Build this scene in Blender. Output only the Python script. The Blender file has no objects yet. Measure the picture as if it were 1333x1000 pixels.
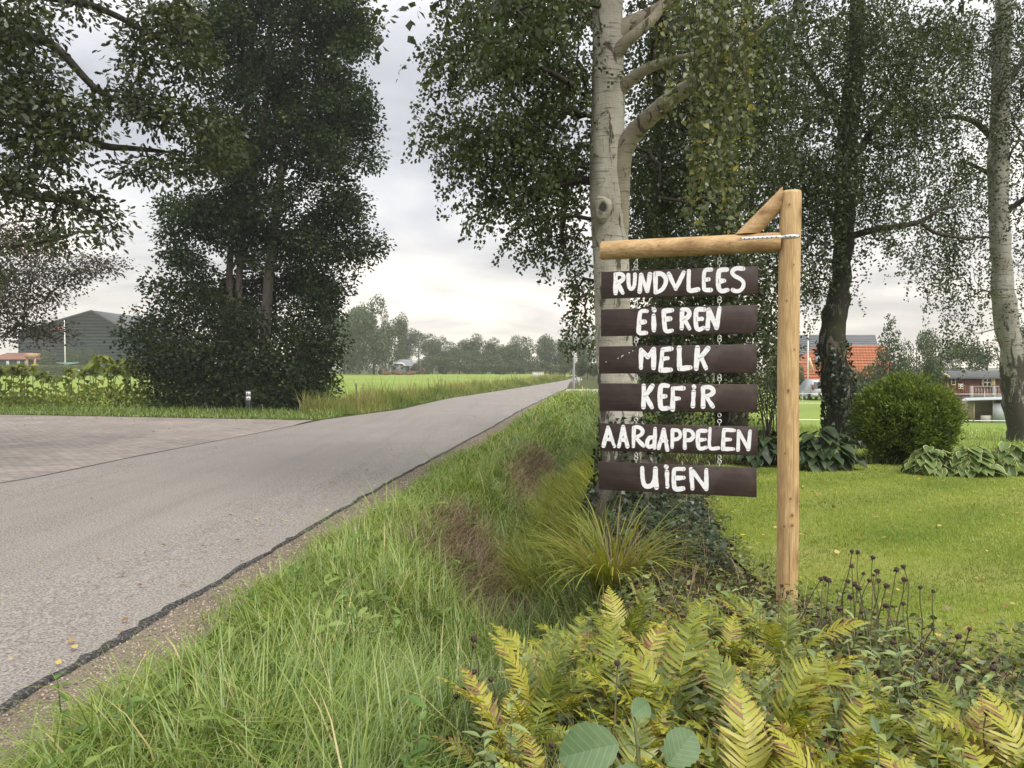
import bpy, math, random
import numpy as np
from mathutils import Vector, Matrix

# ---------------------------------------------------------------- camera, sky, sun
SC = bpy.context.scene
COL = SC.collection
PI = math.pi
FPX, CX, CY, HOR, CAMZ = 988.0, 666.5, 500.0, 478.0, 1.5
PITCH = math.atan((CY - HOR) / FPX)
cam_d = bpy.data.cameras.new('camera')
cam_d.sensor_width = 36.0
cam_d.lens = 36.0 * FPX / 1333.0
cam_d.clip_start = 0.05
cam_d.clip_end = 6000
cam = bpy.data.objects.new('camera', cam_d)
COL.objects.link(cam)
cam.location = (0, 0, CAMZ)
cam.rotation_euler = (PI / 2 - PITCH, 0, 0)
SC.camera = cam

SUN_EL, SUN_AZ = math.radians(48), math.radians(142)      # azimuth: degrees clockwise from the view direction
world = bpy.data.worlds.new('World')
SC.world = world
world.use_nodes = True
wt = world.node_tree
wt.nodes.clear()


def wn(t, **k):
    n = wt.nodes.new(t)
    for a, b in k.items():
        setattr(n, a, b)
    return n


def wl(a, b):
    wt.links.new(a, b)


sky = wn('ShaderNodeTexSky', sky_type='NISHITA', sun_disc=False, sun_elevation=SUN_EL, sun_rotation=SUN_AZ)
bg_sky = wn('ShaderNodeBackground')
bg_sky.inputs['Strength'].default_value = 0.10
wl(sky.outputs[0], bg_sky.inputs['Color'])
tc = wn('ShaderNodeTexCoord')
sep = wn('ShaderNodeSeparateXYZ')
wl(tc.outputs['Generated'], sep.inputs[0])
zc = wn('ShaderNodeMath', operation='MAXIMUM')
wl(sep.outputs[2], zc.inputs[0]); zc.inputs[1].default_value = 0.0
za = wn('ShaderNodeMath', operation='ADD')
wl(zc.outputs[0], za.inputs[0]); za.inputs[1].default_value = 0.16
dx = wn('ShaderNodeMath', operation='DIVIDE'); wl(sep.outputs[0], dx.inputs[0]); wl(za.outputs[0], dx.inputs[1])
dy = wn('ShaderNodeMath', operation='DIVIDE'); wl(sep.outputs[1], dy.inputs[0]); wl(za.outputs[0], dy.inputs[1])
cmb = wn('ShaderNodeCombineXYZ')
wl(dx.outputs[0], cmb.inputs[0]); wl(dy.outputs[0], cmb.inputs[1]); cmb.inputs[2].default_value = 3.1
nz = wn('ShaderNodeTexNoise')
nz.inputs['Scale'].default_value = 1.15; nz.inputs['Detail'].default_value = 8; nz.inputs['Roughness'].default_value = 0.50
nz.inputs['Distortion'].default_value = 0.35
wl(cmb.outputs[0], nz.inputs['Vector'])
rp = wn('ShaderNodeValToRGB')
e = rp.color_ramp.elements
e[0].position = 0.34; e[0].color = (0.325, 0.328, 0.350, 1)
e[1].position = 0.64; e[1].color = (0.74, 0.70, 0.645, 1)
x = rp.color_ramp.elements.new(0.45); x.color = (0.425, 0.425, 0.445, 1)
x = rp.color_ramp.elements.new(0.54); x.color = (0.53, 0.52, 0.515, 1)
wl(nz.outputs[0], rp.inputs[0])
# low sky: thinner cloud with warm light
warm = wn('ShaderNodeMapRange'); warm.clamp = True
wl(zc.outputs[0], warm.inputs[0])
warm.inputs[1].default_value = 0.0; warm.inputs[2].default_value = 0.20; warm.inputs[3].default_value = 1.0; warm.inputs[4].default_value = 0.0
wmix = wn('ShaderNodeMix', data_type='RGBA', blend_type='MULTIPLY')
wl(warm.outputs[0], wmix.inputs[0]); wl(rp.outputs[0], wmix.inputs[6]); wmix.inputs[7].default_value = (1.34, 1.20, 1.00, 1)
# standard overcast sky: brighter towards the zenith
zen = wn('ShaderNodeMapRange')
wl(zc.outputs[0], zen.inputs[0])
zen.inputs[1].default_value = 0.30; zen.inputs[2].default_value = 1.0; zen.inputs[3].default_value = 1.0; zen.inputs[4].default_value = 2.1
bg_cl = wn('ShaderNodeBackground')
wl(wmix.outputs[2], bg_cl.inputs['Color']); wl(zen.outputs[0], bg_cl.inputs['Strength'])
mixs = wn('ShaderNodeMixShader'); mixs.inputs[0].default_value = 0.93
wl(bg_sky.outputs[0], mixs.inputs[1]); wl(bg_cl.outputs[0], mixs.inputs[2])
wout = wn('ShaderNodeOutputWorld')
wl(mixs.outputs[0], wout.inputs['Surface'])

sun_d = bpy.data.lights.new('sun', 'SUN')
sun_d.energy = 1.5
sun_d.angle = math.radians(22)
sun_d.color = (1.0, 0.95, 0.86)
sun = bpy.data.objects.new('sun', sun_d)
COL.objects.link(sun)
sv = Vector((math.sin(SUN_AZ) * math.cos(SUN_EL), math.cos(SUN_AZ) * math.cos(SUN_EL), math.sin(SUN_EL)))
sun.rotation_euler = sv.to_track_quat('Z', 'Y').to_euler()
sun.location = (20, 10, 30)
SC.view_settings.view_transform = 'Standard'
SC.view_settings.look = 'None'
SC.view_settings.gamma = 1.0
SC.view_settings.use_curve_mapping = False
SC.view_settings.exposure = 0.95
SC.render.engine = 'CYCLES'
SC.cycles.max_bounces = 6
SC.cycles.diffuse_bounces = 3
SC.cycles.glossy_bounces = 2
SC.cycles.transmission_bounces = 4
SC.cycles.transparent_max_bounces = 6
SC.cycles.volume_bounces = 1
SC.cycles.caustics_reflective = False
SC.cycles.caustics_refractive = False

# ---------------------------------------------------------------- photo pixel -> direction -> point
_c, _s = math.cos(PITCH), math.sin(PITCH)


def ray(u, v):
    a, b = (u - CX) / FPX, (CY - v) / FPX
    return np.array([a, _c + b * _s, -_s + b * _c])


def at(u, v, Y):                      # the point at depth Y on the line of sight of a pixel
    d = ray(u, v)
    return np.array([0, 0, CAMZ]) + d * (Y / d[1])


def gnd(u, v, z=0.0):                 # where that line meets the level z
    d = ray(u, v)
    return np.array([0, 0, CAMZ]) + d * ((z - CAMZ) / d[2])


rng = np.random.default_rng(11)
R = rng.random


def U(a, b, n=None):
    return rng.uniform(a, b, n)


def unit(v):
    v = np.asarray(v, float)
    return v / np.maximum(np.linalg.norm(v, axis=-1, keepdims=True), 1e-9)


def sstep(x, a, b):
    t = np.clip((np.asarray(x, float) - a) / (b - a), 0, 1)
    return t * t * (3 - 2 * t)


# smooth value noise for scattering and relief
_NG = np.random.default_rng(5).random((64, 64))


def vnoise(x, y, s=1.0):
    x = np.asarray(x, float) * s; y = np.asarray(y, float) * s
    xi, yi = np.floor(x).astype(int), np.floor(y).astype(int)
    fx, fy = x - xi, y - yi
    fx = fx * fx * (3 - 2 * fx); fy = fy * fy * (3 - 2 * fy)
    g = lambda i, j: _NG[i % 64, j % 64]
    return (g(xi, yi) * (1 - fx) + g(xi + 1, yi) * fx) * (1 - fy) + (g(xi, yi + 1) * (1 - fx) + g(xi + 1, yi + 1) * fx) * fy


# ---------------------------------------------------------------- mesh collecting
class MB:
    """collects faces; build() links them as one mesh object"""
    def __init__(self):
        self.V = []; self.F = []; self.n = 0

    def add(self, V, F, rnd=None, tip=None):
        V = np.asarray(V, float).reshape(-1, 3)
        F = np.asarray(F, int)
        if F.ndim == 1:
            F = F.reshape(1, -1)
        m = len(F)
        r = np.full(m, R()) if rnd is None else np.broadcast_to(np.asarray(rnd, float), (m,))
        t = np.zeros(m) if tip is None else np.broadcast_to(np.asarray(tip, float), (m,))
        self.V.append(V); self.F.append((F + self.n, r, t)); self.n += len(V)
        return self

    def box(self, c, s, rz=0.0, taper=1.0, rnd=None, M=None):
        c = np.asarray(c, float); hx, hy, hz = [q / 2 for q in s]
        P = np.array([[sx * hx * (taper if sz > 0 else 1), sy * hy * (taper if sz > 0 else 1), sz * hz]
                      for sz in (-1, 1) for sy in (-1, 1) for sx in (-1, 1)])
        if rz:
            ca, sa = math.cos(rz), math.sin(rz)
            P = P @ np.array([[ca, sa, 0], [-sa, ca, 0], [0, 0, 1]])
        if M is not None:
            P = P @ np.asarray(M).T
        return self.add(P + c, [[0, 2, 3, 1], [4, 5, 7, 6], [0, 1, 5, 4], [2, 6, 7, 3], [0, 4, 6, 2], [1, 3, 7, 5]], rnd)

    def tube(self, P, r, n=6, cap=True, rnd=None, tip=None):
        P = np.asarray(P, float); m = len(P)
        r = np.broadcast_to(np.asarray(r, float), (m,))
        T = np.empty_like(P)
        T[1:-1] = P[2:] - P[:-2]; T[0] = P[1] - P[0]; T[-1] = P[-1] - P[-2]
        T = unit(T)
        ref = np.array([0.12, 1.0, 0.07]) if abs(T[:, 1]).mean() < 0.8 else np.array([1.0, 0.1, 0.05])
        A = unit(np.cross(T, ref)); B = np.cross(T, A)
        th = np.arange(n) * 2 * PI / n
        V = P[:, None] + r[:, None, None] * (np.cos(th)[None, :, None] * A[:, None] + np.sin(th)[None, :, None] * B[:, None])
        V = V.reshape(-1, 3)
        i = np.arange(m - 1)[:, None] * n; j = np.arange(n)[None]
        k = (j + 1) % n
        F = np.stack([i + j, i + k, i + n + k, i + n + j], -1).reshape(-1, 4)
        self.add(V, F, rnd, tip)
        if cap and n > 2:
            b = self.n - len(V)
            for o in (0, (m - 1) * n):
                q = list(range(o, o + n))
                self.F.append((np.array([q if o else q[::-1]]) + b, np.array([0.5 if rnd is None else float(np.mean(rnd))]), np.array([1.0])))
        return self

    def mesh(self, name, off=None):
        me = bpy.data.meshes.new(name)
        if not self.V:
            return me
        V = np.concatenate(self.V)
        if off is not None:
            V = V - np.asarray(off)
        me.vertices.add(len(V)); me.vertices.foreach_set('co', V.astype(np.float32).ravel())
        idx = np.concatenate([f[0].ravel() for f in self.F]).astype(np.int32)
        cnt = np.concatenate([np.full(len(f[0]), f[0].shape[1]) for f in self.F])
        st = np.concatenate([[0], np.cumsum(cnt)[:-1]]).astype(np.int32)
        me.loops.add(len(idx)); me.loops.foreach_set('vertex_index', idx)
        me.polygons.add(len(cnt)); me.polygons.foreach_set('loop_start', st)
        for nm, q in (('rnd', 1), ('tip', 2)):
            a = me.attributes.new(nm, 'FLOAT', 'FACE')
            a.data.foreach_set('value', np.concatenate([f[q] for f in self.F]).astype(np.float32))
        me.update(calc_edges=True)
        return me

    def build(self, name, mat, parent=None, smooth=False):
        off = None
        if parent is not None:
            off = BASE[parent.name]
        me = self.mesh(name, off)
        return link(name, me, mat, parent, smooth)


BASE = {}


def link(name, me, mat, parent=None, smooth=False):
    if mat is not None and not me.materials:
        me.materials.append(mat)
    if smooth:
        me.polygons.foreach_set('use_smooth', np.ones(len(me.polygons), bool))
    o = bpy.data.objects.new(name, me)
    COL.objects.link(o)
    if parent is not None:
        o.parent = parent
        BASE[o.name] = BASE[parent.name]
    else:
        BASE[o.name] = np.zeros(3)
    return o


def tag(o, label=None, cat=None, group=None, kind=None):
    for k, v in (('label', label), ('category', cat), ('group', group), ('kind', kind)):
        if v:
            o[k] = v
    return o


def thing(name, label, cat, loc=(0, 0, 0), group=None, rz=0.0):
    o = bpy.data.objects.new(name, None)
    o.empty_display_size = 0.1
    COL.objects.link(o)
    o.location = [float(q) for q in loc]
    o.rotation_euler = (0, 0, rz)
    BASE[o.name] = np.asarray(loc, float)
    return tag(o, label, cat, group)


def copy_tree(o, parent=None):
    c = o.copy(); COL.objects.link(c); c.parent = parent
    for ch in o.children:
        copy_tree(ch, c)
    return c


def grid_mesh(name, xs, ys, hf, mask=None, mat=None, parent=None):
    X, Y = np.meshgrid(xs, ys)
    Z = hf(X, Y)
    nx, ny = len(xs), len(ys)
    i = np.arange(ny - 1)[:, None] * nx + np.arange(nx - 1)[None]
    F = np.stack([i, i + 1, i + nx + 1, i + nx], -1).reshape(-1, 4)
    if mask is not None:
        cx = (xs[:-1] + xs[1:]) / 2; cy = (ys[:-1] + ys[1:]) / 2
        CXX, CYY = np.meshgrid(cx, cy)
        F = F[mask(CXX, CYY).ravel()]
    b = MB().add(np.stack([X, Y, Z], -1).reshape(-1, 3), F, rnd=0.5)
    o = b.build(name, mat, parent, smooth=True)
    return tag(o, kind='structure') if parent is None else o


# ---------------------------------------------------------------- materials
class NT:
    def __init__(self, name):
        self.m = bpy.data.materials.new(name); self.m.use_nodes = True
        self.t = self.m.node_tree; self.t.nodes.clear()
        self.out = self.n('ShaderNodeOutputMaterial')

    def n(self, t, **k):
        q = self.t.nodes.new(t)
        for a, b in k.items():
            if a.startswith('i_'):
                q.inputs[a[2:].replace('_', ' ')].default_value = b
            else:
                setattr(q, a, b)
        return q

    def l(self, a, b):
        self.t.links.new(a, b)

    def coord(self, scale=(1, 1, 1), kind='Object'):
        c = self.n('ShaderNodeTexCoord'); mp = self.n('ShaderNodeMapping')
        mp.inputs['Scale'].default_value = scale
        self.l(c.outputs[kind], mp.inputs[0])
        return mp.outputs[0]

    def noise(self, vec, scale, detail=4, rough=0.55, dist=0.0):
        q = self.n('ShaderNodeTexNoise')
        q.inputs['Scale'].default_value = scale; q.inputs['Detail'].default_value = detail
        q.inputs['Roughness'].default_value = rough; q.inputs['Distortion'].default_value = dist
        self.l(vec, q.inputs['Vector'])
        return q.outputs[0]

    def attr(self, name):
        return self.n('ShaderNodeAttribute', attribute_name=name).outputs['Fac']

    def ramp(self, fac, stops, interp='LINEAR'):
        q = self.n('ShaderNodeValToRGB')
        q.color_ramp.interpolation = interp
        el = q.color_ramp.elements
        while len(el) < len(stops):
            el.new(0.5)
        for x, (p, c) in zip(el, stops):
            x.position = p
            x.color = (c, c, c, 1) if isinstance(c, (int, float)) else (*c, 1)
        self.l(fac, q.inputs[0])
        return q.outputs[0]

    def mix(self, fac, a, b, mode='MIX'):
        q = self.n('ShaderNodeMix', data_type='RGBA', blend_type=mode)
        for v, s in ((fac, 0), (a, 6), (b, 7)):
            if isinstance(v, (int, float)):
                q.inputs[s].default_value = v if s == 0 else (v, v, v, 1)
            elif isinstance(v, tuple):
                q.inputs[s].default_value = (*v, 1)
            else:
                self.l(v, q.inputs[s])
        return q.outputs[2]

    def math(self, op, a, b=0.0):
        q = self.n('ShaderNodeMath', operation=op)
        for v, s in ((a, 0), (b, 1)):
            if isinstance(v, (int, float)):
                q.inputs[s].default_value = v
            else:
                self.l(v, q.inputs[s])
        return q.outputs[0]

    def bump(self, h, strength=0.3, dist=0.01):
        q = self.n('ShaderNodeBump')
        q.inputs['Strength'].default_value = strength; q.inputs['Distance'].default_value = dist
        self.l(h, q.inputs['Height'])
        return q.outputs[0]

    def pbr(self, col, rough=0.7, normal=None, metal=0.0, spec=0.4):
        q = self.n('ShaderNodeBsdfPrincipled')
        if isinstance(col, tuple):
            q.inputs['Base Color'].default_value = (*col, 1)
        else:
            self.l(col, q.inputs['Base Color'])
        if isinstance(rough, (int, float)):
            q.inputs['Roughness'].default_value = rough
        else:
            self.l(rough, q.inputs['Roughness'])
        q.inputs['Metallic'].default_value = metal
        q.inputs['Specular IOR Level'].default_value = spec
        if normal is not None:
            self.l(normal, q.inputs['Normal'])
        self.l(q.outputs[0], self.out.inputs['Surface'])
        return self.m

    def leaf(self, col, trans=0.35, gloss=0.05, rough=0.45):
        d = self.n('ShaderNodeBsdfDiffuse'); t = self.n('ShaderNodeBsdfTranslucent')
        self.l(col, d.inputs[0])
        tcol = self.mix(1.0, col, (1.25, 1.2, 0.55), 'MULTIPLY')
        self.l(tcol, t.inputs[0])
        m1 = self.n('ShaderNodeMixShader'); m1.inputs[0].default_value = trans
        self.l(d.outputs[0], m1.inputs[1]); self.l(t.outputs[0], m1.inputs[2])
        g = self.n('ShaderNodeBsdfGlossy'); g.inputs['Roughness'].default_value = rough
        m2 = self.n('ShaderNodeMixShader'); m2.inputs[0].default_value = gloss
        self.l(m1.outputs[0], m2.inputs[1]); self.l(g.outputs[0], m2.inputs[2])
        self.l(m2.outputs[0], self.out.inputs['Surface'])
        return self.m


def leafmat(name, stops, trans=0.35, gloss=0.05, tipcol=None, tipat=(0.6, 1.0)):
    t = NT(name)
    c = t.ramp(t.attr('rnd'), stops)
    if tipcol:
        f = t.ramp(t.attr('tip'), [(tipat[0], 0.0), (tipat[1], 1.0)])
        c = t.mix(f, c, tipcol)
    return t.leaf(c, trans, gloss)


def plain(name, col, rough=0.6, var=0.15, scale=6.0, metal=0.0, bump=0.0, spec=0.4, stretch=(1, 1, 1)):
    t = NT(name)
    v = t.coord(stretch)
    n = t.noise(v, scale, 5)
    lo = tuple(max(0, q * (1 - var)) for q in col); hi = tuple(min(1, q * (1 + var)) for q in col)
    c = t.ramp(n, [(0.3, lo), (0.7, hi)])
    nm = t.bump(n, bump, 0.02) if bump else None
    return t.pbr(c, rough, nm, metal, spec)

# ---------------------------------------------------------------- lie of the land
_re = np.array([gnd(u, v)[:2] for u, v in [(0, 922), (102, 860), (219, 791), (304, 745), (435, 668), (524, 618), (631, 561), (682, 532), (722, 512.5), (738, 506), (742, 498), (747, 494), (756, 491.5)]])
_le = np.array([gnd(u, v)[:2] for u, v in [(0, 629), (48, 621), (178, 594), (340, 563), (420, 546.5), (522, 533), (583, 519), (675, 505), (734, 495.5), (748, 491.8)]])


def _edge(p, y):
    y = np.asarray(y, float)
    k0 = (p[2, 0] - p[0, 0]) / (p[2, 1] - p[0, 1]); k1 = (p[-1, 0] - p[-3, 0]) / (p[-1, 1] - p[-3, 1])
    q = np.interp(y, p[:, 1], p[:, 0])
    q = np.where(y < p[0, 1], p[0, 0] + k0 * (y - p[0, 1]), q)
    return np.where(y > p[-1, 1], p[-1, 0] + k1 * (y - p[-1, 1]), q)


xr = lambda y: _edge(_re, y)
xl = lambda y: _edge(_le, y)


def H(x, y):
    x = np.asarray(x, float); y = np.asarray(y, float)
    s = x - xr(y)
    df = sstep(y, 3.0, 5.0) * (1 - sstep(y, 28, 42))
    z = 0.05 * (vnoise(x, y, 1.3) - 0.5) * sstep(s, 0.5, 1.0) * (1 - sstep(s, 5, 8))
    z = z - 0.02 * (1 - sstep(s, 0.2, 0.6))
    z = z + 0.05 * (sstep(s, 0.4, 0.9) - sstep(s, 1.2, 1.6))
    z = z - 0.62 * df * (sstep(s, 1.15, 1.95) - sstep(s, 2.2, 3.0))
    z = z - 1.25 * sstep(y, 15, 32) * sstep(s, 6, 11)
    onroad = (s < 0.02) & (x > xl(y) - 0.02)
    return np.where(onroad, -0.06, z)


# far edge of the paved side road
_de = np.array([gnd(u, v)[:2] for u, v in [(-700, 531), (-250, 536), (0, 539.5), (100, 541.3), (250, 544), (400, 546.6), (425, 546.4)]])
yd = lambda x: np.interp(x, _de[:, 0], _de[:, 1])

# ---------------------------------------------------------------- ground materials
t = NT('ground_soil_grass')
v = t.coord(kind='Object')
c = t.ramp(t.noise(v, 1.1, 6), [(0.35, (0.045, 0.060, 0.020)), (0.55, (0.075, 0.085, 0.030)), (0.7, (0.070, 0.055, 0.034))])
M_ground = t.pbr(c, 0.95, t.bump(t.noise(v, 14, 5), 0.6, 0.05), spec=0.1)

t = NT('pasture_green')
v = t.coord()
c1 = t.ramp(t.noise(v, 0.05, 4), [(0.35, (0.19, 0.26, 0.055)), (0.65, (0.25, 0.315, 0.080))])
c = t.mix(t.ramp(t.noise(v, 5.0, 5, 0.7), [(0.3, 0.0), (0.75, 0.5)]), c1, (0.12, 0.19, 0.025))
M_pasture = t.pbr(c, 0.95, t.bump(t.noise(v, 6, 5), 0.8, 0.1), spec=0.1)

t = NT('lawn_turf')
v = t.coord()
c1 = t.ramp(t.noise(v, 0.55, 5, 0.6, 0.6), [(0.32, (0.13, 0.19, 0.032)), (0.5, (0.21, 0.265, 0.048)), (0.66, (0.33, 0.34, 0.10))])
c = t.mix(t.ramp(t.noise(v, 45, 4, 0.7), [(0.35, 0.0), (0.75, 0.45)]), c1, (0.06, 0.09, 0.012))
M_lawn = t.pbr(c, 0.95, t.bump(t.noise(v, 60, 4), 0.7, 0.03), spec=0.1)

t = NT('asphalt_worn')
v = t.coord()
grit = t.noise(v, 62, 5, 0.78)
c1 = t.ramp(t.noise(v, 0.5, 6, 0.6), [(0.3, (0.135, 0.122, 0.112)), (0.7, (0.19, 0.173, 0.159))])
vs = t.n('ShaderNodeMapping'); vs.inputs['Scale'].default_value = (2.6, 0.13, 1); vs.inputs['Rotation'].default_value = (0, 0, math.radians(7.0))
t.l(v, vs.inputs[0])
c2 = t.mix(t.ramp(t.noise(vs.outputs[0], 1.0, 5, 0.6), [(0.48, 0.0), (0.66, 0.50)]), c1, (0.095, 0.087, 0.082))
c3 = t.mix(t.ramp(grit, [(0.44, 0.0), (0.62, 0.75)]), c2, (0.42, 0.39, 0.355))
c4 = t.mix(t.ramp(grit, [(0.34, 0.75), (0.47, 0.0)]), c3, (0.05, 0.047, 0.044))
# hairline cracks
vo = t.n('ShaderNodeTexVoronoi', feature='DISTANCE_TO_EDGE'); vo.inputs['Scale'].default_value = 0.33
wv = t.mix(0.22, v, t.n('ShaderNodeTexNoise', i_Scale=2.0, i_Detail=6.0).outputs['Color'])
t.l(wv, vo.inputs['Vector'])
crk = t.math('MULTIPLY', t.ramp(vo.outputs[0], [(0.002, 1.0), (0.008, 0.0)]), t.ramp(t.noise(v, 0.35, 3), [(0.55, 0.0), (0.65, 0.35)]))
c5 = t.mix(crk, c4, (0.05, 0.046, 0.043))
M_road = t.pbr(c5, 0.85, t.bump(grit, 0.35, 0.006), spec=0.3)

M_tar = None
t = NT('tar_edge_black')
v = t.coord()
n = t.noise(v, 55, 5, 0.7)
M_tar = t.pbr(t.ramp(n, [(0.35, (0.014, 0.014, 0.015)), (0.52, (0.045, 0.043, 0.042)), (0.64, (0.20, 0.185, 0.17))]), 0.8, t.bump(n, 0.8, 0.02))

t = NT('clinker_paving')
v = t.coord()
rot = t.n('ShaderNodeMapping'); rot.inputs['Rotation'].default_value = (0, 0, math.radians(6)); t.l(v, rot.inputs[0])
bk = t.n('ShaderNodeTexBrick'); t.l(rot.outputs[0], bk.inputs['Vector'])
bk.inputs['Scale'].default_value = 1.0; bk.inputs['Brick Width'].default_value = 0.22; bk.inputs['Row Height'].default_value = 0.11
bk.inputs['Mortar Size'].default_value = 0.007; bk.inputs['Mortar Smooth'].default_value = 0.4
bk.inputs['Color1'].default_value = (0.33, 0.295, 0.27, 1); bk.inputs['Color2'].default_value = (0.23, 0.205, 0.19, 1); bk.inputs['Mortar'].default_value = (0.075, 0.068, 0.06, 1)
dirt = t.ramp(t.noise(v, 0.7, 6, 0.62), [(0.35, (0.8, 0.8, 0.8)), (0.7, (1.15, 1.12, 1.08))])
M_pave = t.pbr(t.mix(1.0, bk.outputs['Color'], dirt, 'MULTIPLY'), 0.85, t.bump(bk.outputs['Fac'], -0.5, 0.01), spec=0.3)

t = NT('gravel_shoulder')
v = t.coord()
vo = t.n('ShaderNodeTexVoronoi'); vo.inputs['Scale'].default_value = 55; t.l(v, vo.inputs['Vector'])
c1 = t.ramp(t.noise(v, 2.5, 5), [(0.35, (0.23, 0.185, 0.145)), (0.65, (0.33, 0.275, 0.22))])
c = t.mix(0.55, c1, t.ramp(t.n('ShaderNodeSeparateColor').outputs[0] if False else vo.outputs['Distance'], [(0.0, (0.30, 0.25, 0.20)), (0.6, (0.09, 0.075, 0.06))]))
c = t.mix(t.ramp(t.noise(v, 60, 3, 0.7), [(0.55, 0.0), (0.7, 0.6)]), c, (0.40, 0.30, 0.18))
M_gravel = t.pbr(c, 0.95, t.bump(vo.outputs['Distance'], 0.8, 0.02), spec=0.15)

t = NT('bed_soil_litter')
v = t.coord()
c = t.ramp(t.noise(v, 9, 6, 0.7), [(0.3, (0.025, 0.020, 0.013)), (0.55, (0.055, 0.045, 0.025)), (0.72, (0.12, 0.095, 0.055))])
M_soil = t.pbr(c, 0.95, t.bump(t.noise(v, 30, 5), 0.9, 0.05), spec=0.1)
M_path = plain('pale_side_path', (0.42, 0.38, 0.33), 0.9, 0.2, 3.0)

# ---------------------------------------------------------------- ground, road, side road, fields
xs = np.unique(np.concatenate([np.linspace(-1800, -60, 30), np.linspace(-60, -8, 40), np.arange(-8, 15, 0.16), np.linspace(15, 80, 60), np.linspace(80, 1800, 30)]))
ys = np.unique(np.concatenate([np.linspace(-40, -2, 12), np.arange(-2, 18, 0.16), np.arange(18, 60, 0.8), np.linspace(60, 220, 50), np.linspace(220, 2500, 25)]))
grid_mesh('ground', xs, ys, lambda x, y: H(x, y) - 0.03, None, M_ground)

ry = np.concatenate([np.arange(-6, 12, 0.09), np.arange(12, 40, 0.4), np.linspace(40, 105, 60)])
jag = 0.035 * (vnoise(ry, ry * 0, 2.3) - 0.5) + 0.03 * (vnoise(ry, ry * 0 + 7, 7.0) - 0.5)
XR, XL = xr(ry) + jag, xl(ry)
fr = np.linspace(0, 1, 9)
V = np.array([[XL[i] + (XR[i] - XL[i]) * f, ry[i], 0.03 * (1 - (2 * f - 1) ** 2) * 0.6] for i in range(len(ry)) for f in fr])
i = np.arange(len(ry) - 1)[:, None] * 9 + np.arange(8)[None]
road = tag(MB().add(V, np.stack([i, i + 1, i + 10, i + 9], -1).reshape(-1, 4), 0.5).build('road', M_road, None, True), kind='structure')
# worn black edge of the surfacing: slopes from the asphalt down to the shoulder
b = MB()
wi = 0.006 + 0.045 * vnoise(ry, ry * 0 + 3, 1.1) * (1 - 0.75 * sstep(ry, 3.5, 7)) + 0.035 * R(len(ry)) * (vnoise(ry, ry * 0 + 31, 3.1) > .3)
E0 = np.stack([XR - 0.006 - 0.06 * R(len(ry)) ** 2 * vnoise(ry, ry * 0 + 21, 1.7), ry, np.full(len(ry), 0.0055)], 1)
E1 = np.stack([XR + 0.004, ry, np.full(len(ry), 0.0035)], 1)
Em = np.stack([XR + 0.5 * wi, ry, -0.014 + 0.014 * R(len(ry))], 1)
E2 = np.stack([XR + wi, ry, np.full(len(ry), -0.06)], 1)
VV = np.stack([E0, E1, Em, E2], 1).reshape(-1, 3)
i = np.arange(len(ry) - 1)[:, None] * 4 + np.arange(3)[None]
b.add(VV, np.stack([i, i + 1, i + 5, i + 4], -1).reshape(-1, 4), 0.5).build('tar_edge', M_tar, road)

# dark joint between asphalt and side-road paving
jy = np.arange(9.0, 23.5, .25); jx = xl(jy); jw = .018 + .022 * vnoise(jy, jy * 0 + 5, 1.3)
VV = np.stack([np.stack([jx - jw, jy, np.full(len(jy), .001)], 1), np.stack([jx + jw, jy, np.full(len(jy), .0055)], 1)], 1).reshape(-1, 3)
i = np.arange(len(jy) - 1) * 2
MB().add(VV, np.stack([i, i + 1, i + 3, i + 2], -1), .5).build('joint', M_tar, road)

gy = np.concatenate([np.arange(-6, 14, 0.15), np.linspace(14, 46, 60)])
gw = (0.34 + 0.22 * vnoise(gy, gy * 0 + 11, 0.8)) * (1 - 0.35 * sstep(gy, 12, 30))
V = np.array([[xr(y) - 0.1 + (w + 0.1) * f, y, H(xr(y) + max(w * f, 0.03), y) + 0.004 - 0.02 * (f < .1)] for y, w in zip(gy, gw) for f in np.linspace(0, 1, 6)])
i = np.arange(len(gy) - 1)[:, None] * 6 + np.arange(5)[None]
tag(MB().add(V, np.stack([i, i + 1, i + 7, i + 6], -1).reshape(-1, 4), 0.5).build('gravel_shoulder', M_gravel, None, True), kind='structure')

# paved side road: from under the road's left edge to the grass strip
V, F = [], []
px = np.concatenate([np.linspace(-70, -16, 20), np.linspace(-15.5, -5.72, 40)])
for q, xx in enumerate(px):
    yn = np.interp(xx, xl(np.arange(0, 26, .2)), np.arange(0, 26, .2)) if xx > xl(0) else -8.0
    if xx <= xl(0):
        yn = 0.0 + (xx - xl(0)) * 0.6
    for f in np.linspace(0, 1, 8):
        V.append([xx + 0.06, yn - 0.03 + (max(yd(xx), yn) - yn) * f, -0.008])
i = np.arange(len(px) - 1)[:, None] * 8 + np.arange(7)[None]
tag(MB().add(V, np.stack([i, i + 8, i + 9, i + 1], -1).reshape(-1, 4), 0.5).build('side_road', M_pave, None), kind='structure')

fxs = np.concatenate([np.linspace(-160, -20, 50), np.linspace(-19, 12, 90)])
fys = np.concatenate([np.arange(24, 60, 0.8), np.linspace(60, 170, 60)])
grid_mesh('pasture', fxs, fys, lambda x, y: 0.012 + 0.05 * (vnoise(x, y, 0.25) - 0.5) * sstep(y, 40, 60), lambda x, y: (x < xl(y) - 1.6) & (y > np.where(x < -5, yd(x) + 1.5, 0)), M_pasture)

# garden lawn, planting bed, paddock
_bed = np.array([gnd(u, v)[:2] for u, v in [(930, 618), (960, 650), (1000, 735), (1055, 800), (1170, 845), (1333, 880)]])
bed_y = lambda x: np.interp(x, _bed[:, 0], _bed[:, 1])
_order = np.argsort(_bed[:, 0]); _bed = _bed[_order]


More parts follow.
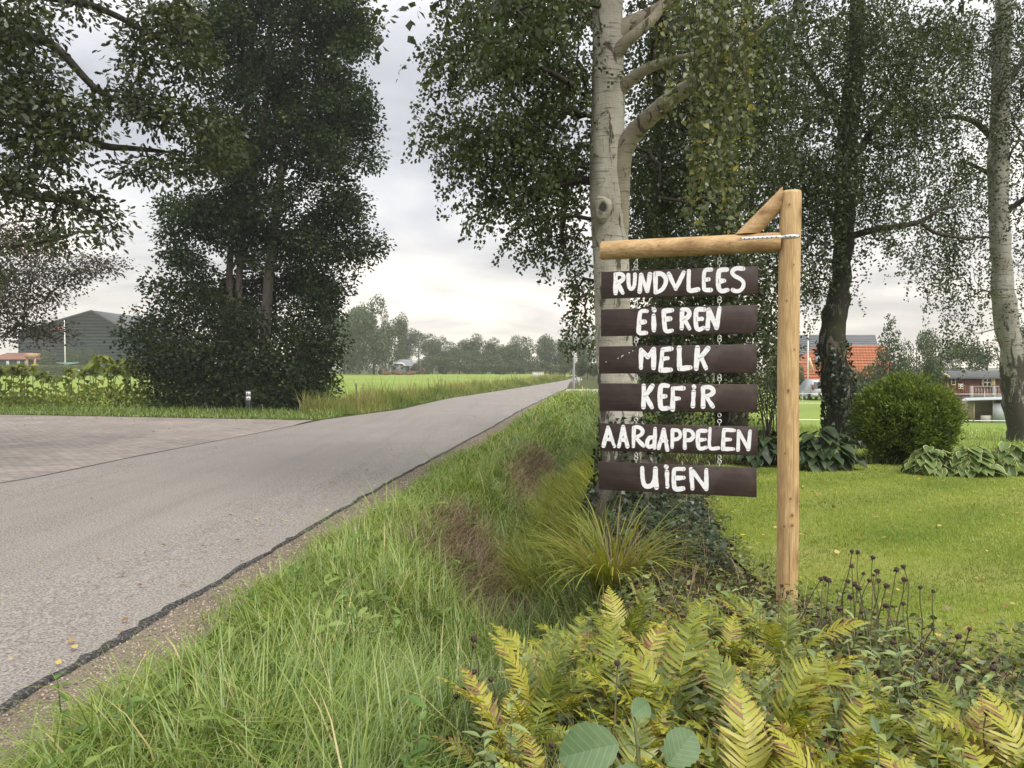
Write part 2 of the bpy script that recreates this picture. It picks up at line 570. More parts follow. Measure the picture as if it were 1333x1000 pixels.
def is_lawn(x, y):
    edge = np.interp(y, [2.0, 3.6, 3.9, 4.2, 4.7, 5.8, 8.5, 10.2, 11.5], [9, 3.2, 2.3, 2.05, 1.86, 1.75, 2.2, 2.7, 3.0])
    return (x > edge) & (y < 11.6) & (y > 2.4)


lx, ly = np.arange(1.5, 22, 0.12), np.arange(2.4, 11.7, 0.12)
grid_mesh('garden_lawn', lx, ly, lambda x, y: H(x, y) + 0.006, is_lawn, M_lawn)
grid_mesh('planting_bed', np.arange(-0.6, 9, 0.12), np.arange(0.4, 12.8, 0.12), lambda x, y: H(x, y) - 0.012,
          lambda x, y: (x > xr(y) + 2.75) & ~is_lawn(x, y), M_soil)
grid_mesh('paddock', np.linspace(3.2, 90, 120), np.concatenate([np.arange(12.6, 40, 0.6), np.linspace(40, 110, 50)]),
          lambda x, y: H(x, y) + 0.01, lambda x, y: (x - xr(y) > 6.5), M_pasture)
# short pale track off the road's right side
pa = [gnd(733, 513), gnd(800, 514), gnd(800, 508), gnd(738, 507.5)]
tag(MB().add([[p[0], p[1], 0.05] for p in pa], [[0, 1, 2, 3]], .5).build('side_path', M_path), kind='structure')

# ---------------------------------------------------------------- the sign: post, beam, brace, hanging boards
def woodmat(name, axis, lo, mid, hi):
    t = NT(name)
    st = [9.0, 9.0, 9.0]; st[axis] = 0.75
    v = t.coord(tuple(st))
    g = t.noise(v, 1.6, 6, 0.6, 1.4)
    c = t.ramp(g, [(0.30, lo), (0.5, mid), (0.72, hi)])
    fine = t.noise(t.coord(tuple(q * 9 for q in st)), 1.5, 3)
    c = t.mix(t.ramp(fine, [(0.35, 0.55), (0.6, 0.0)]), c, tuple(q * 0.72 for q in lo))
    kst = [6.5, 6.5, 6.5]; kst[axis] = 3.2
    vo = t.n('ShaderNodeTexVoronoi'); vo.inputs['Scale'].default_value = 1.0; vo.inputs['Randomness'].default_value = 1.0
    t.l(t.coord(tuple(kst)), vo.inputs['Vector'])
    kn = t.ramp(vo.outputs['Distance'], [(0.07, 0.95), (0.16, 0.45), (0.36, 0.0)])
    c = t.mix(kn, c, (0.20, 0.11, 0.045))
    return t.pbr(c, 0.62, t.bump(g, 0.22, 0.01), spec=0.3)


M_post = woodmat('peeled_post_wood', 2, (0.40, 0.25, 0.11), (0.58, 0.40, 0.20), (0.67, 0.49, 0.27))
M_beam = woodmat('peeled_beam_wood', 0, (0.36, 0.22, 0.10), (0.53, 0.36, 0.18), (0.62, 0.44, 0.23))
M_strap = plain('galvanised_strap', (0.62, 0.65, 0.70), 0.35, 0.08, 40, metal=0.35)
M_dark = plain('dark_hole', (0.03, 0.03, 0.03), 0.8)
M_steel = plain('zinc_hook', (0.72, 0.72, 0.70), 0.4, 0.1, 60, metal=0.25)
t = NT('brown_board_paint')
g = t.noise(t.coord((3.0, 3.0, 40.0)), 1.0, 6, 0.6, 0.4)
c = t.ramp(g, [(0.3, (0.030, 0.0185, 0.0165)), (0.6, (0.046, 0.029, 0.025)), (0.8, (0.095, 0.070, 0.064))])
c = t.mix(t.ramp(t.noise(t.coord(), 6, 5), [(0.5, 0.0), (0.75, 0.6)]), c, (0.095, 0.074, 0.068))
M_board = t.pbr(c, t.ramp(g, [(0.3, 0.5), (0.7, 0.65)]), t.bump(g, 0.25, 0.006), spec=0.35)
t = NT('white_brush_paint')
g = t.noise(t.coord((14, 14, 70)), 1.0, 4, 0.6, 0.5)
M_white = t.pbr(t.ramp(g, [(0.28, (0.70, 0.71, 0.78)), (0.45, (0.86, 0.86, 0.89)), (0.7, (0.90, 0.90, 0.91))]), 0.55, t.bump(g, 0.3, 0.003))

SA, SB = np.array([0.587, 5.11]), np.array([1.547, 4.80])     # the sign's line in plan
sdir = (SB - SA) / np.linalg.norm(SB - SA)
snor = np.array([sdir[1], -sdir[0]])
if snor[1] > 0:
    snor = -snor


def on_sign(u, v, off=0.0):           # where a line of sight meets the sign's plane, moved off towards the viewer's side
    d = ray(u, v)
    P0 = SA + snor * off
    k = (P0 @ snor) / (d[:2] @ snor)
    return np.array([0, 0, CAMZ]) + d * k


S3, N3 = np.array([*sdir, 0]), np.array([*snor, 0])
pxy = SB + sdir * 0.190
post_r = 0.0645
PB = np.array([pxy[0], pxy[1], -0.04])
sign = thing('sign_post', 'peeled round timber post with horizontal arm and diagonal brace at the lawn edge', 'sign post', PB)
b = MB()
zz = np.array([-0.3, 0.0, 0.5, 1.0, 1.5, 2.0, 2.4, 2.575, 2.59])
b.tube([[pxy[0] + 0.004 * math.sin(3 * z), pxy[1], z] for z in zz], [post_r] * 7 + [post_r, post_r * 0.94], 28)
b.build('post', M_post, sign, True)
bz = on_sign(1000, 316.0)[2]
Lb = on_sign(783, 326.5); L0 = np.array([Lb[0], Lb[1], bz])
br = 0.0615
R0 = np.array([pxy[0], pxy[1], bz]) - S3 * (post_r - 0.012)
b = MB(); b.tube([L0 + (R0 - L0) * f for f in (0, 0.004, 0.3, 0.6, 0.9, 1.0)], [br * .96, br, br * 1.02, br * .985, br * 1.01, br * 1.01], 28)
b.build('arm', M_beam, sign, True)
# brace: a log at 45 degrees, cut level below and plumb at the post
b = MB(); n = 26
ax = unit(S3 + np.array([0, 0, 1])); e1 = unit(S3 - np.array([0, 0, 1])); e2 = N3
bot, sidex = bz + br * 0.96, (R0 @ S3) + 0.012 - 0.004
mid = np.array([pxy[0], pxy[1], bz]) - S3 * (post_r + 0.115) + np.array([0, 0, br + 0.075])
rb = 0.052
lo, hi = [], []
for k in range(n):
    a = 2 * PI * k / n
    p = mid + rb * (math.cos(a) * e1 + math.sin(a) * e2)
    t0 = (bot - p[2]) / ax[2]; t1 = (sidex - p @ S3) / (ax @ S3)
    t1 = max(t1, t0 + 0.002)
    lo.append(p + ax * t0); hi.append(p + ax * t1)
b.add(lo + hi, [[k, (k + 1) % n, n + (k + 1) % n, n + k] for k in range(n)], .4)
b.add(lo, [list(range(n))[::-1]], .4); b.add(hi, [list(range(n))], .4)
b.build('brace', M_beam, sign, False)
# perforated steel strap across arm and post
sz = on_sign(1000, 311.3)[2]
pts = []
for q in np.linspace(-0.285, 0.062, 40):
    dz = sz - bz
    f_b = math.sqrt(max(br ** 2 - dz ** 2, 0)); f_p = math.sqrt(max(post_r ** 2 - q ** 2, 0)) if abs(q) < post_r else 0
    pts.append((q, (f_b if q < -post_r * 0.9 else max(f_p, 0)) + 0.0025))
pts = [(q, (f if q > -0.05 else max(f, 0.055))) for q, f in pts]
P = np.array([[pxy[0], pxy[1], sz] for _ in pts]) + np.array([q for q, _ in pts])[:, None] * S3 + np.array([f for _, f in pts])[:, None] * N3
hw = np.array([0, 0, 0.0105])
b = MB(); m = len(P)
Vs = np.concatenate([P - hw, P + hw, P - hw - N3 * 0.0015, P + hw - N3 * 0.0015])
for k in range(m - 1):
    b.add(Vs, [[k, k + 1, m + k + 1, m + k], [m + k, m + k + 1, 3 * m + k + 1, 3 * m + k], [2 * m + k, 2 * m + k + 1, k + 1, k]], .5) if k == 0 else b.F.append((np.array([[k, k + 1, m + k + 1, m + k], [m + k, m + k + 1, 3 * m + k + 1, 3 * m + k], [2 * m + k, 2 * m + k + 1, k + 1, k]]), np.full(3, .5), np.zeros(3)))
strap = b.build('strap', M_strap, sign)
b = MB()
for k in range(2, m - 1, 3):
    th = np.arange(8) * PI / 4
    T = unit(P[min(k + 1, m - 1)] - P[k - 1])
    NN = unit(np.cross(T, [0, 0, 1])); NN = NN if NN @ N3 > 0 else -NN
    b.add(P[k] + NN * 0.0009 + 0.0042 * (np.cos(th)[:, None] * T + np.sin(th)[:, None] * np.array([0, 0, 1])), [list(range(8))], .5)
b.build('strap_hole', M_dark, strap)

# knots and drying cracks in the peeled wood
t = NT('wood_knot')
M_knot = t.pbr(t.ramp(t.attr('rnd'), [(0, (.10, .05, .02)), (.5, (.30, .17, .075)), (1, (.46, .30, .15))]), .7)


def knot(kind, u, v, a_px, b_px, parent, name='knot'):
    k = 12; q = []
    for f in (1.0, .62, .3):
        for th in np.arange(k) * 2 * PI / k:
            q.append((u + f * a_px * math.cos(th) * U(.88, 1.12), v + f * b_px * math.sin(th) * U(.88, 1.12)))
    V = []
    for uu, vv in q:
        p = on_sign(uu, vv, post_r * .8)
        al = (p[:2] - pxy) @ sdir
        if kind == 'post':
            al = max(-post_r * .97, min(post_r * .97, al)); V.append(np.array([pxy[0], pxy[1], p[2]]) + S3 * al + N3 * (math.sqrt(post_r ** 2 - al ** 2) + .0016))
        else:
            dz = max(-br * .95, min(br * .95, p[2] - bz)); V.append(np.array([pxy[0], pxy[1], bz + dz]) + S3 * al + N3 * (math.sqrt((br * 1.01) ** 2 - dz ** 2) + .0022))
    b = MB()
    for r_ in range(2):
        b.add(V if r_ == 0 else [], [[r_ * k + s_, r_ * k + (s_ + 1) % k, (r_ + 1) * k + (s_ + 1) % k, (r_ + 1) * k + s_] for s_ in range(k)], .95 - r_ * .45) if r_ == 0 else b.F.append((np.array([[k + s_, k + (s_ + 1) % k, 2 * k + (s_ + 1) % k, 2 * k + s_] for s_ in range(k)]), np.full(k, .5), np.zeros(k)))
    b.F.append((np.array([[2 * k + s_ for s_ in range(k)]]), np.array([.05]), np.zeros(1)))
    b.build(name, M_knot, parent)


for u, v, a_px, b_px in [(1026, 509, 3.2, 4.6), (1029, 649, 2.6, 3.2), (1031, 671, 3.4, 4.2), (1031, 684, 3.6, 4.0), (1020.5, 685, 2.4, 3.4), (1027.5, 267, 1.8, 2.2), (1024, 392, 1.8, 2.4), (1034, 455, 1.6, 2.2), (1022, 590, 1.8, 2.6), (1033, 345, 1.6, 2.0)]:
    knot('post', u, v, a_px, b_px, sign)
for u, v, a_px, b_px in [(964.5, 311, 3.4, 2.0), (950, 316.5, 2.2, 1.6), (905, 318, 2.0, 1.6), (858, 320, 2.4, 1.6), (815, 330, 2.0, 1.4)]:
    knot('arm', u, v, a_px, b_px, sign)
for u, v, b_px in [(1019.5, 440, 46), (1033.5, 590, 60), (1028, 730, 36)]:
    knot('post', u, v, .45, b_px, sign, 'drying_crack')
knot('arm', 880, 327, 52, .4, sign, 'drying_crack')

BT = 0.022
boards = [
    ('RUNDVLEES', 'topmost', (783, 354.3, 389.0), (987, 346.5, 383.0), (770, 335)),
    ('EIEREN', '', (782.5, 403.2, 438.1), (986, 396.9, 434.0), (770, 335)),
    ('MELK', '', (780, 451.2, 486.5), (985, 448.2, 485.8), (770, 435)),
    ('KEFIR', '', (781, 499.0, 535.0), (986, 500.5, 537.0), (770, 435)),
    ('AARDAPPELEN', '', (781, 551.2, 586.5), (986.5, 555.7, 592.8), (770, 540)),
    ('UIEN', 'lowest', (779.5, 600.7, 637.0), (985, 609.3, 647.3), (770, 540)),
]
# each letter: brush strokes split by /, points in pixels of an enlarged view of the board (x 6.059)
LET = {
 'RUNDVLEES': ["190,135 190,282/190,136 232,128 256,150 246,182 202,202/206,203 246,281", "290,140 292,215 304,252 326,248 341,215 343,135",
   "380,270 392,140/392,140 440,266/440,266 461,135", "505,130 505,277/505,128 556,128 592,170 580,225 550,262 508,277", "610,130 665,250/665,250 727,120",
   "768,110 764,240 770,268 840,254", "942,97 900,98 886,120 885,235 892,260 940,258/892,180 922,174", "1066,97 1012,98 1000,130 998,235 1020,272 1072,258/1004,190 1046,185",
   "1195,90 1140,84 1104,112 1122,146 1186,176 1206,212 1180,262 1140,270 1115,258"],
 'EIEREN': ["436,425 392,422 380,450 372,560 372,600 430,596/384,515 420,509", "494,414 496,418/490,460 492,575", "635,418 572,424/570,426 576,560 592,588 634,578/576,488 618,485",
   "715,418 711,560/716,412 756,410 776,440 762,472 730,490/734,492 772,561", "886,412 838,408 822,430 822,550 846,576 882,556/828,488 870,486", "915,560 925,415/925,415 986,556/986,556 1010,402"],
 'MELK': ["390,266 392,125/392,125 444,180/444,180 491,120/491,120 490,266", "630,116 562,122/560,124 546,286/546,286 625,282/562,196 600,190", "692,110 694,262/694,274 778,264", "836,108 826,272/920,112 850,196/866,186 902,268"],
 'KEFIR': ["412,408 410,575/480,408 424,490/430,490 476,577", "602,408 556,402 540,430 540,550 552,590 602,584/548,494 582,490", "642,430 640,592/642,428 724,427/646,510 690,508", "807,413 809,418/806,455 800,568", "880,425 880,572/882,420 940,416 968,452 942,480 900,490/906,496 956,570"],
 'AARDAPPELEN': ["95,245 130,100/130,100 180,250/112,196 160,193", "215,250 250,95/250,95 283,250/230,200 272,198", "335,102 330,250/332,100 376,94 410,130 388,164 345,176/350,182 410,245",
   "502,110 496,262/492,178 452,180 434,226 452,262 492,236", "530,262 570,118/570,118 598,276/546,206 590,206", "640,120 636,257/642,124 688,120 706,165 680,194 646,196", "735,122 736,262/738,124 784,122 810,165 784,200 746,202",
   "902,128 846,126 838,150 838,240 852,272 904,258/846,200 896,195", "935,110 928,235 936,272 1000,262", "1126,124 1046,118/1044,118 1036,270/1036,270 1118,270/1044,196 1096,196", "1155,277 1160,130/1160,130 1236,272/1236,272 1251,130"],
 'UIEN': ["400,420 404,520 420,562 450,568 484,552 504,500 503,425/504,425 513,574", "587,408 590,412/595,450 598,568", "726,428 656,426 648,450 649,560 662,590 722,582/656,500 726,497", "796,582 786,430/786,430 905,586/905,586 906,435"],
}
WID = {'RUNDVLEES': 34, 'EIEREN': 36, 'MELK': 37, 'KEFIR': 35, 'AARDAPPELEN': 30, 'UIEN': 34}


def chaikin(p):
    for _ in range(3):
        q = [p[0]]
        for a, c in zip(p[:-1], p[1:]):
            q += [a * 0.75 + c * 0.25, a * 0.25 + c * 0.75]
        p = q + [p[-1]]
    return p


def letter_mesh(code, org, wid):
    b = MB(); layer = 0
    for st in code.split('/'):
        p = [np.array([float(q) for q in w.split(',')]) for w in st.split()]
        segs = chaikin(p) if len(p) > 2 else [p[0] + (p[1] - p[0]) * f for f in np.linspace(0, 1, 8)]
        layer += 1
        A = np.array(segs); T = np.empty_like(A)
        T[1:-1] = A[2:] - A[:-2]; T[0] = A[1] - A[0]; T[-1] = A[-1] - A[-2]
        T = unit(T); Nn = np.stack([-T[:, 1], T[:, 0]], 1)
        w = wid / 2 * (1 + 0.10 * np.sin(np.linspace(0, 3, len(A)) * U(1, 2) + U(0, 6))) * U(0.92, 1.06)
        off = BT / 2 + 0.0010 + 0.0002 * layer
        jl, jr = w + U(-1.2, 1.2, len(A)), w + U(-1.2, 1.2, len(A))
        Lp = A + Nn * jl[:, None]; Rp = A - Nn * jr[:, None]
        cap0 = [A[0] + w[0] * (Nn[0] * math.cos(a) - T[0] * math.sin(a)) for a in np.linspace(0, PI, 9)[1:-1]]
        cap1 = [A[-1] + w[-1] * (-Nn[-1] * math.cos(a) + T[-1] * math.sin(a)) for a in np.linspace(0, PI, 9)[1:-1]]
        P2 = list(Lp) + list(Rp) + cap0 + cap1
        k = len(A)
        F = [[q, q + 1, k + q + 1, k + q] for q in range(k - 1)]
        V3 = [on_sign(org[0] + q[0] / 6.059, org[1] + q[1] / 6.059, off) for q in P2]
        b.add(V3, F, .5)
        base = b.n - len(V3)
        c0 = [0] + [2 * k + q for q in range(7)] + [k]
        c1 = [2 * k - 1] + [2 * k + 7 + q for q in range(7)] + [k - 1]
        b.F.append((np.array([c0]) + base, np.array([.5]), np.array([0.]))); b.F.append((np.array([c1]) + base, np.array([.5]), np.array([0.])))
    return b


def ring(c, r, tr, axis_in, n=14, a0=0.0, a1=2 * PI):
    b = MB()
    th = np.linspace(a0, a1, n)
    up = np.array([0, 0, 1.0]); sd = axis_in
    return c + r * (np.cos(th)[:, None] * sd + np.sin(th)[:, None] * up)


HOOK_U = (828.0, 936.5)
prev_bottom = None
for bi, (word, pos, Lp, Rp, org) in enumerate(boards):
    c = [on_sign(Lp[0], Lp[2]), on_sign(Rp[0], Rp[2]), on_sign(Rp[0], Rp[1]), on_sign(Lp[0], Lp[1])]
    shown = word if word != 'AARDAPPELEN' else 'AARdAPPELEN'
    shown = {'EIEREN': 'EiEREN', 'KEFIR': 'KEFiR', 'UIEN': 'UiEN'}.get(word, shown)
    where = {'topmost': ', topmost under the timber arm', 'lowest': ', lowest of the six'}.get(pos, '')
    th = thing('hanging_board', 'dark brown hanging board hand-painted with white word %s%s' % (shown, where), 'sign board', (c[0] + c[2]) / 2, 'boards hanging in a row from the post arm')
    f = N3 * BT / 2; e = 0.004
    b = MB()
    ctr = sum(c) / 4
    inn = [p + (ctr - p) * 0.004 + np.array([0, 0, 0.004 if k < 2 else -0.004]) for k, p in enumerate(c)]
    V = [p - f for p in c] + [p + f * 0.7 for p in c] + [p + f for p in inn]
    F = [[3, 2, 1, 0], [8, 9, 10, 11]]
    for k in range(4):
        j = (k + 1) % 4
        F += [[k, j, 4 + j, 4 + k], [4 + k, 4 + j, 8 + j, 8 + k]]
    b.add(V, F, .5)
    b.build('plank', M_board, th)
    for code in LET[word]:
        letter_mesh(code, org, WID[word]).build('painted_letter', M_white, th)
    if word == 'MELK':
        b = MB(); th8 = np.arange(8) * PI / 4
        for sx_, sy_, sr_ in [(115, 220, 3), (210, 190, 3.5), (240, 174, 4), (250, 168, 3), (297, 148, 3.5), (325, 132, 3), (236, 182, 2)]:
            b.add(np.array([on_sign(org[0] + (sx_ + sr_ * 1.5 * math.cos(a_)) / 6.059, org[1] + (sy_ + sr_ * math.sin(a_)) / 6.059, BT / 2 + .001) for a_ in th8]), [list(range(8))], .5)
        tag(b.build('paint_specks', M_white, th), kind='stuff')
    for hu in HOOK_U:
        fx = (hu - Lp[0]) / (Rp[0] - Lp[0])
        vt = Lp[1] + (Rp[1] - Lp[1]) * fx; vb = Lp[2] + (Rp[2] - Lp[2]) * fx
        top = on_sign(hu, vt); bot = on_sign(hu, vb)
        # screw hook in the top edge, reaching up to the eye above
        b = MB()
        upz = np.array([0, 0, 1.0])
        b.tube([top - upz * .01, top + upz * 0.020], 0.0022, 6)
        b.tube(ring(top + upz * 0.030, 0.012, 0, unit(S3 + 0.25 * N3), 16, -PI / 2, PI * 1.35), 0.0030, 6)
        b.build('screw_hook', M_steel, th, True)
        th8 = np.arange(8) * PI / 4
        cc = on_sign(hu - 3, vt + 3.2, BT / 2 + 0.0009)
        MB().add(cc + 0.006 * (np.cos(th8)[:, None] * S3 * 1.4 + np.sin(th8)[:, None] * upz * 0.6), [list(range(8))], .5).build('screw_hole', M_dark, th)
        if bi < 5:
            b = MB()
            b.tube([bot + upz * .01, bot - upz * 0.010], 0.0022, 6)
            b.tube(ring(bot - upz * 0.020, 0.012, 0, unit(S3 * 0.9 + N3 * .5), 16), 0.0030, 6)
            b.build('screw_eye', M_steel, th, True)
for hu in HOOK_U:
    p = on_sign(hu, 340); p = np.array([p[0], p[1], bz - br])
    b = MB(); upz = np.array([0, 0, 1.0])
    b.tube([p + upz * .01, p - upz * 0.018], 0.0022, 6)
    b.tube(ring(p - upz * 0.028, 0.012, 0, unit(S3 * 0.9 + N3 * .5), 16), 0.0030, 6)
    b.build('screw_eye', M_steel, sign, True)

# ---------------------------------------------------------------- foliage tools
def rand_unit(n):
    v = rng.normal(size=(n, 3))
    return unit(v)


def leaf_quads(b, P, A, N, L, W, rnd, fold=0.10, tip=None):
    n = len(P)
    A = unit(A); S = unit(np.cross(A, N)); N = np.cross(S, A)
    L = np.broadcast_to(L, (n,))[:, None]; W = np.broadcast_to(W, (n,))[:, None]
    V = np.stack([P, P + A * L * .42 + S * W * .5 + N * fold * L, P + A * L, P + A * L * .42 - S * W * .5 + N * fold * L], 1).reshape(-1, 3)
    F = np.arange(n * 4).reshape(-1, 4)
    b.add(V, F, rnd, tip)


def shaped_leaves(b, outline, P, A, N, L, rnd, droop=0.15, tip=None):
    """outline: list of (along, across) for one half margin from base to tip"""
    n = len(P); A = unit(A); S = unit(np.cross(A, N)); N = np.cross(S, A)
    L = np.broadcast_to(L, (n,))[:, None]
    pts = [(a, c) for a, c in outline] + [(a, -c) for a, c in outline[::-1] if c > 0]
    V = np.stack([P + A * L * a + S * L * c + N * L * (abs(c) * 0.35 - droop * a * a) for a, c in pts], 1)
    k = len(pts)
    b.add(V.reshape(-1, 3), np.arange(n * k).reshape(-1, k), rnd, tip)


OAK = [(0, 0), (.14, .05), (.25, .17), (.33, .11), (.48, .26), (.57, .16), (.74, .25), (.82, .14), (.95, .10), (1.0, 0)]
OVAL = [(0, 0), (.12, .16), (.38, .29), (.66, .24), (.88, .10), (1, 0)]


def blob_points(blobs, dens=1.0):
    """blobs: (u, v, ru, rv, depth, rdepth, count) in photo pixels at a depth in metres -> points"""
    out = []
    for u, v, ru, rv, d, rd, n in blobs:
        n = max(1, int(n * dens))
        q = rand_unit(n) * (R(n)[:, None] ** 0.42)
        for k in range(n):
            out.append(at(u + q[k, 0] * ru, v + q[k, 1] * rv, d + q[k, 2] * rd))
    return np.array(out)


def ell_points(c, r, n, shell=0.42):
    q = rand_unit(n) * (R(n)[:, None] ** shell)
    return np.asarray(c) + q * np.asarray(r)


def grow(trunks, att, rise=0.25, r_end=0.006, expo=0.46, rmax=None):
    """joins every attractor to the nearest wood so far; returns branch polylines with radii"""
    pos = []; par = []; fix = []
    for pts, rad in trunks:
        for p in pts:
            pos.append(np.asarray(p, float)); par.append(-1); fix.append(True)
    T = np.array(pos)
    order = np.argsort([np.min(np.linalg.norm(T - a, axis=1)) for a in att])
    paths = []
    P = np.zeros((len(pos) + len(att) * 3, 3)); P[:len(pos)] = T; m = len(pos)
    par = list(par)
    for k in order:
        a = att[k]
        d = P[:m] - a
        dist = np.linalg.norm(d, axis=1) + 0.55 * np.maximum(d[:, 2], 0)
        j = int(np.argmin(dist))
        s = P[j]; L = np.linalg.norm(a - s)
        jit = rng.normal(size=(2, 3)) * L * 0.06
        m1 = s + (a - s) * 0.36 + jit[0] + np.array([0, 0, rise * L * 0.16]); m2 = s + (a - s) * 0.72 + jit[1] + np.array([0, 0, rise * L * 0.18])
        P[m], P[m + 1], P[m + 2] = m1, m2, a
        par += [j, m, m + 1]
        paths.append((j, m, m + 1, m + 2)); m += 3
    cnt = np.zeros(m)
    for q in paths:
        cnt[q[3]] += 1
    for i in range(m - 1, -1, -1):
        if par[i] >= 0:
            cnt[par[i]] += cnt[i]
    rad = r_end * np.maximum(cnt, 1) ** expo
    if rmax:
        rad = np.minimum(rad, rmax)
    return [(P[list(q)], np.array([rad[q[1]], rad[q[1]], rad[q[2]], rad[q[3]] * 0.6])) for q in paths]


def strands(b, P, out, n, K, step, L, W, rndlo=0.0, rndhi=1.0, wood=None, droop=0.55, spread=0.25, per=1, hang=None):
    """hanging leafy twigs: n from every start point, K leaves each"""
    m = len(P) * n
    S = np.repeat(P, n, 0) + rng.normal(size=(m, 3)) * spread
    D = np.repeat(out, n, 0) + rng.normal(size=(m, 3)) * 0.5
    D[:, 2] = np.abs(D[:, 2]) * 0.3
    D = unit(D)
    ln = rng.integers(max(3, K // 3), K + 1, m)
    pos = S.copy(); clus = np.repeat(R(len(P)), n)
    line = [S]
    for k in range(K):
        D = unit(D + np.array([0, 0, -droop * (0.35 if k < 2 else 1)]) + rng.normal(size=(m, 3)) * 0.12)
        pos = pos + D * step
        line.append(pos)
        ok = k < ln
        for _ in range(per):
            q = pos[ok] + rng.normal(size=(ok.sum(), 3)) * step * 0.35
            A = rng.normal(size=q.shape) * 0.8 + np.array([0, 0, -0.75])
            N = rand_unit(len(q)) + np.array([0, 0, 0.3])
            r = np.clip(rndlo + (rndhi - rndlo) * (0.38 * R(len(q)) + 0.62 * clus[ok]), 0, 1)
            leaf_quads(b, q, A, N, L * U(0.65, 1.2, len(q)), W * U(0.7, 1.2, len(q)), r)
    if wood is not None:
        for i in range(m):
            pts = np.array([line[k][i] for k in range(0, ln[i] + 1, 2)])
            if len(pts) > 2:
                wood.tube(pts, np.linspace(0.0035, 0.0012, len(pts)), 3, cap=False)


def tufts(b, P, n, rad, L, W, outline=None, flat=0.35, rnd=(0, 1), squash=0.8):
    m = len(P) * n
    off = rand_unit(m) * (R(m)[:, None] ** .5) * rad * np.array([1, 1, squash])
    q = np.repeat(P, n, 0) + off
    A = unit(off + rng.normal(size=(m, 3)) * rad * 0.3) + np.array([0, 0, -0.25])
    N = rand_unit(m) + np.array([0, 0, flat * 2])
    clus = np.repeat(R(len(P)), n)
    r = rnd[0] + (rnd[1] - rnd[0]) * (0.42 * R(m) + 0.58 * clus)
    LL = L * U(0.65, 1.2, m)
    if outline is None:
        leaf_quads(b, q, A, N, LL, LL * (W / L), r)
    else:
        shaped_leaves(b, outline, q, A, N, LL, r)


def smooth_path(pts, rads, n):
    pts = np.array(pts); k = np.linspace(0, len(pts) - 1, n); i = np.arange(len(pts))
    # Catmull-Rom
    out = []
    for q in k:
        j = min(int(q), len(pts) - 2); f = q - j
        p0, p1, p2, p3 = pts[max(j - 1, 0)], pts[j], pts[j + 1], pts[min(j + 2, len(pts) - 1)]
        out.append(0.5 * ((2 * p1) + (-p0 + p2) * f + (2 * p0 - 5 * p1 + 4 * p2 - p3) * f * f + (-p0 + 3 * p1 - 3 * p2 + p3) * f ** 3))
    return np.array(out), np.interp(k, i, rads)


def px_trunk(rows, d, n=40, wob=0.0):
    """rows: (u, v, width px[, depth offset]) -> path and radii at depth d"""
    P, r = [], []
    for q in rows:
        dd = d + (q[3] if len(q) > 3 else 0)
        P.append(at(q[0], q[1], dd)); r.append(q[2] / FPX * dd / 2)
    return smooth_path(P, r, n)


def add_wood(b, branches, thick=0.02):
    for P, r in branches:
        b.tube(P, r, 7 if r[0] > 0.05 else (5 if r[0] > thick else 3), cap=False)


def bark_relief(P, n=22):
    return P


# ---------------------------------------------------------------- bark and leaf materials
def birch_bark(name, white, dark, cover, lent=0.5, moss=0.0, foot=0.0):
    t = NT(name)
    v = t.coord()
    big = t.noise(v, 1.7, 6, 0.6, 0.8)
    c = t.mix(t.ramp(big, [(0.3, 0.0), (0.7, 1.0)]), white, tuple(q * 0.66 for q in white))
    c = t.mix(t.ramp(t.noise(t.coord((7, 7, 2.2)), 1.0, 5, 0.6), [(0.5, 0.0), (0.75, 0.5)]), c, (white[0] * .62, white[1] * .60, white[2] * .50))
    # lenticels: short level dashes
    ln = t.noise(t.coord((4.2, 4.2, 52)), 1.0, 5, 0.7, 0.25)
    c = t.mix(t.ramp(ln, [(0.555, 0.0), (0.63, lent)]), c, dark)
    # black fissured patches
    fi = t.noise(t.coord((6.5, 6.5, 2.4)), 1.0, 6, 0.68, 1.0)
    if foot:
        sp_ = t.n('ShaderNodeSeparateXYZ'); t.l(v, sp_.inputs[0])
        fz = t.n('ShaderNodeMapRange'); t.l(sp_.outputs[2], fz.inputs[0])
        fz.inputs[1].default_value = 0.0; fz.inputs[2].default_value = foot; fz.inputs[3].default_value = 0.30; fz.inputs[4].default_value = 0.0
        fi = t.math('ADD', fi, fz.outputs[0])
    c = t.mix(t.ramp(fi, [(1 - cover, 0.0), (1 - cover + 0.07, 0.92)]), c, dark)
    if moss:
        c = t.mix(t.ramp(t.noise(v, 2.6, 5), [(0.45, 0.0), (0.7, moss)]), c, (0.075, 0.085, 0.035))
    h = t.math('ADD', fi, t.math('MULTIPLY', ln, 0.35))
    return t.pbr(c, 0.85, t.bump(h, 0.7, 0.03), spec=0.2)


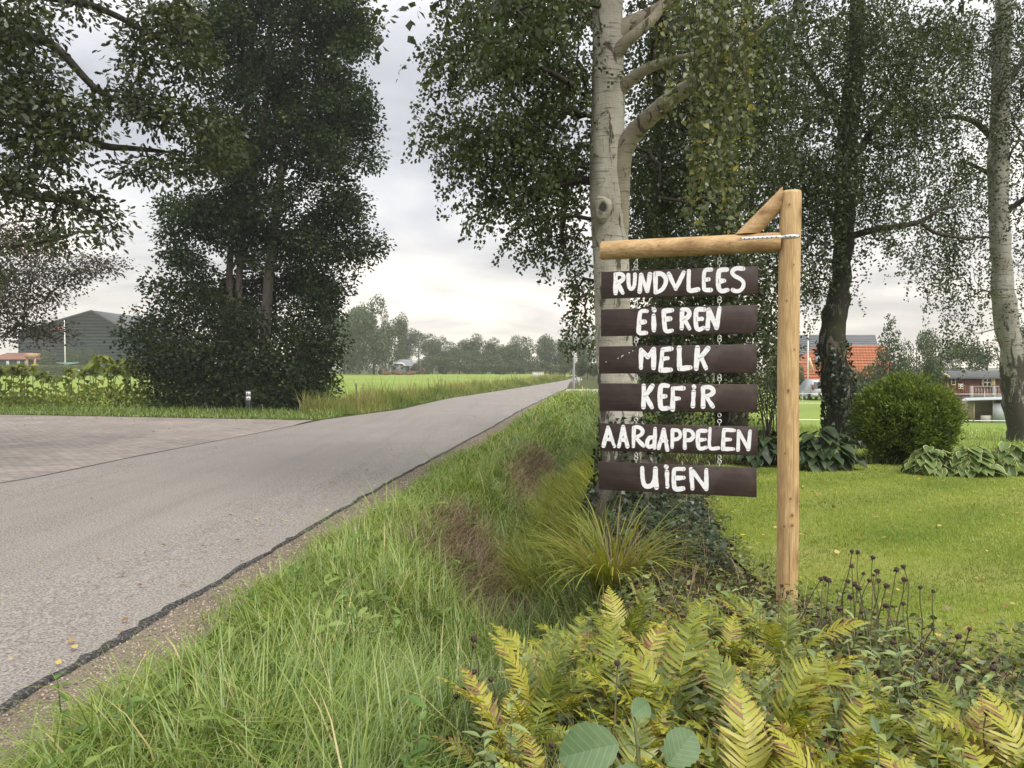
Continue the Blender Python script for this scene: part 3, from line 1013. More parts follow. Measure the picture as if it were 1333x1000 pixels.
M_bark1 = birch_bark('birch_bark_pale', (0.55, 0.525, 0.455), (0.07, 0.062, 0.05), 0.445, 0.7, 0.5, 1.2)
M_bark2 = birch_bark('birch_bark_dark', (0.24, 0.22, 0.18), (0.022, 0.02, 0.016), 0.62, 0.5, 0.4)
M_bark3 = birch_bark('birch_bark_banded', (0.46, 0.44, 0.40), (0.05, 0.045, 0.038), 0.43, 0.95, 0.15, 2.6)
M_branch = plain('dark_twig_bark', (0.045, 0.038, 0.030), 0.85, 0.4, 9, bump=0.4)
M_limb = birch_bark('birch_limb_bark', (0.42, 0.38, 0.29), (0.06, 0.05, 0.04), 0.44, 0.7, 0.5)
M_alderbark = plain('alder_trunk_bark', (0.10, 0.085, 0.07), 0.85, 0.45, 5, bump=0.7, stretch=(1, 1, .25))
M_birchleaf = leafmat('birch_leaf', [(0, (0.024, 0.040, 0.013)), (0.5, (0.054, 0.078, 0.024)), (0.85, (0.10, 0.13, 0.038)), (0.97, (0.15, 0.16, 0.045)), (1, (0.32, 0.24, 0.04))], 0.38)
M_birchleaf_d = leafmat('birch_leaf_deep', [(0, (0.016, 0.028, 0.010)), (0.5, (0.040, 0.062, 0.019)), (1, (0.105, 0.135, 0.038))], 0.35)
M_strand = leafmat('birch_leaf_light', [(0, (0.06, 0.085, 0.028)), (0.5, (0.115, 0.145, 0.05)), (0.95, (0.19, 0.215, 0.085)), (1, (0.42, 0.34, 0.05))], 0.35)
M_oakleaf = leafmat('oak_leaf', [(0, (0.014, 0.024, 0.007)), (0.5, (0.036, 0.055, 0.013)), (0.85, (0.090, 0.105, 0.020)), (1, (0.16, 0.14, 0.03))], 0.36)
M_beechleaf = leafmat('copper_beech_leaf', [(0, (0.022, 0.018, 0.014)), (0.5, (0.045, 0.040, 0.026)), (1, (0.085, 0.058, 0.040))], 0.35)
M_alderleaf = leafmat('alder_leaf', [(0, (0.010, 0.020, 0.008)), (0.5, (0.026, 0.045, 0.016)), (0.85, (0.054, 0.082, 0.027)), (1, (0.085, 0.115, 0.038))], 0.28, 0.015)
M_shrubleaf = leafmat('elder_leaf', [(0, (0.012, 0.022, 0.009)), (0.6, (0.028, 0.045, 0.017)), (1, (0.065, 0.09, 0.032))], 0.28, 0.012)
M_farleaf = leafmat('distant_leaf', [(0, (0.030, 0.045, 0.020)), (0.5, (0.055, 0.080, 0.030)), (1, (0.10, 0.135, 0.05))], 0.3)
M_thuja = leafmat('thuja_spray', [(0, (0.04, 0.07, 0.012)), (0.5, (0.125, 0.185, 0.028)), (1, (0.26, 0.33, 0.06))], 0.3, .02)
M_ivy = leafmat('ivy_leaf', [(0, (0.012, 0.022, 0.011)), (0.6, (0.032, 0.055, 0.024)), (1, (0.075, 0.11, 0.05))], 0.2, 0.05)


def skew(P, base):
    o = P - base; o[:, 2] *= 0.25
    return unit(o)


# ---------------------------------------------------------------- the big birch behind the sign
D1 = 7.9
rows = [(812, 700, 112), (812, 668, 98), (815, 640, 88), (817, 600, 76), (808, 540, 58), (803, 500, 53), (799, 440, 49), (795, 340, 48.5), (791.5, 250, 50), (791, 180, 47), (792, 80, 43), (791, 0, 40), (789, -150, 36), (792, -400, 28), (786, -750, 14), (780, -1000, 5)]
P1, r1 = px_trunk(rows, D1, 90)
r1 = r1 * .91
tb = np.array([*at(812, 668, D1)[:2], -0.05])
birch = thing('birch_tree', 'big pale birch with a dark knot hole, growing behind the hanging boards', 'tree', tb, 'birches along the garden')
b = MB()
n = 30
# irregular, lobed cross-section so the bole reads as fluted wood
th = np.arange(n) * 2 * PI / n
V = []
for k, (p, r) in enumerate(zip(P1, r1)):
    fl = 1 + 0.05 * np.sin(2 * th + 0.9) + 0.045 * np.sin(3 * th + 2.0 + p[2] * 0.4) + 0.02 * np.sin(7 * th + p[2] * 3) + 0.02 * rng.normal(size=n)
    fl = fl + 0.16 * sstep(0.6 - p[2], 0, .6) * np.maximum(0, np.sin(4 * th + .7))
    V.append(np.stack([p[0] + r * fl * np.cos(th), p[1] + r * fl * np.sin(th), np.full(n, p[2])], 1))
V = np.concatenate(V)
i = np.arange(len(P1) - 1)[:, None] * n; j = np.arange(n)[None]; k = (j + 1) % n
b.add(V, np.stack([i + j, i + k, i + n + k, i + n + j], -1).reshape(-1, 4), .5)
trunk = b.build('trunk', M_bark1, birch, True)
# knot: a raised collar round a dark hollow
kc = at(784, 271, D1 - 0.21)
b = MB()
rr = [(0.135, 0.0), (0.115, 0.035), (0.085, 0.055), (0.055, 0.050), (0.035, 0.02), (0.02, -0.03), (0.0, -0.05)]
m_ = 16; V = []
for q, (rad, hgt) in enumerate(rr):
    for a in np.arange(m_) * 2 * PI / m_:
        jj = 1 + 0.12 * math.sin(3 * a + q) + 0.05 * rng.normal()
        V.append(kc + np.array([rad * jj * math.cos(a) * 0.75, -hgt * (1 + 0.25 * math.sin(a)) + 0.02, rad * jj * math.sin(a)]))
F = [[q * m_ + s, q * m_ + (s + 1) % m_, (q + 1) * m_ + (s + 1) % m_, (q + 1) * m_ + s] for q in range(len(rr) - 1) for s in range(m_)]
kn = b.add(V, F, .5).build('knot', M_bark1, birch, True)
b = MB(); a = np.arange(12) * PI / 6
b.add(kc + np.stack([0.030 * np.cos(a), np.full(12, -0.048), 0.047 * np.sin(a)], 1), [list(range(12))], .5).build('knot_hollow', M_dark, kn)
limbs = [
    ([(806, 345, 14, -.02), (808, 290, 22, -.04), (808, 235, 25, -.06), (814, 190, 25, -.1), (850, 148, 23, -.35), (905, 106, 19, -.9), (960, 66, 9, -1.5), (1010, 20, 3, -2.0)], 'a'),
    ([(800, 128, 18), (816, 108, 17, -.1), (850, 86, 13, -.3), (905, 72, 9, -.7), (950, 60, 6, -1.2), (985, 35, 2, -1.8)], 'b'),
    ([(796, 60, 22), (812, 36, 22, .0), (845, 20, 19, .1), (885, -6, 17, .1), (960, -60, 12, .0), (1040, -130, 7, -.2)], 'c'),
    ([(796, 90, 18), (808, 62, 17, -.12), (835, 38, 14, -.2), (860, 10, 12, -.1), (885, -60, 8, .0)], 'd'),
    ([(788, 60, 12, .15), (760, 10, 12, .3), (710, -60, 9, .2), (660, -80, 6, -.2)], 'e'),
    ([(788, -60, 14), (755, -140, 12, -.4), (690, -190, 9, -1.0), (620, -210, 6, -1.4)], 'f'),
    ([(790, -200, 14), (840, -330, 10, .6), (900, -420, 6, 1.2)], 'g'),
]
trk = [(P1[20:], None)]
for rows, nm in limbs:
    Pl, rl = px_trunk(rows, D1, 16)
    MB().tube(Pl, rl, 14).build('limb', M_limb, birch, True)
    trk.append((Pl[7:], None))
bl = [(695, 25, 75, 40, 7.6, 1.4, 56), (625, 12, 34, 22, 7.6, 1.0, 12), (596, 78, 24, 16, 7.6, .7, 10), (660, 85, 60, 35, 7.6, 1.3, 34), (735, 110, 40, 60, 8.2, 1.0, 40), (700, 170, 45, 40, 8, 1.2, 34),
      (648, 170, 34, 20, 7.6, 1.0, 16), (588, 162, 20, 12, 7.6, .6, 8), (622, 205, 26, 16, 7.6, .7, 10), (690, 235, 45, 40, 8, 1.0, 30), (740, 240, 28, 55, 8.6, .8, 26), (645, 262, 22, 22, 7.8, .6, 9),
      (715, 300, 34, 30, 8.3, .8, 16), (752, 330, 22, 40, 8.8, .6, 12), (752, 385, 16, 20, 9, .5, 6), (758, 440, 11, 22, 9, .4, 6)]
A1 = blob_points(bl)
rb_ = [(870, 30, 60, 40, 9.4, 1.3, 40), (860, 120, 45, 40, 9.8, 1.0, 26), (930, 130, 45, 60, 10, 1.2, 34), (860, 215, 40, 45, 10, 1.0, 28), (920, 240, 45, 45, 10, 1.0, 28), (980, 60, 50, 55, 9.6, 1.2, 36), (985, 160, 40, 50, 10, 1.0, 22), (850, 290, 30, 25, 10, .7, 12)]
A2 = blob_points(rb_)
topb = [(700, -150, 150, 110, 8, 2.0, 60), (900, -200, 160, 120, 8, 2.2, 60), (790, -420, 150, 140, 8, 2, 50), (560, -120, 70, 60, 7.6, 1.0, 16)]  # unseen upper crown, coarsely leaved, put in for the shade it casts
A3 = blob_points(topb)
AA = np.concatenate([A1, A2, A3])
br_ = grow(trk, AA, 0.3, 0.006, 0.42, 0.05)
w = MB(); add_wood(w, br_)
w.build('branches', M_branch, birch)
b = MB()
c0 = np.array([*P1[50][:2], 0])
strands(b, A1, skew(A1, c0), 6, 8, 0.06, 0.047, 0.036, 0, 0.95, droop=0.42, spread=0.12, per=3)
strands(b, A2, skew(A2, c0), 7, 11, 0.075, 0.050, 0.040, 0, 0.6, droop=0.5, spread=0.2, per=3)
strands(b, A3, skew(A3, c0), 4, 9, 0.12, 0.10, 0.08, 0, 0.8, droop=0.4, spread=0.35, per=2)
b.build('crown', M_birchleaf, birch)
# long paler-leaved twigs hanging in front of the trunk's right-hand limbs
w, b = MB(), MB()
for q in range(64):
    u = rng.normal(934, 31); d = U(5.4, 6.3); v0 = U(-120, 70)
    S = at(u, v0, d); v1 = 235 + 60 * math.sin((u - 890) / 30) + U(-110, 60) if q > 12 else U(180, 310)
    v1 = min(v1, 318)
    if abs(u - 935) > 38: v1 *= 0.62
    L = S[2] - at(u, v1, d)[2]
    m = max(5, int(L / 0.05))
    zz = np.linspace(0, L, m)
    pth = np.stack([S[0] + np.cumsum(rng.normal(size=m)) * .008 + 0.10 * np.sin(zz * 1.3 + q) * zz / max(L, .1), S[1] + np.cumsum(rng.normal(size=m)) * .010, S[2] - zz], 1)
    w.tube(pth[::2] if m > 8 else pth, np.linspace(0.0035, 0.0011, len(pth[::2] if m > 8 else pth)), 3, cap=False)
    for rep in range(3):
        q_ = pth + rng.normal(size=pth.shape) * 0.026
        sel = R(m) < 0.85
        q_ = q_[sel]
        Adir = rng.normal(size=q_.shape) * 0.8 + np.array([0, 0, -.55])
        LL = 0.046 * U(0.6, 1.2, len(q_))
        shaped_leaves(b, [(0, 0), (.10, .22), (.34, .38), (.62, .24), (1, 0)], q_, Adir, rand_unit(len(q_)) + np.array([0, -.5, .4]), LL, R(len(q_)) ** 1.0)
cs = np.array([at(930, -60, 5.9), at(905, -30, 5.9), at(955, 0, 5.9)])
for p in cs:
    Pm, rm = smooth_path([at(985, 35, D1 - 1.8), (at(985, 35, D1 - 1.8) + p) / 2 + np.array([0, 0, .1]), p], [.016, .01, .006], 8)
    w.tube(Pm, rm, 5, cap=False)
w.build('hanging_twigs', M_branch, birch)
b.build('hanging_leaves', M_strand, birch)


# ---------------------------------------------------------------- the other birches of the row
def small_birch(rows, d, limbs, blobs, label, bark, leafm, Lf, top=None, K=12, n=6, step=.085, droop=.5, per=2, spread=.22, base_v=None, leafn=1.0, side=18):
    P, r = px_trunk(rows, d, 50)
    base = P[0].copy(); base[2] = H(base[0], base[1]) - 0.05
    tr = thing('birch_tree', label, 'tree', base, 'birches along the garden')
    b = MB(); b.tube(P * np.array([1, 1, 1]) + rng.normal(size=P.shape) * 0.012, r * (1 + 0.06 * rng.normal(size=len(r))), side)
    b.build('trunk', bark, tr, True)
    trk = [(P[18:], None)]
    for lr in limbs:
        Pl, rl = px_trunk(lr, d, 14)
        MB().tube(Pl, rl, 9).build('limb', M_branch, tr, True)
        trk.append((Pl[3:], None))
    A = blob_points(blobs); al = [A]
    Tp = blob_points(top) if top else np.zeros((0, 3))
    w = MB(); add_wood(w, grow(trk, np.concatenate([A, Tp]), 0.3, 0.006, 0.42, 0.06))
    w.build('branches', M_branch, tr)
    b = MB(); c0 = np.array([*P[30][:2], 0])
    strands(b, A, skew(A, c0), n, K, step, Lf, Lf * .78, 0, 1, droop=droop, spread=spread, per=per)
    if len(Tp):
        strands(b, Tp, skew(Tp, c0), 4, 8, .16, .15, .12, 0, 1, droop=.4, spread=.5, per=2)
    b.build('crown', leafm, tr)
    return tr, P, r


T2, P2, r2 = small_birch([(1100, 600, 62), (1098, 585, 48), (1096, 560, 41), (1092, 520, 36), (1087, 480, 33), (1084, 440, 32), (1087, 410, 29), (1094, 370, 26), (1098, 300, 26), (1100, 230, 27), (1106, 150, 24), (1115, 60, 20), (1118, -60, 17), (1122, -250, 12), (1124, -500, 5)], 14.2,
    [[(1102, 310, 10), (1135, 300, 9, -.3), (1175, 294, 7.5, -.5), (1200, 288, 6, -.6), (1225, 272, 4, -.7), (1245, 268, 3, -.7)],
     [(1198, 289, 5, -.6), (1215, 302, 5, -.7), (1240, 308, 4, -.8), (1270, 312, 3, -.8)],
     [(1096, 300, 9), (1075, 270, 8, -.3), (1050, 250, 6, -.6)], [(1100, 230, 12), (1135, 170, 9, .4), (1180, 110, 6, .8)], [(1102, 180, 12), (1065, 110, 9, .2), (1025, 50, 6, .3)]],
    [(1040, 40, 60, 50, 13.6, 1.5, 60), (1130, 40, 70, 55, 13.8, 1.6, 80), (1200, 60, 45, 60, 14, 1.4, 44), (1050, 130, 55, 50, 13.6, 1.4, 50), (1130, 140, 70, 60, 13.8, 1.4, 84), (1195, 160, 40, 55, 14, 1.2, 36),
     (1035, 215, 45, 45, 13.6, 1.2, 36), (1090, 230, 50, 45, 13.6, 1.0, 44), (1150, 235, 40, 35, 13.6, 1.0, 24), (1045, 300, 35, 40, 13.6, 1.0, 24), (1075, 330, 22, 40, 13.8, .8, 16), (1125, 310, 26, 25, 13.8, .6, 10), (1160, 312, 26, 14, 13.6, .5, 6), (1050, 375, 22, 28, 13.8, .7, 8), (1070, 250, 60, 60, 15, 1, 40)],
    'dark ivy-footed birch beside the clipped thuja ball, with one long bare side branch', M_bark2, M_birchleaf_d, 0.056, [(1120, -150, 170, 110, 14, 2.5, 60)], K=11, n=5, per=3)
T3, P3, r3 = small_birch([(1338, 600, 70), (1336, 578, 46), (1330, 545, 36), (1322, 500, 31), (1316, 450, 29), (1308, 400, 27), (1304, 350, 25), (1301, 300, 24), (1300, 200, 24), (1303, 100, 22), (1308, 0, 19), (1310, -150, 15), (1312, -400, 6)], 15.2,
    [[(1302, 280, 8), (1325, 265, 7, -.2), (1360, 240, 5, -.5)], [(1300, 190, 9), (1270, 160, 7, .2), (1235, 150, 5, .3)], [(1304, 120, 9), (1340, 70, 7, .2), (1380, 40, 5, .3)], [(1300, 240, 7), (1285, 225, 6, .1), (1255, 210, 4, .2)]],
    [(1250, 50, 35, 45, 15, 1.2, 26), (1320, 40, 45, 50, 15, 1.4, 48), (1255, 130, 30, 40, 15, 1.0, 20), (1325, 130, 40, 50, 15, 1.2, 36), (1255, 215, 35, 40, 15, 1.0, 26), (1225, 280, 25, 35, 15, .8, 12), (1265, 290, 28, 40, 15, .8, 20), (1225, 345, 18, 30, 15, .6, 7), (1262, 370, 20, 40, 15, .6, 12), (1325, 220, 25, 50, 15, 1.0, 16), (1335, 320, 16, 60, 15, .8, 12), (1330, 410, 16, 40, 15, .6, 5), (1258, 430, 12, 20, 15, .4, 5), (1400, 80, 50, 80, 15, 1.3, 24)],
    'banded white birch with dark cracked foot, nearest the red shed', M_bark3, M_birchleaf_d, 0.056, [(1310, -150, 130, 100, 15, 2, 36)], K=13, n=4, droop=.8, per=3)
T4, P4, r4 = small_birch([(952, 604, 70), (952, 590, 50), (952, 540, 44), (950, 490, 40), (947, 430, 34), (944, 360, 28), (940, 260, 24), (938, 120, 20), (936, -60, 16), (934, -300, 6)], 13.2,
    [[(944, 330, 10), (915, 280, 8, -.2), (885, 250, 6, -.4)], [(944, 300, 10), (975, 250, 8, .2), (1000, 220, 6, .2)]],
    [(880, 340, 40, 50, 12.6, 1.0, 44), (930, 345, 45, 55, 12.8, 1.0, 60), (980, 345, 30, 55, 13, 1.0, 36), (870, 430, 34, 40, 12.8, .8, 34), (925, 430, 40, 50, 12.8, .8, 48), (980, 425, 26, 45, 13, .8, 26), (885, 500, 30, 26, 12.8, .6, 22), (940, 490, 30, 26, 12.8, .6, 18), (905, 180, 55, 70, 13.6, 1.2, 40), (970, 250, 40, 60, 13.6, 1, 34)],
    'dark drooping birch behind the hanging boards with ivy-black trunk', M_bark2, M_birchleaf_d, 0.070, [(940, -60, 120, 100, 13, 2, 24)], K=9, n=6, droop=.6)
T5, P5, r5 = small_birch([(870, 596, 40), (869, 580, 30), (868, 530, 26), (866, 470, 24), (862, 380, 20), (858, 250, 16), (856, 80, 12), (856, -100, 5)], 16.5,
    [], [(850, 420, 26, 50, 16, .8, 26), (845, 330, 30, 50, 16, .8, 26), (865, 240, 40, 60, 16, .9, 30), (868, 505, 26, 26, 16, .6, 22), (845, 480, 18, 40, 16, .6, 14)],
    'slender dark birch standing behind the pale birch trunk', M_bark2, M_birchleaf_d, 0.075, None, K=9, n=6, droop=.6)

# ivy on trunks: its own plant
def trunk_ivy(P, r, zmax, n, label, sides=(0, 2 * PI), size=0.05, fade=True):
    base = np.array([*P[0][:2], H(P[0][0], P[0][1])])
    iv = thing('ivy', label, 'ivy', base)
    z = zmax * R(n) ** (1.6 if fade else 1.0)
    a = U(*sides, n)
    cx = np.interp(z, P[:, 2], P[:, 0]); cy = np.interp(z, P[:, 2], P[:, 1]); rr = np.interp(z, P[:, 2], r)
    keep = vnoise(a * 1.5, z, 2.2) > 0.30 + 0.35 * z / zmax
    z, a, cx, cy, rr = [q[keep] for q in (z, a, cx, cy, rr)]
    o = np.stack([np.cos(a), np.sin(a), np.zeros(len(a))], 1)
    pos = np.stack([cx, cy, z], 1) + o * (rr * 1.08 + U(0.0, 0.06, len(a)))[:, None]
    b = MB()
    shaped_leaves(b, [(0, 0), (.05, .30), (.35, .42), (.5, .24), (1, 0)], pos, rng.normal(size=pos.shape) * .7 + np.array([0, 0, -.7]), o + rng.normal(size=o.shape) * .4, size * U(.6, 1.3, len(pos)), R(len(pos)))
    b.build('leaves', M_ivy, iv)
    w = MB()
    for k in range(10):
        a0 = U(*sides); zz = np.linspace(0, zmax * U(.5, 1), 14)
        aa = a0 + 0.3 * np.sin(zz * 3 + k)
        cx = np.interp(zz, P[:, 2], P[:, 0]); cy = np.interp(zz, P[:, 2], P[:, 1]); rr = np.interp(zz, P[:, 2], r) * 1.04 + .01
        w.tube(np.stack([cx + rr * np.cos(aa), cy + rr * np.sin(aa), zz], 1), 0.006, 4, cap=False)
    w.build('stem', M_branch, iv)


trunk_ivy(P1, r1, 1.0, 2600, 'dark ivy climbing the foot of the big pale birch')
trunk_ivy(P2, r2, 2.0, 2600, 'dark ivy climbing the trunk beside the clipped thuja ball', size=.07)

# ---------------------------------------------------------------- alders and undergrowth beyond the side road
DA = 27.5
alder_specs = [
    ('slim leaning alder with bare lower trunk behind the small marker post', [(300, 534, 11), (300, 480, 10), (299, 420, 9), (299, 350, 8.5), (306, 250, 7.5), (320, 150, 7), (327, 60, 6), (328, -80, 5), (330, -300, 2.5)],
     [(250, 280, 45, 45, 27, 2, 40), (240, 330, 30, 30, 27, 1.6, 16), (290, 200, 50, 50, 27, 2.2, 48), (300, 110, 45, 55, 27, 2.2, 46), (270, 40, 50, 45, 27, 2.2, 40), (320, 20, 45, 40, 27, 2, 36)]),
    ('middle alder of the dark clump, sharing leaves with its neighbours', [(313, 535, 10), (312, 470, 9.5), (311, 400, 9), (313, 340, 8.5), (325, 250, 8), (345, 150, 7), (352, 40, 6), (355, -120, 4), (356, -300, 2)],
     [(340, 250, 55, 45, 28, 2.2, 56), (350, 170, 50, 50, 28, 2.2, 52), (365, 80, 45, 50, 28, 2.2, 46), (350, 320, 50, 35, 28, 2, 40), (300, 372, 60, 30, 29.6, 1, 34), (385, 375, 46, 40, 29.4, 1.2, 34), (330, 420, 60, 30, 29.6, 1, 30), (300, 290, 40, 40, 28, 2, 34), (370, 10, 45, 40, 28, 2, 34)]),
    ('tallest stout alder of the dark clump with broad leafy right flank', [(343, 537, 16), (344, 480, 14), (346, 420, 13.5), (351, 350, 12.5), (360, 270, 11), (372, 180, 9), (385, 60, 7.5), (388, -60, 6), (392, -300, 3)],
     [(430, 60, 45, 50, 27.5, 2, 48), (470, 40, 26, 34, 27.5, 1.4, 18), (440, 130, 42, 40, 27.5, 2, 44), (470, 165, 20, 26, 27.5, 1.2, 12), (420, 200, 50, 45, 27.5, 2, 50), (445, 270, 36, 40, 27.5, 1.8, 32), (410, 310, 45, 40, 27.5, 2, 40), (450, 330, 24, 30, 27.5, 1.4, 12), (482, 320, 14, 22, 27.5, .8, 6), (420, 370, 34, 36, 27.5, 1.6, 26), (395, 130, 40, 60, 27.5, 2, 40), (430, 0, 50, 36, 27.5, 2, 36), (478, 200, 14, 20, 27.5, .8, 5)]),
]
for label, rows, blobs in alder_specs:
    P, r = px_trunk(rows, DA, 40)
    base = np.array([P[0][0], P[0][1], -0.05])
    tr = thing('alder_tree', label, 'tree', base, 'alders beyond the side road')
    MB().tube(P, r, 12).build('trunk', M_alderbark, tr, True)
    A = blob_points(blobs)
    Tp = blob_points([(rows[-2][0], -130, 110, 90, DA, 3, 26)])
    w = MB(); add_wood(w, grow([(P[12:], None)], np.concatenate([A, Tp]), .35, .010, .42, .08), .03)
    w.build('branches', M_branch, tr)
    b = MB(); tufts(b, A, 120, .60, 0.13, 0.10, None, .55); tufts(b, Tp, 26, 1.6, .28, .22, None, .3)
    b.build('crown', M_alderleaf, tr)
shrub_specs = [
    ('broad dark elder shrub on the left side of the alder clump', (262, 533), [(215, 450, 50, 50, 27, 1.6, 46), (180, 440, 24, 30, 26.8, 1.0, 10), (260, 400, 50, 40, 27, 1.6, 34), (225, 380, 35, 25, 27, 1.2, 12), (260, 480, 55, 55, 26.6, 1.5, 66), (215, 505, 26, 30, 26.6, 1.0, 14)]),
    ('dense dark shrub at the foot of the alders, hiding their trunks', (330, 536), [(320, 480, 45, 50, 26.6, 1.4, 62), (310, 430, 40, 40, 27, 1.4, 36), (330, 515, 45, 25, 26.2, .9, 34), (290, 515, 30, 24, 26.2, .9, 22)]),
    ('dark leafy shrub on the road side of the alder clump', (388, 537), [(385, 470, 42, 60, 26.8, 1.5, 64), (405, 420, 34, 44, 27, 1.3, 34), (400, 515, 26, 28, 26.2, 1.0, 34), (375, 525, 26, 16, 26, .8, 18), (418, 480, 16, 40, 26.6, .8, 16), (425, 455, 16, 16, 26.8, .6, 7)]),
]
for label, (bu, bv), blobs in shrub_specs:
    base = at(bu, bv, 26.9); base[2] = -0.03
    sh = thing('elder_shrub', label, 'shrub', base, 'shrubs under the alders')
    A = blob_points(blobs)
    stems = []
    for k in range(5):
        p1 = base + np.array([U(-.6, .6), U(-.3, .3), U(1.0, 1.6)])
        stems.append((np.array([base + np.array([U(-.25, .25), 0, 0]), (base + p1) / 2 + rng.normal(size=3) * .05, p1]), None))
    w = MB()
    for s_, _ in stems:
        w.tube(s_, [.05, .04, .03], 6)
    add_wood(w, grow([(np.concatenate([s_[1:] for s_, _ in stems]), None)], A, .3, .008, .42, .05))
    w.build('stems', M_branch, sh)
    b = MB(); tufts(b, A, 75, .72, .14, .095, None, .35)
    b.build('foliage', M_shrubleaf, sh)

# ---------------------------------------------------------------- oak reaching in from the left, copper beech behind it
ob = np.array([-13.2, 8.2, -0.05])
oak = thing('oak_tree', 'near oak reaching lobed olive-green leaves over the side road', 'tree', ob)
P, r = smooth_path([ob, ob + [0.1, .1, 1.5], ob + [.3, .3, 3.5], ob + [.5, .6, 6], ob + [.9, 1.0, 9.5]], [.55, .42, .36, .28, .12], 24)
MB().tube(P, r, 16).build('trunk', M_alderbark, oak, True)
trk = [(P[10:], None)]
for rows, d0, d1 in [([(-60, 120), (40, 165), (100, 176), (135, 190), (170, 193), (210, 197)], 11.0, 12.4), ([(-60, 60), (20, 50), (70, 60), (130, 120), (180, 135)], 10.8, 12), ([(-100, 0), (0, -10), (90, 0), (150, 20), (220, 60)], 11, 12.4),
                 ([(-120, 200), (-40, 230), (40, 255), (90, 262), (130, 280)], 10.6, 11.6), ([(-80, -80), (60, -70), (180, -40), (260, 20)], 11, 12.5)]:
    st = P[14] if rows[0][1] < 50 else P[11]
    ds = np.linspace(d0, d1, len(rows))
    Pl, rl = smooth_path([st] + [at(u, v, d) for (u, v), d in zip(rows, ds)], [.16, .12] + list(np.linspace(.085, .03, len(rows) - 1)), 22)
    MB().tube(Pl, rl, 9).build('limb', M_branch, oak, True)
    trk.append((Pl[4:], None))
bl = [(22, 40, 52, 50, 11, 1.3, 60), (-10, 130, 60, 70, 10.8, 1.3, 60), (55, 130, 40, 40, 11.2, 1.1, 36), (60, 195, 45, 30, 11, 1, 36), (10, 240, 50, 35, 10.8, 1, 36), (215, 30, 60, 36, 12, 1.2, 52), (250, 80, 34, 34, 12.2, 1.0, 30), (180, 75, 30, 26, 12, 1, 20), (160, 130, 36, 24, 11.8, .9, 20), (215, 140, 40, 34, 12, 1, 30), (265, 165, 36, 26, 12.2, .8, 24), (295, 190, 24, 20, 12.2, .6, 12), (250, 215, 36, 20, 12.2, .7, 18), (205, 215, 30, 20, 12, .7, 12),
      (120, 150, 36, 24, 11.4, .9, 20), (165, 222, 22, 12, 11.8, .6, 7), (90, 265, 30, 20, 11.2, .7, 13), (138, 290, 14, 22, 11.6, .5, 8), (122, 262, 16, 16, 11.4, .5, 6), (112, 8, 16, 12, 11.6, .6, 6), (60, 300, 50, 22, 10.8, .9, 14), (-20, 330, 40, 40, 10.6, .9, 16)]
A = blob_points(bl)
Tp = blob_points([(-80, -160, 260, 120, 11, 2.2, 60), (-200, 100, 100, 150, 10.5, 1.6, 30), (250, -110, 110, 60, 12, 1.5, 20)])
w = MB(); add_wood(w, grow(trk, np.concatenate([A, Tp]), .2, .006, .42, .05))
w.build('branches', M_branch, oak)
b = MB(); tufts(b, A, 27, .34, .105, .08, OAK, .35, (0, .95), .65); tufts(b, Tp, 14, .8, .26, .16, None, .35)
b.build('crown', M_oakleaf, oak)

bb = np.array([*gnd(-160, 534)[:2], -0.05])
beech = thing('copper_beech_tree', 'copper-leaved beech with fine reddish sprays in front of the grey barn', 'tree', bb)
P, r = smooth_path([bb, bb + [.1, 0, 2], bb + [.2, 0, 5], bb + [.3, .2, 9]], [.4, .3, .22, .08], 18)
MB().tube(P, r, 12).build('trunk', M_alderbark, beech, True)
dB = bb[1]
bl = [(30, 310, 55, 36, dB, 2, 40), (60, 345, 60, 26, dB, 1.8, 34), (115, 345, 30, 16, dB, 1, 10), (140, 350, 16, 8, dB, .6, 4), (20, 380, 50, 36, dB, 2, 40), (75, 380, 36, 20, dB, 1.4, 16), (25, 425, 36, 22, dB, 1.6, 22), (60, 435, 22, 14, dB, 1, 8), (-40, 400, 60, 70, dB, 2, 60), (-60, 300, 60, 60, dB, 2, 40)]
A = blob_points(bl)
w = MB(); add_wood(w, grow([(P[3:], None)], A, .15, .008, .42, .09), .03)
w.build('branches', M_branch, beech)
b = MB(); tufts(b, A, 60, .95, .11, .075, None, .45, (0, 1), .4)
b.build('crown', M_beechleaf, beech)

# ---------------------------------------------------------------- grasses
def blades(b, P, Hh, W, az, lean, curl, segs=3, rnd=None, wpow=0.7):
    n = len(P)
    d = np.stack([np.cos(az), np.sin(az), np.zeros(n)], 1)
    side = np.stack([-np.sin(az + rng.normal(size=n) * .5), np.cos(az), np.zeros(n)], 1)
    pos = P.copy(); lv = []
    rnd = R(n) if rnd is None else rnd
    for k in range(segs + 1):
        tt = k / segs
        w = (W * (1 - tt) ** wpow)[:, None]
        lv.append((pos - side * w * .5, pos + side * w * .5) if k < segs else (pos,))
        a = lean + curl * (tt + .5 / segs)
        pos = pos + (d * np.sin(a)[:, None] + np.array([0, 0, 1]) * np.cos(a)[:, None]) * (Hh / segs)[:, None]
    V = np.concatenate([q for l in lv for q in l])
    o = np.arange(n)
    for k in range(segs - 1):
        a = 2 * k * n
        b.F.append((np.stack([a + o, a + n + o, a + 3 * n + o, a + 2 * n + o], 1) + b.n, rnd, np.full(n, (k + .5) / segs)))
    a = 2 * (segs - 1) * n
    b.F.append((np.stack([a + o, a + n + o, a + 2 * n + o], 1) + b.n, rnd, np.full(n, 1 - .5 / segs)))
    b.V.append(V); b.n += len(V)


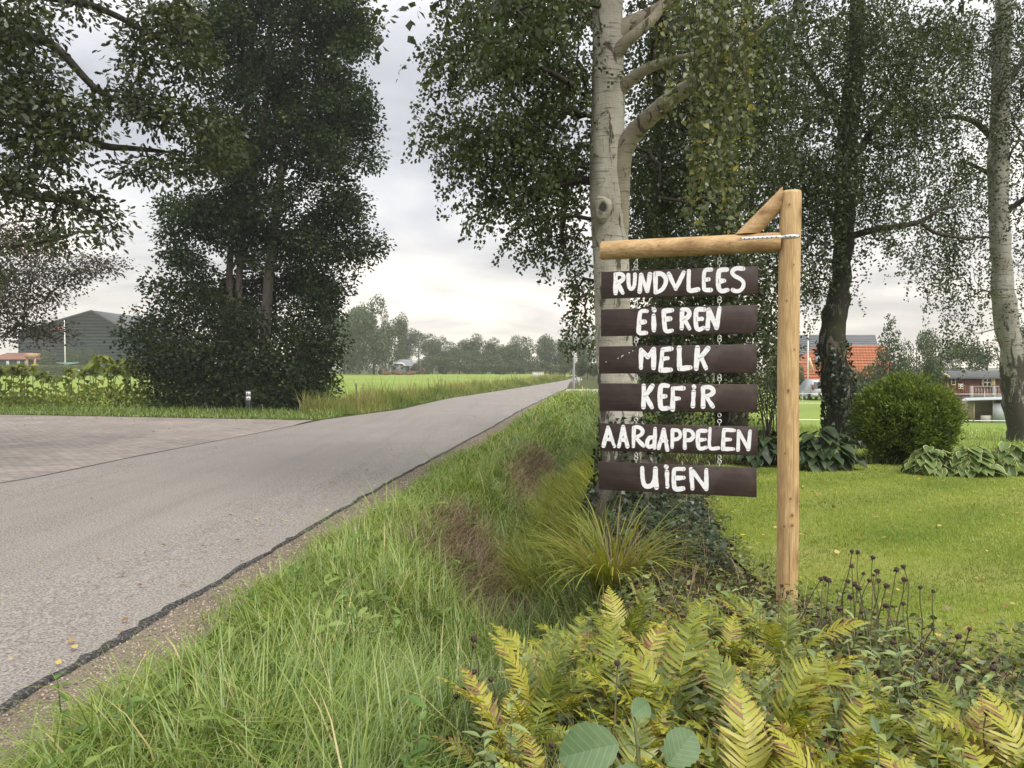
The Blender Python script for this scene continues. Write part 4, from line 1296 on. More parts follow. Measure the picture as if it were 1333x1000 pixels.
M_grass = leafmat('verge_grass_blade', [(0, (0.065, 0.11, 0.020)), (0.4, (0.17, 0.26, 0.042)), (0.75, (0.29, 0.38, 0.075)), (0.93, (0.36, 0.42, 0.13)), (1, (0.50, 0.42, 0.20))], 0.35, 0.06)
M_lawnblade = leafmat('lawn_blade', [(0, (0.115, 0.175, 0.022)), (0.5, (0.25, 0.325, 0.042)), (1, (0.44, 0.47, 0.11))], 0.35, 0.04)
M_sedge = leafmat('yellow_sedge_blade', [(0, (0.12, 0.16, 0.02)), (0.5, (0.24, 0.28, 0.035)), (0.85, (0.36, 0.36, 0.06)), (1, (0.34, 0.24, 0.10))], 0.35, 0.06)
M_dry = leafmat('dry_brown_grass', [(0, (0.10, 0.072, 0.045)), (0.5, (0.25, 0.185, 0.118)), (1, (0.46, 0.37, 0.25))], 0.2, 0.03)
M_pale = leafmat('pale_roadside_grass', [(0, (0.08, 0.13, 0.03)), (0.45, (0.19, 0.25, 0.055)), (0.75, (0.31, 0.31, 0.11)), (1, (0.38, 0.30, 0.17))], 0.35, 0.03)
DRY = [(gnd(608, 700, -.10), .55, 1.25), (gnd(650, 735, -.2), .35, .7), (gnd(690, 612, -.15), .40, 2.6), (gnd(705, 600, -.25), .35, 1.8)]


def dryness(x, y):
    q = np.zeros_like(x)
    for c, a, bb_ in DRY:
        xx = (x - c[0] - 0.1 * (y - c[1])) / a; yy = (y - c[1]) / bb_
        q = np.maximum(q, 1.25 - np.sqrt(xx * xx + yy * yy) + 0.5 * (vnoise(x, y, 4) - .5))
    return q


def sample(n, y0, y1, s0, s1, pw):
    """points by distance along the road (density falling as y**-pw) and offset from its right edge"""
    k = R(n)
    y = (y0 ** (1 - pw) + k * (y1 ** (1 - pw) - y0 ** (1 - pw))) ** (1 / (1 - pw)) if pw != 1 else y0 * (y1 / y0) ** k
    s = U(0, 1, n)
    s = (s0(y) if callable(s0) else s0) + s * ((s1(y) if callable(s1) else s1) - (s0(y) if callable(s0) else s0))
    return xr(y) + s, y, s


gwid = lambda y: (0.24 + 0.22 * vnoise(y, y * 0 + 11, 0.8)) * (1 - 0.35 * sstep(y, 12, 30))
# tussocks: each a knot of blades arching outwards, and loose blades between
tx_, ty_, ts_ = sample(6400, 1.3, 46, lambda y: gwid(y) - .06, lambda y: 2.75 + 4 * sstep(y, 10, 18), 0.95)
kb = 13
tsz = U(.6, 1.5, len(tx_)) * (.55 + .9 * vnoise(tx_, ty_, 1.7)); ttone = R(len(tx_)); taz = vnoise(tx_ + 3, ty_, .9) * 9
aa = U(0, 6.283, len(tx_) * kb); rr0 = np.abs(rng.normal(size=len(aa))) * (.026 + .0035 * np.repeat(ty_, kb)) * np.repeat(tsz, kb)
x = np.repeat(tx_, kb) + rr0 * np.cos(aa); y = np.repeat(ty_, kb) + rr0 * np.sin(aa)
az = aa + rng.normal(size=len(aa)) * .5; az = np.where(R(len(aa)) < .35, np.repeat(taz, kb) + rng.normal(size=len(aa)) * .5, az)
sz = np.repeat(tsz, kb); tone = np.repeat(ttone, kb)
x2, y2, _ = sample(40000, 1.3, 46, lambda y: gwid(y) - .14, lambda y: 2.75 + 4 * sstep(y, 10, 18), 0.92)
x = np.concatenate([x, x2]); y = np.concatenate([y, y2]); az = np.concatenate([az, U(0, 6.283, len(x2))]); sz = np.concatenate([sz, U(.35, 1.0, len(x2))]); tone = np.concatenate([tone, vnoise(x2, y2, 2.3)])
s = x - xr(y)
keep = (dryness(x, y) < 0.30 + 0.5 * R(len(x))) & (s > gwid(y) - .16)
keep &= ~((s > 2.2) & (y < 8) & (R(len(x)) < .55)) & ~((y > 44.5) & (y < 51))
x, y, s, az, sz, tone = [q[keep] for q in (x, y, s, az, sz, tone)]
e = np.minimum(s - gwid(y), 3)
hh = (0.09 + 0.19 * sstep(e, -.1, .35)) * sz * U(.55, 1.25, len(x)) * (1 + 0.3 * sstep(s, 1.2, 2.0))
ww = np.maximum(0.0062, 0.0010 * y) * U(.6, 1.7, len(x))
rn = np.clip(0.38 * R(len(x)) + 0.42 * tone + 0.22 * vnoise(x, y, 1.7) - 0.02 - 0.20 * sstep(s, 1.5, 2.1), 0, 1)
rn = np.where(R(len(x)) < .05, 1.0, rn)
P = np.stack([x, y, H(x, y) - .035], 1)
b = MB(); blades(b, P, hh, ww, az, U(.05, .6, len(x)), U(.6, 2.3, len(x)), 3, rn)
tag(b.build('verge_grass', M_grass), 'long unmown green grass on the verge between road and ditch', 'grass', kind='stuff')

x, y, s = sample(56000, 5.0, 17, .9, 2.7, .8)
dq = dryness(x, y); keep = dq > 0.22 + .3 * R(len(x)); x, y, s = x[keep], y[keep], s[keep]
b = MB(); blades(b, np.stack([x, y, H(x, y) - .02], 1), U(.12, .34, len(x)), np.maximum(.005, .0007 * y) * U(.7, 1.4, len(x)), U(0, 6.3, len(x)), U(.3, 1.2, len(x)), U(.3, 1.3, len(x)), 3)
tag(b.build('dry_grass', M_dry), 'matted brown dead grass on the ditch bank', 'dry grass', kind='stuff')

# yellowish sedge on the garden side of the ditch
x, y, s = sample(5200, 6.6, 13, 1.95, 2.75, .6)
P = np.stack([x, y, H(x, y) - .02], 1)
b = MB(); blades(b, P, U(.3, .75, len(x)), U(.006, .013, len(x)), U(2.2, 5.4, len(x)), U(.1, .6, len(x)), U(.6, 1.7, len(x)), 4)
tag(b.build('sedge', M_sedge), 'arching yellow-green sedge leaves along the ditch beside the pale birch', 'sedge', kind='stuff')

# lawn blades
n = 130000
yy = 2.5 * (11.7 / 2.5) ** (R(n) ** .8); xx = U(0, 1, n) * (0.70 * yy + .4 - 1.4) + 1.4
keep = is_lawn(xx, yy); xx, yy = xx[keep], yy[keep]
mow = 0.5 + .5 * np.sin((xx * .55 - yy * .83) * 5.6 + 2.2 * vnoise(xx, yy, .5))
rn = np.clip(.34 * R(len(xx)) * .6 + .34 * vnoise(xx, yy, 1.1) + .12 * vnoise(xx, yy, 5) + .42 * mow - .04, 0, 1)
b = MB(); blades(b, np.stack([xx, yy, H(xx, yy)], 1), U(.018, .05, len(xx)), np.maximum(.0035, .0011 * yy) * U(.7, 1.3, len(xx)), U(0, 6.3, len(xx)), U(.1, .9, len(xx)), U(.1, .9, len(xx)), 1, rn)
tag(b.build('lawn_grass', M_lawnblade), 'short mown grass of the garden lawn', 'lawn grass', kind='stuff')

# tall pale grass on the far side of the road, and the mown strip by the side road
n = 22000
y = 24 * (98 / 24) ** (R(n) ** 1.1); s = R(n) ** .9 * 1.9
x = xl(y) - .12 - s
hh = (.10 + .38 * sstep(s, .1, .9)) * (.5 + vnoise(x, y, .6)) * U(.6, 1.5, n) * np.where(R(n) < .04, 1.9, 1)
b = MB(); blades(b, np.stack([x, y, np.zeros(n)], 1), hh, .0009 * y * U(.6, 1.3, n), U(0, 6.3, n), U(.02, .4, n), U(.1, .9, n), 2, np.clip(.5 * R(n) + .5 * vnoise(x, y, .8) + .25 * sstep(s, .3, 1.2) - .12, 0, 1))
tag(b.build('roadside_grass', M_pale), 'tall straw-tinged grass along the far road edge by the pasture', 'grass', kind='stuff')
n = 16000
x = U(-21, -5.2, n); y = yd(x) + .05 + R(n) * 1.9
keep = (x < xl(y) - .1); x, y = x[keep], y[keep]; n = len(x)
b = MB(); blades(b, np.stack([x, y, np.zeros(n)], 1), U(.05, .14, n) * (1 + 1.6 * sstep(y - yd(x), .9, 1.8)), U(.012, .03, n), U(0, 6.3, n), U(.1, .6, n), U(.1, .9, n), 2, .75 * R(n))
tag(b.build('strip_grass', M_grass), 'short green grass strip between side road and sunflowers', 'grass', kind='stuff')
# paddock and rough grass between the garden plants and the paddock
n = 26000
y = U(11.6, 34, n) ** 1.0; x = 2.6 + R(n) * (.72 * y - 2.4)
keep = (x - xr(y) > 3.2); x, y = x[keep], y[keep]; n = len(x)
b = MB(); blades(b, np.stack([x, y, H(x, y)], 1), U(.06, .16, n) * np.where(R(n) < .05, 2.2, 1), .0011 * y * U(.7, 1.3, n), U(0, 6.3, n), U(.1, .6, n), U(.1, .9, n), 2, np.clip(.45 + .5 * R(n), 0, .95))
tag(b.build('paddock_grass', M_grass), 'grazed bright green grass of the paddock behind the garden', 'grass', kind='stuff')

# fallen leaves
n = 230
yy = 3.0 * (11.4 / 3.0) ** R(n); xx = 1.6 + R(n) * (0.70 * yy - 1.2)
keep = is_lawn(xx, yy); xx, yy = xx[keep], yy[keep]; n = len(xx)
M_fallen = leafmat('fallen_leaf', [(0, (0.16, 0.075, 0.03)), (0.5, (0.34, 0.22, 0.09)), (0.8, (0.50, 0.36, 0.14)), (1, (0.55, 0.42, 0.05))], .15)
b = MB(); shaped_leaves(b, [(0, 0), (.10, .22), (.34, .38), (.62, .24), (1, 0)], np.stack([xx, yy, H(xx, yy) + .035], 1), np.stack([rng.normal(size=n), rng.normal(size=n), np.full(n, .1)], 1), np.array([0, 0, 1.]) + rng.normal(size=(n, 3)) * .3, U(.03, .06, n), R(n))
tag(b.build('fallen_leaves', M_fallen), 'small yellow and brown fallen leaves scattered over the lawn', 'fallen leaves', kind='stuff')

# pebbles on the shoulder, leaf litter on the road, rosette weeds in the verge
n = 5200
y = 2.6 * (16 / 2.6) ** R(n); w_ = R(n) ** .8
x = xr(y) + .02 + w_ * (gwid(y) + .02)
zp = H(x, y) + .006; sz = U(.003, .010, n) * (1 + y * .05)
o6 = np.array([[1, 0, 0], [-1, 0, 0], [0, 1, 0], [0, -1, 0], [0, 0, .7], [0, 0, -.7]])
V = (np.stack([x, y, zp], 1)[:, None] + o6[None] * sz[:, None, None] * U(.6, 1.3, (n, 6))[:, :, None]).reshape(-1, 3)
f8 = np.array([[0, 2, 4], [2, 1, 4], [1, 3, 4], [3, 0, 4], [2, 0, 5], [1, 2, 5], [3, 1, 5], [0, 3, 5]])
b = MB().add(V, (np.arange(n)[:, None, None] * 6 + f8[None]).reshape(-1, 3), np.repeat(R(n), 8))
t = NT('pebble_stone')
M_pebble = t.pbr(t.ramp(t.attr('rnd'), [(0, (.10, .085, .07)), (.5, (.25, .21, .17)), (.9, (.42, .37, .31)), (1, (.5, .36, .2))]), .9)
tag(b.build('pebbles', M_pebble), 'loose pebbles and grit on the road shoulder', 'pebbles', kind='stuff')
n = 170
y = 3.5 * (30 / 3.5) ** R(n); f = np.where(R(n) < .7, 1 - R(n) ** 2 * .25, R(n)); x = xl(y) + (xr(y) - xl(y)) * f
b = MB(); shaped_leaves(b, [(0, 0), (.10, .22), (.34, .38), (.62, .24), (1, 0)], np.stack([x, y, np.full(n, .024)], 1), np.stack([rng.normal(size=n), rng.normal(size=n), np.full(n, .1)], 1), np.array([0, 0, 1.]) + rng.normal(size=(n, 3)) * .3, U(.02, .05, n), R(n))
n = 120; x = U(-20, -6, n); y = yd(x) - R(n) ** 2 * 5
shaped_leaves(b, OAK, np.stack([x, y, np.full(n, .012)], 1), np.stack([rng.normal(size=n), rng.normal(size=n), np.full(n, .1)], 1), np.array([0, 0, 1.]) + rng.normal(size=(n, 3)) * .3, U(.05, .10, n), R(n) * .5)
tag(b.build('road_litter', M_fallen), 'small brown leaves and bits lying on the road surface', 'leaf litter', kind='stuff')
x, y, s = sample(130, 1.6, 20, .6, 1.6, .9); n = len(x)
kk = 7; a = U(0, 6.28, n * kk); X, Y = np.repeat(x, kk), np.repeat(y, kk)
M_weed = leafmat('verge_weed_leaf', [(0, (0.07, 0.13, 0.03)), (.6, (0.15, 0.24, 0.055)), (1, (0.26, 0.34, 0.10))], .3, .03)
b = MB(); shaped_leaves(b, [(0, 0), (.1, .05), (.35, .13), (.6, .17), (.85, .09), (1, 0)], np.stack([X, Y, H(X, Y) + U(.05, .15, n * kk)], 1), np.stack([np.cos(a), np.sin(a), U(.0, .8, n * kk)], 1), np.array([0, 0, 1.]) + rng.normal(size=(n * kk, 3)) * .25, U(.05, .11, n * kk), np.repeat(R(n), kk), .35)
tag(b.build('verge_weeds', M_weed), 'broad-leaved weeds mixed into the verge grass', 'weeds', kind='stuff')

# ---------------------------------------------------------------- bed: low ground cover
M_cover = leafmat('bed_cover_leaf', [(0, (0.04, 0.065, 0.018)), (0.45, (0.11, 0.155, 0.04)), (0.8, (0.23, 0.26, 0.065)), (1, (0.36, 0.28, 0.10))], .3)
n = 62000
y = .9 * (9.0 / .9) ** R(n); x = U(0, 1, n) * (0.72 * y + 1.0) - .35
s = x - xr(y)
keep = (s > 2.35) & ~is_lawn(x - .12, y) & (vnoise(x, y, 2.5) + .5 * vnoise(x, y, 7) > .30)
x, y, s = x[keep], y[keep], s[keep]; n = len(x)
z = H(x, y) + (.02 + .30 * R(n) ** 1.5 * (.4 + vnoise(x, y, 1.5))) * np.where((y > 4.6), .30, 1)
b = MB(); leaf_quads(b, np.stack([x, y, z], 1), np.stack([rng.normal(size=n), rng.normal(size=n), U(-.3, .5, n)], 1), np.array([0, -.2, 1.]) + rng.normal(size=(n, 3)) * .5, U(.022, .06, n), U(.012, .034, n), R(n) * .97)
tag(b.build('ground_cover', M_cover), 'mixed low green leaves covering the planting bed under the sign', 'ground cover', kind='stuff')
n = 5600
a = U(0, 6.3, n); rr = R(n) ** .6
x = tb[0] + .55 + 1.35 * rr * np.cos(a); y = tb[1] - .8 + 1.6 * rr * np.sin(a)
keep = (x - xr(y) > 2.3) & ~is_lawn(x + .1, y); x, y = x[keep], y[keep]; n = len(x)
b = MB(); shaped_leaves(b, [(0, 0), (.05, .30), (.35, .42), (.5, .24), (1, 0)], np.stack([x, y, H(x, y) + U(.01, .14, n)], 1), np.stack([rng.normal(size=n), rng.normal(size=n), U(-.3, .3, n)], 1), np.array([0, -.3, 1.]) + rng.normal(size=(n, 3)) * .45, U(.03, .065, n), R(n))
tag(b.build('ivy_carpet', M_ivy), 'dark ivy carpet on the soil round the foot of the pale birch', 'ivy', kind='stuff')
n = 7000
y = 1.6 * (8.5 / 1.6) ** R(n); x = U(0, 1, n) * (.6 * y + .6) - .1
keep = (x - xr(y) > 2.3) & ~is_lawn(x, y); x, y = x[keep], y[keep]; n = len(x)
b = MB(); blades(b, np.stack([x, y, H(x, y)], 1), U(.08, .4, n), U(.003, .006, n), U(0, 6.3, n), U(.1, 1.0, n), U(0, 1.2, n), 3)
tag(b.build('dead_stalks', M_dry), 'thin brown dead stalks and grass in the planting bed', 'dead stalks', kind='stuff')

# ---------------------------------------------------------------- ferns
M_fern = leafmat('fern_yellow_green', [(0, (0.12, 0.16, 0.018)), (0.35, (0.23, 0.27, 0.028)), (0.7, (0.37, 0.38, 0.045)), (0.94, (0.46, 0.42, 0.075)), (1, (0.30, 0.17, 0.08))], .38, .04, (0.26, 0.17, 0.05), (.85, 1.35))
M_rachis = plain('fern_rachis', (0.30, 0.22, 0.06), .6, .3, 20)


def frond(L, lean, curl, npair, wmax, tone, twist=0.0):
    b = MB()
    m = npair + 3
    tt = np.linspace(0, 1, m); a = lean + curl * tt ** 1.6
    st = L / (m - 1)
    P = np.zeros((m, 3))
    for k in range(1, m):
        am = (a[k] + a[k - 1]) / 2
        P[k] = P[k - 1] + st * np.array([math.sin(am), 0.04 * math.sin(3 * tt[k] + tone * 9), math.cos(am)])
    b.tube(P[::2], np.linspace(.0042, .0010, len(P[::2])), 4, cap=False, rnd=.85)
    for k in range(2, m - 1):
        t_ = tt[k]
        prof = (sstep(t_, .02, .5) * .85 + .15) * (1 - sstep(t_, .62, 1.02)) + .03
        pl = wmax * prof
        T = unit(P[k + 1] - P[k - 1])
        for sg in (-1, 1):
            S = np.array([-.0, sg, 0]); Nn = unit(np.cross(T, S) * sg)
            if Nn[2] < 0: Nn = -Nn
            fw = .42 + .25 * t_ + .12 * rng.normal()
            D = unit(S + T * fw + Nn * (.18 + .28 * rng.normal()))
            if R() < .03: continue
            q = 6; rn = np.clip(tone + .16 * rng.normal() + (.3 if R() < .06 else 0), 0, 1)
            f = np.linspace(0, 1, q)
            ctr = P[k] + D * (pl * f)[:, None] + (T * .16 * pl) * (f ** 2)[:, None] - Nn * (.28 * pl * (.7 + .5 * R()) * f ** 2)[:, None]
            wd = st * .40 * np.array([.75, 1.0, .82, .86, .55, .08]) * (1 + .12 * rng.normal(size=q))
            wv = unit(T - D * (T @ D))
            Vv = np.concatenate([ctr + wv * wd[:, None] + Nn * (wd * .3)[:, None], ctr - wv * wd[:, None] + Nn * (wd * .3)[:, None]])
            F = [[i_, i_ + 1, q + i_ + 1, q + i_] for i_ in range(q - 1)]
            b.add(Vv, F, rn, np.linspace(.2, 1.0, q - 1) * U(.8, 1.1))
    return b.mesh('frond')


fronds = []
for k in range(14):
    me = frond(U(.44, .64), U(.10, .6), U(.5, 1.5), int(U(31, 37)), U(.062, .092), [.1, .45, .55, .7, .3, .8, .2, .35, .6, .92, .05, .45, .75, .15][k])
    me.materials.append(M_fern); fronds.append(me)
old = []
for k in range(3):
    me = frond(U(.45, .6), U(.5, .8), U(.9, 1.6), 30, .07, .97); me.materials.append(M_fern); old.append(me)
fern_spots = [(.10, 2.95, .85), (.42, 2.55, 1.0), (.72, 2.2, .95), (.30, 2.05, .9), (.95, 2.75, 1.0), (.62, 3.2, .95), (.25, 3.55, .8), (.98, 3.45, .8), (1.02, 1.75, .9), (1.30, 2.25, .95), (1.55, 1.95, .85), (1.62, 2.55, .85), (1.92, 2.35, .75), (1.28, 2.95, .8), (.12, 2.35, .75), (.78, 1.62, .8), (1.95, 2.75, .65), (.02, 2.65, .85), (.85, 2.45, .95), (1.15, 2.55, .9), (1.42, 1.65, .8), (1.75, 2.1, .8), (.2, 3.2, .85), (.5, 1.9, .8), (1.0, 2.1, .85), (.35, 3.9, .75), (.2, 4.2, .7), (1.45, 2.35, .95), (1.7, 2.6, .85), (1.35, 2.05, .9), (1.62, 2.25, .9), (.55, 3.75, .8), (.8, 3.6, .85), (.45, 2.95, .9), (1.15, 3.15, .75), (1.2, 1.95, .85), (1.0, 3.9, .7), (.55, 2.3, .9), (1.3, 3.6, .85), (1.35, 4.0, .7), (2.1, 2.95, .6), (.6, 2.75, 1.0), (1.5, 3.0, .75)]
for k, (fx, fy, sc) in enumerate(fern_spots):
    if fx < .28: fl_, fg_ = 'yellow-green fern leaning out over the ditch edge', 'ferns at the ditch edge'
    elif fy > 3.3: fl_, fg_ = 'yellow-green fern growing just below the hanging boards', 'ferns below the boards'
    elif fx > 1.4: fl_, fg_ = 'browning fern beside the dried seed heads at the lawn edge', 'ferns by the seed heads'
    elif fy < 2.25: fl_, fg_ = 'yellowing fern around the broad-leaved alder shoot', 'ferns around the alder shoot'
    else: fl_, fg_ = 'yellow-green fern in the thick of the planting bed', 'ferns in the middle of the bed'
    fe = thing('fern', fl_, 'fern', (fx, fy, H(fx, fy)), fg_, U(0, 6.28))
    nf = int(U(9, 13))
    for q in range(nf):
        me = fronds[rng.integers(14)] if R() < .88 else old[rng.integers(3)]
        o = link('frond', me, None, fe)
        o.rotation_euler = (U(-.15, .15), U(-.12, .22), 6.283 * q / nf + U(-.3, .3))
        z = 1.0 * sc * U(.7, 1.25); o.scale = (z, z, z)
        o.location = (U(-.03, .03), U(-.03, .03), -.01)

# ---------------------------------------------------------------- leafy plants with countable leaves
def leaf_mesh(name, outline, L, droop, mat, tone, margin=None, serr=0.0, cup=.25, nseg=None):
    """one leaf along +x, two halves with a midrib valley; margin adds a paler rim"""
    b = MB()
    A = np.array(outline)
    if serr:
        f = np.linspace(0, 1, 25); a = np.interp(f, np.linspace(0, 1, len(A)), A[:, 0]); c = np.interp(f, np.linspace(0, 1, len(A)), A[:, 1])
        c = c * (1 + serr * np.where(np.arange(25) % 2, 1, -1)); A = np.stack([a, c], 1)
    k = len(A)
    zf = lambda a, c: L * (cup * abs(c) - droop * a * a)
    rib = np.array([[L * a, 0, zf(a, 0)] for a, c in A])
    for sg in (1, -1):
        ms = (1.0,) if margin is None else (1 - margin, 1.0)
        prev = rib; rr = 0
        for m_ in ms:
            cur = np.array([[L * a, sg * L * c * m_, zf(a, c * m_) + (.006 * math.sin(a * 17) if m_ == 1 and margin else 0)] for a, c in A])
            F = [[q, q + 1, k + q + 1, k + q] for q in range(k - 1)]
            b.add(np.concatenate([prev, cur]), F, tone, np.full(k - 1, 1.0 if (margin and m_ == 1) else 0.0))
            prev = cur
    me = b.mesh(name); me.materials.append(mat)
    me.polygons.foreach_set('use_smooth', np.ones(len(me.polygons), bool))
    return me


LANCE = [(0, 0), (.08, .06), (.25, .14), (.45, .16), (.7, .10), (.9, .035), (1, 0)]
HOSTA = [(0, .015), (.04, .16), (.14, .30), (.32, .38), (.55, .34), (.78, .20), (.93, .07), (1, 0)]
BROAD = [(0, 0), (.05, .10), (.16, .25), (.34, .37), (.55, .42), (.74, .37), (.88, .24), (.96, .10), (.985, .02)]
NETTLE = [(0, 0), (.06, .18), (.2, .30), (.45, .30), (.7, .18), (.9, .06), (1, 0)]
M_phlox = leafmat('bed_plant_leaf', [(0, (0.09, 0.145, 0.05)), (.5, (0.165, 0.235, 0.085)), (1, (0.27, 0.34, 0.12))], .25, .06)
M_nettle = leafmat('nettle_leaf', [(0, (0.08, 0.16, 0.035)), (1, (0.17, 0.28, 0.065))], .3, .04)
M_stem = plain('green_stem', (0.12, 0.14, 0.05), .7, .3, 15)
phlox = [leaf_mesh('leaf', LANCE, U(.07, .11), U(.1, .4), M_phlox, q) for q in (.1, .35, .6, .85, 1.0)]
nett = [leaf_mesh('leaf', NETTLE, U(.06, .095), U(.15, .4), M_nettle, q, serr=.12) for q in (.2, .6, .9)]
stem_me = {}
for hname, hgt in (('s', .28), ('m', .42), ('l', .58)):
    b = MB(); b.tube([[0, 0, -.02], [.01, .005, hgt * .5], [-.005, .012, hgt]], [.004, .0032, .002], 5); me = b.mesh('stem'); me.materials.append(M_stem); stem_me[hname] = (me, hgt)


def leafy(name, label, cat, group, pos, kind, leaves, pairs, sc=1.0, tilt=.2):
    th = thing(name, label, cat, pos, group, U(0, 6.28))
    me, hgt = stem_me[kind]
    tx, ty = U(-tilt, tilt), U(-tilt, tilt)
    so = link('stem', me, None, th); so.rotation_euler = (tx, ty, 0); so.scale = (sc, sc, sc)
    Mx = Matrix.Rotation(ty, 3, 'Y') @ Matrix.Rotation(0, 3, 'Z'); Mx = so.rotation_euler.to_matrix()
    for k in range(pairs):
        z = hgt * sc * (.25 + .75 * (k + 1) / pairs)
        for sg in (0, PI):
            if R() < .08: continue
            o = link('leaf', leaves[rng.integers(len(leaves))], None, th)
            o.location = Mx @ Vector((0, 0, z))
            o.rotation_euler = (U(-.3, .3), U(-.65, .15), sg + k * 1.45 + U(-.3, .3))
            q = sc * U(.7, 1.15) * (1.05 - .35 * k / pairs); o.scale = (q, q, q)
    return th


spots = []
for u, v in [(1040, 860), (1060, 880), (1085, 865), (1110, 870), (1150, 880), (1130, 900), (1020, 850), (1080, 905), (1160, 940), (1200, 900), (1240, 910), (1250, 960), (1290, 975), (1180, 980), (960, 800), (985, 830), (940, 830), (915, 790), (1000, 880), (990, 810), (1050, 830), (1015, 815), (660, 930), (650, 970), (690, 985), (930, 870), (890, 830), (1130, 985), (1230, 1000), (1310, 930), (1025, 900), (1055, 855), (1095, 890), (1120, 860), (1145, 850), (1070, 840), (1100, 840), (1180, 900), (1210, 940), (1270, 930), (1300, 955), (1325, 985), (1275, 1000), (1150, 960), (1105, 930), (1000, 800), (970, 780), (935, 800), (1185, 860), (1165, 870), (1320, 900), (1260, 890), (670, 900), (640, 945), (620, 985)]:
    d = np.interp(v, [780, 860, 930, 1000], [4.3, 3.35, 2.6, 2.15])
    p = at(u + U(-8, 8), v, d); spots.append((p[0], d, p[2]))
for px_, py_, pz in spots:
    hz = max(.2, pz - 0.0)
    kd = 's' if hz < .33 else ('m' if hz < .5 else 'l')
    lb_ = ('leafy grey-green stem under the dried seed heads at the lawn edge', 'leafy stems at the lawn edge') if px_ > 1.15 else (('leafy grey-green stem at the ditch side of the ferns', 'leafy stems by the ditch') if px_ < .2 else ('leafy grey-green stem between ferns and timber post', 'leafy stems by the post'))
    leafy('leafy_perennial', lb_[0], 'plant', lb_[1], (px_, py_, H(px_, py_)), kd, phlox, 5 if kd == 's' else 7, U(.85, 1.15))
for u, v, d, kd in [(548, 968, 2.55, 'm'), (535, 990, 2.5, 's'), (460, 800, 4.1, 's'), (385, 775, 4.5, 's'), (85, 955, 3.05, 's'), (170, 965, 2.9, 's'), (505, 820, 3.9, 's')]:
    p = gnd(u, v + 40, 0); p = at(u, v, d)
    leafy('nettle', 'green nettle with toothed leaves growing out of the verge grass', 'nettle', 'nettles in the verge grass', (p[0], d, max(H(p[0], d), p[2] - stem_me[kd][1] * .85)), kd, nett, 5, .95)

# dried seed heads on tall stems
M_seed = plain('dried_seed_head', (0.060, 0.040, 0.030), .9, .5, 60, bump=.6)
M_drystem = plain('dry_stem', (0.11, 0.095, 0.045), .8, .35, 18)
heads = [(1109, 718), (1117, 719), (1136, 726), (1176, 738), (1167, 742), (1109, 737), (1124, 747), (1137, 749), (1142, 744), (1177, 755), (1144, 756), (1132, 756), (1104, 757), (1113, 761), (1118, 766), (1154, 763), (1198, 765), (1215, 770), (1107, 778), (1092, 793), (1078, 793), (1122, 797), (1153, 789), (1176, 786), (1069, 754), (1074, 753), (1079, 756), (1018, 763), (1026, 772), (1045, 782), (1064, 802), (1076, 804),
         (1215, 819), (1262, 819), (1248, 829), (1229, 839), (1205, 848), (1214, 849), (1230, 860), (1249, 863), (1246, 871), (1294, 870), (1217, 883), (1307, 922), (1284, 928), (1163, 837), (718, 971), (808, 981), (804, 864), (617, 832), (617, 842), (617, 875), (639, 885), (638, 906), (603, 898), (594, 907)]
hm = []
for k in range(4):
    b = MB(); m_ = 9; V = []
    prof = [(.003, -.012), (.012, -.006), (.016, .002), (.014, .009), (.007, .014), (.001, .015)]
    for r_, z_ in prof:
        for a in np.arange(m_) * 2 * PI / m_:
            j = 1 + .22 * rng.normal(); V.append([r_ * j * math.cos(a), r_ * j * math.sin(a), z_ + .002 * rng.normal()])
    b.add(V, [[q * m_ + s_, q * m_ + (s_ + 1) % m_, (q + 1) * m_ + (s_ + 1) % m_, (q + 1) * m_ + s_] for q in range(len(prof) - 1) for s_ in range(m_)], .5)
    for q in range(7):
        a = U(0, 6.3); p = np.array([.012 * math.cos(a), .012 * math.sin(a), -.006]); o_ = np.array([math.cos(a), math.sin(a), -.7])
        b.add([p + np.array([-.003 * math.sin(a), .003 * math.cos(a), 0]), p - np.array([-.003 * math.sin(a), .003 * math.cos(a), 0]), p + o_ * .016], [[0, 1, 2]], .5)
    me = b.mesh('seed_head'); me.materials.append(M_seed); hm.append(me)
for u, v in heads:
    if u < 700: d, lab, grp = np.interp(v, [830, 910], [3.1, 2.9]), 'dark dried seed head on a bent stem overhanging the ditch', 'seed heads over the ditch'
    elif u < 850: d, lab, grp = 2.3, 'dark dried seed head standing among the fern fronds', 'seed heads in the ferns'
    else: d, lab, grp = np.interp(v, [715, 800, 870, 930], [4.05, 3.7, 3.0, 2.5]), 'tall stem with dark dried seed head at the lawn edge', 'seed heads at the lawn edge'
    p = at(u, v, d)
    gx, gy_ = p[0] + U(-.12, .06), d + U(-.15, .12)
    base = np.array([gx, gy_, H(gx, gy_)])
    th = thing('dried_flower', lab, 'dried flower', base, grp)
    Pm, rm = smooth_path([base - [0, 0, .03], base * .6 + p * .4 + [U(-.02, .02), 0, .03], base * .25 + p * .75 + [U(-.015, .015), 0, .02], p], [.0034, .0030, .0026, .0022], 9)
    MB().tube(Pm, rm, 5).build('stem', M_drystem, th)
    o = link('seed_head', hm[rng.integers(4)], None, th, True)
    o.location = Vector(p - base); o.rotation_euler = (U(-.4, .4), U(-.4, .4), U(0, 6)); z = U(.55, .98); o.scale = (z, z, z)
    for q in range(rng.integers(0, 3)):
        f = U(.2, .6); o = link('leaf', phlox[rng.integers(5)], None, th)
        o.location = Vector((p - base) * f); o.rotation_euler = (U(-.4, .4), U(-.3, .5), U(0, 6.28)); z = U(.5, .9); o.scale = (z, z, z)

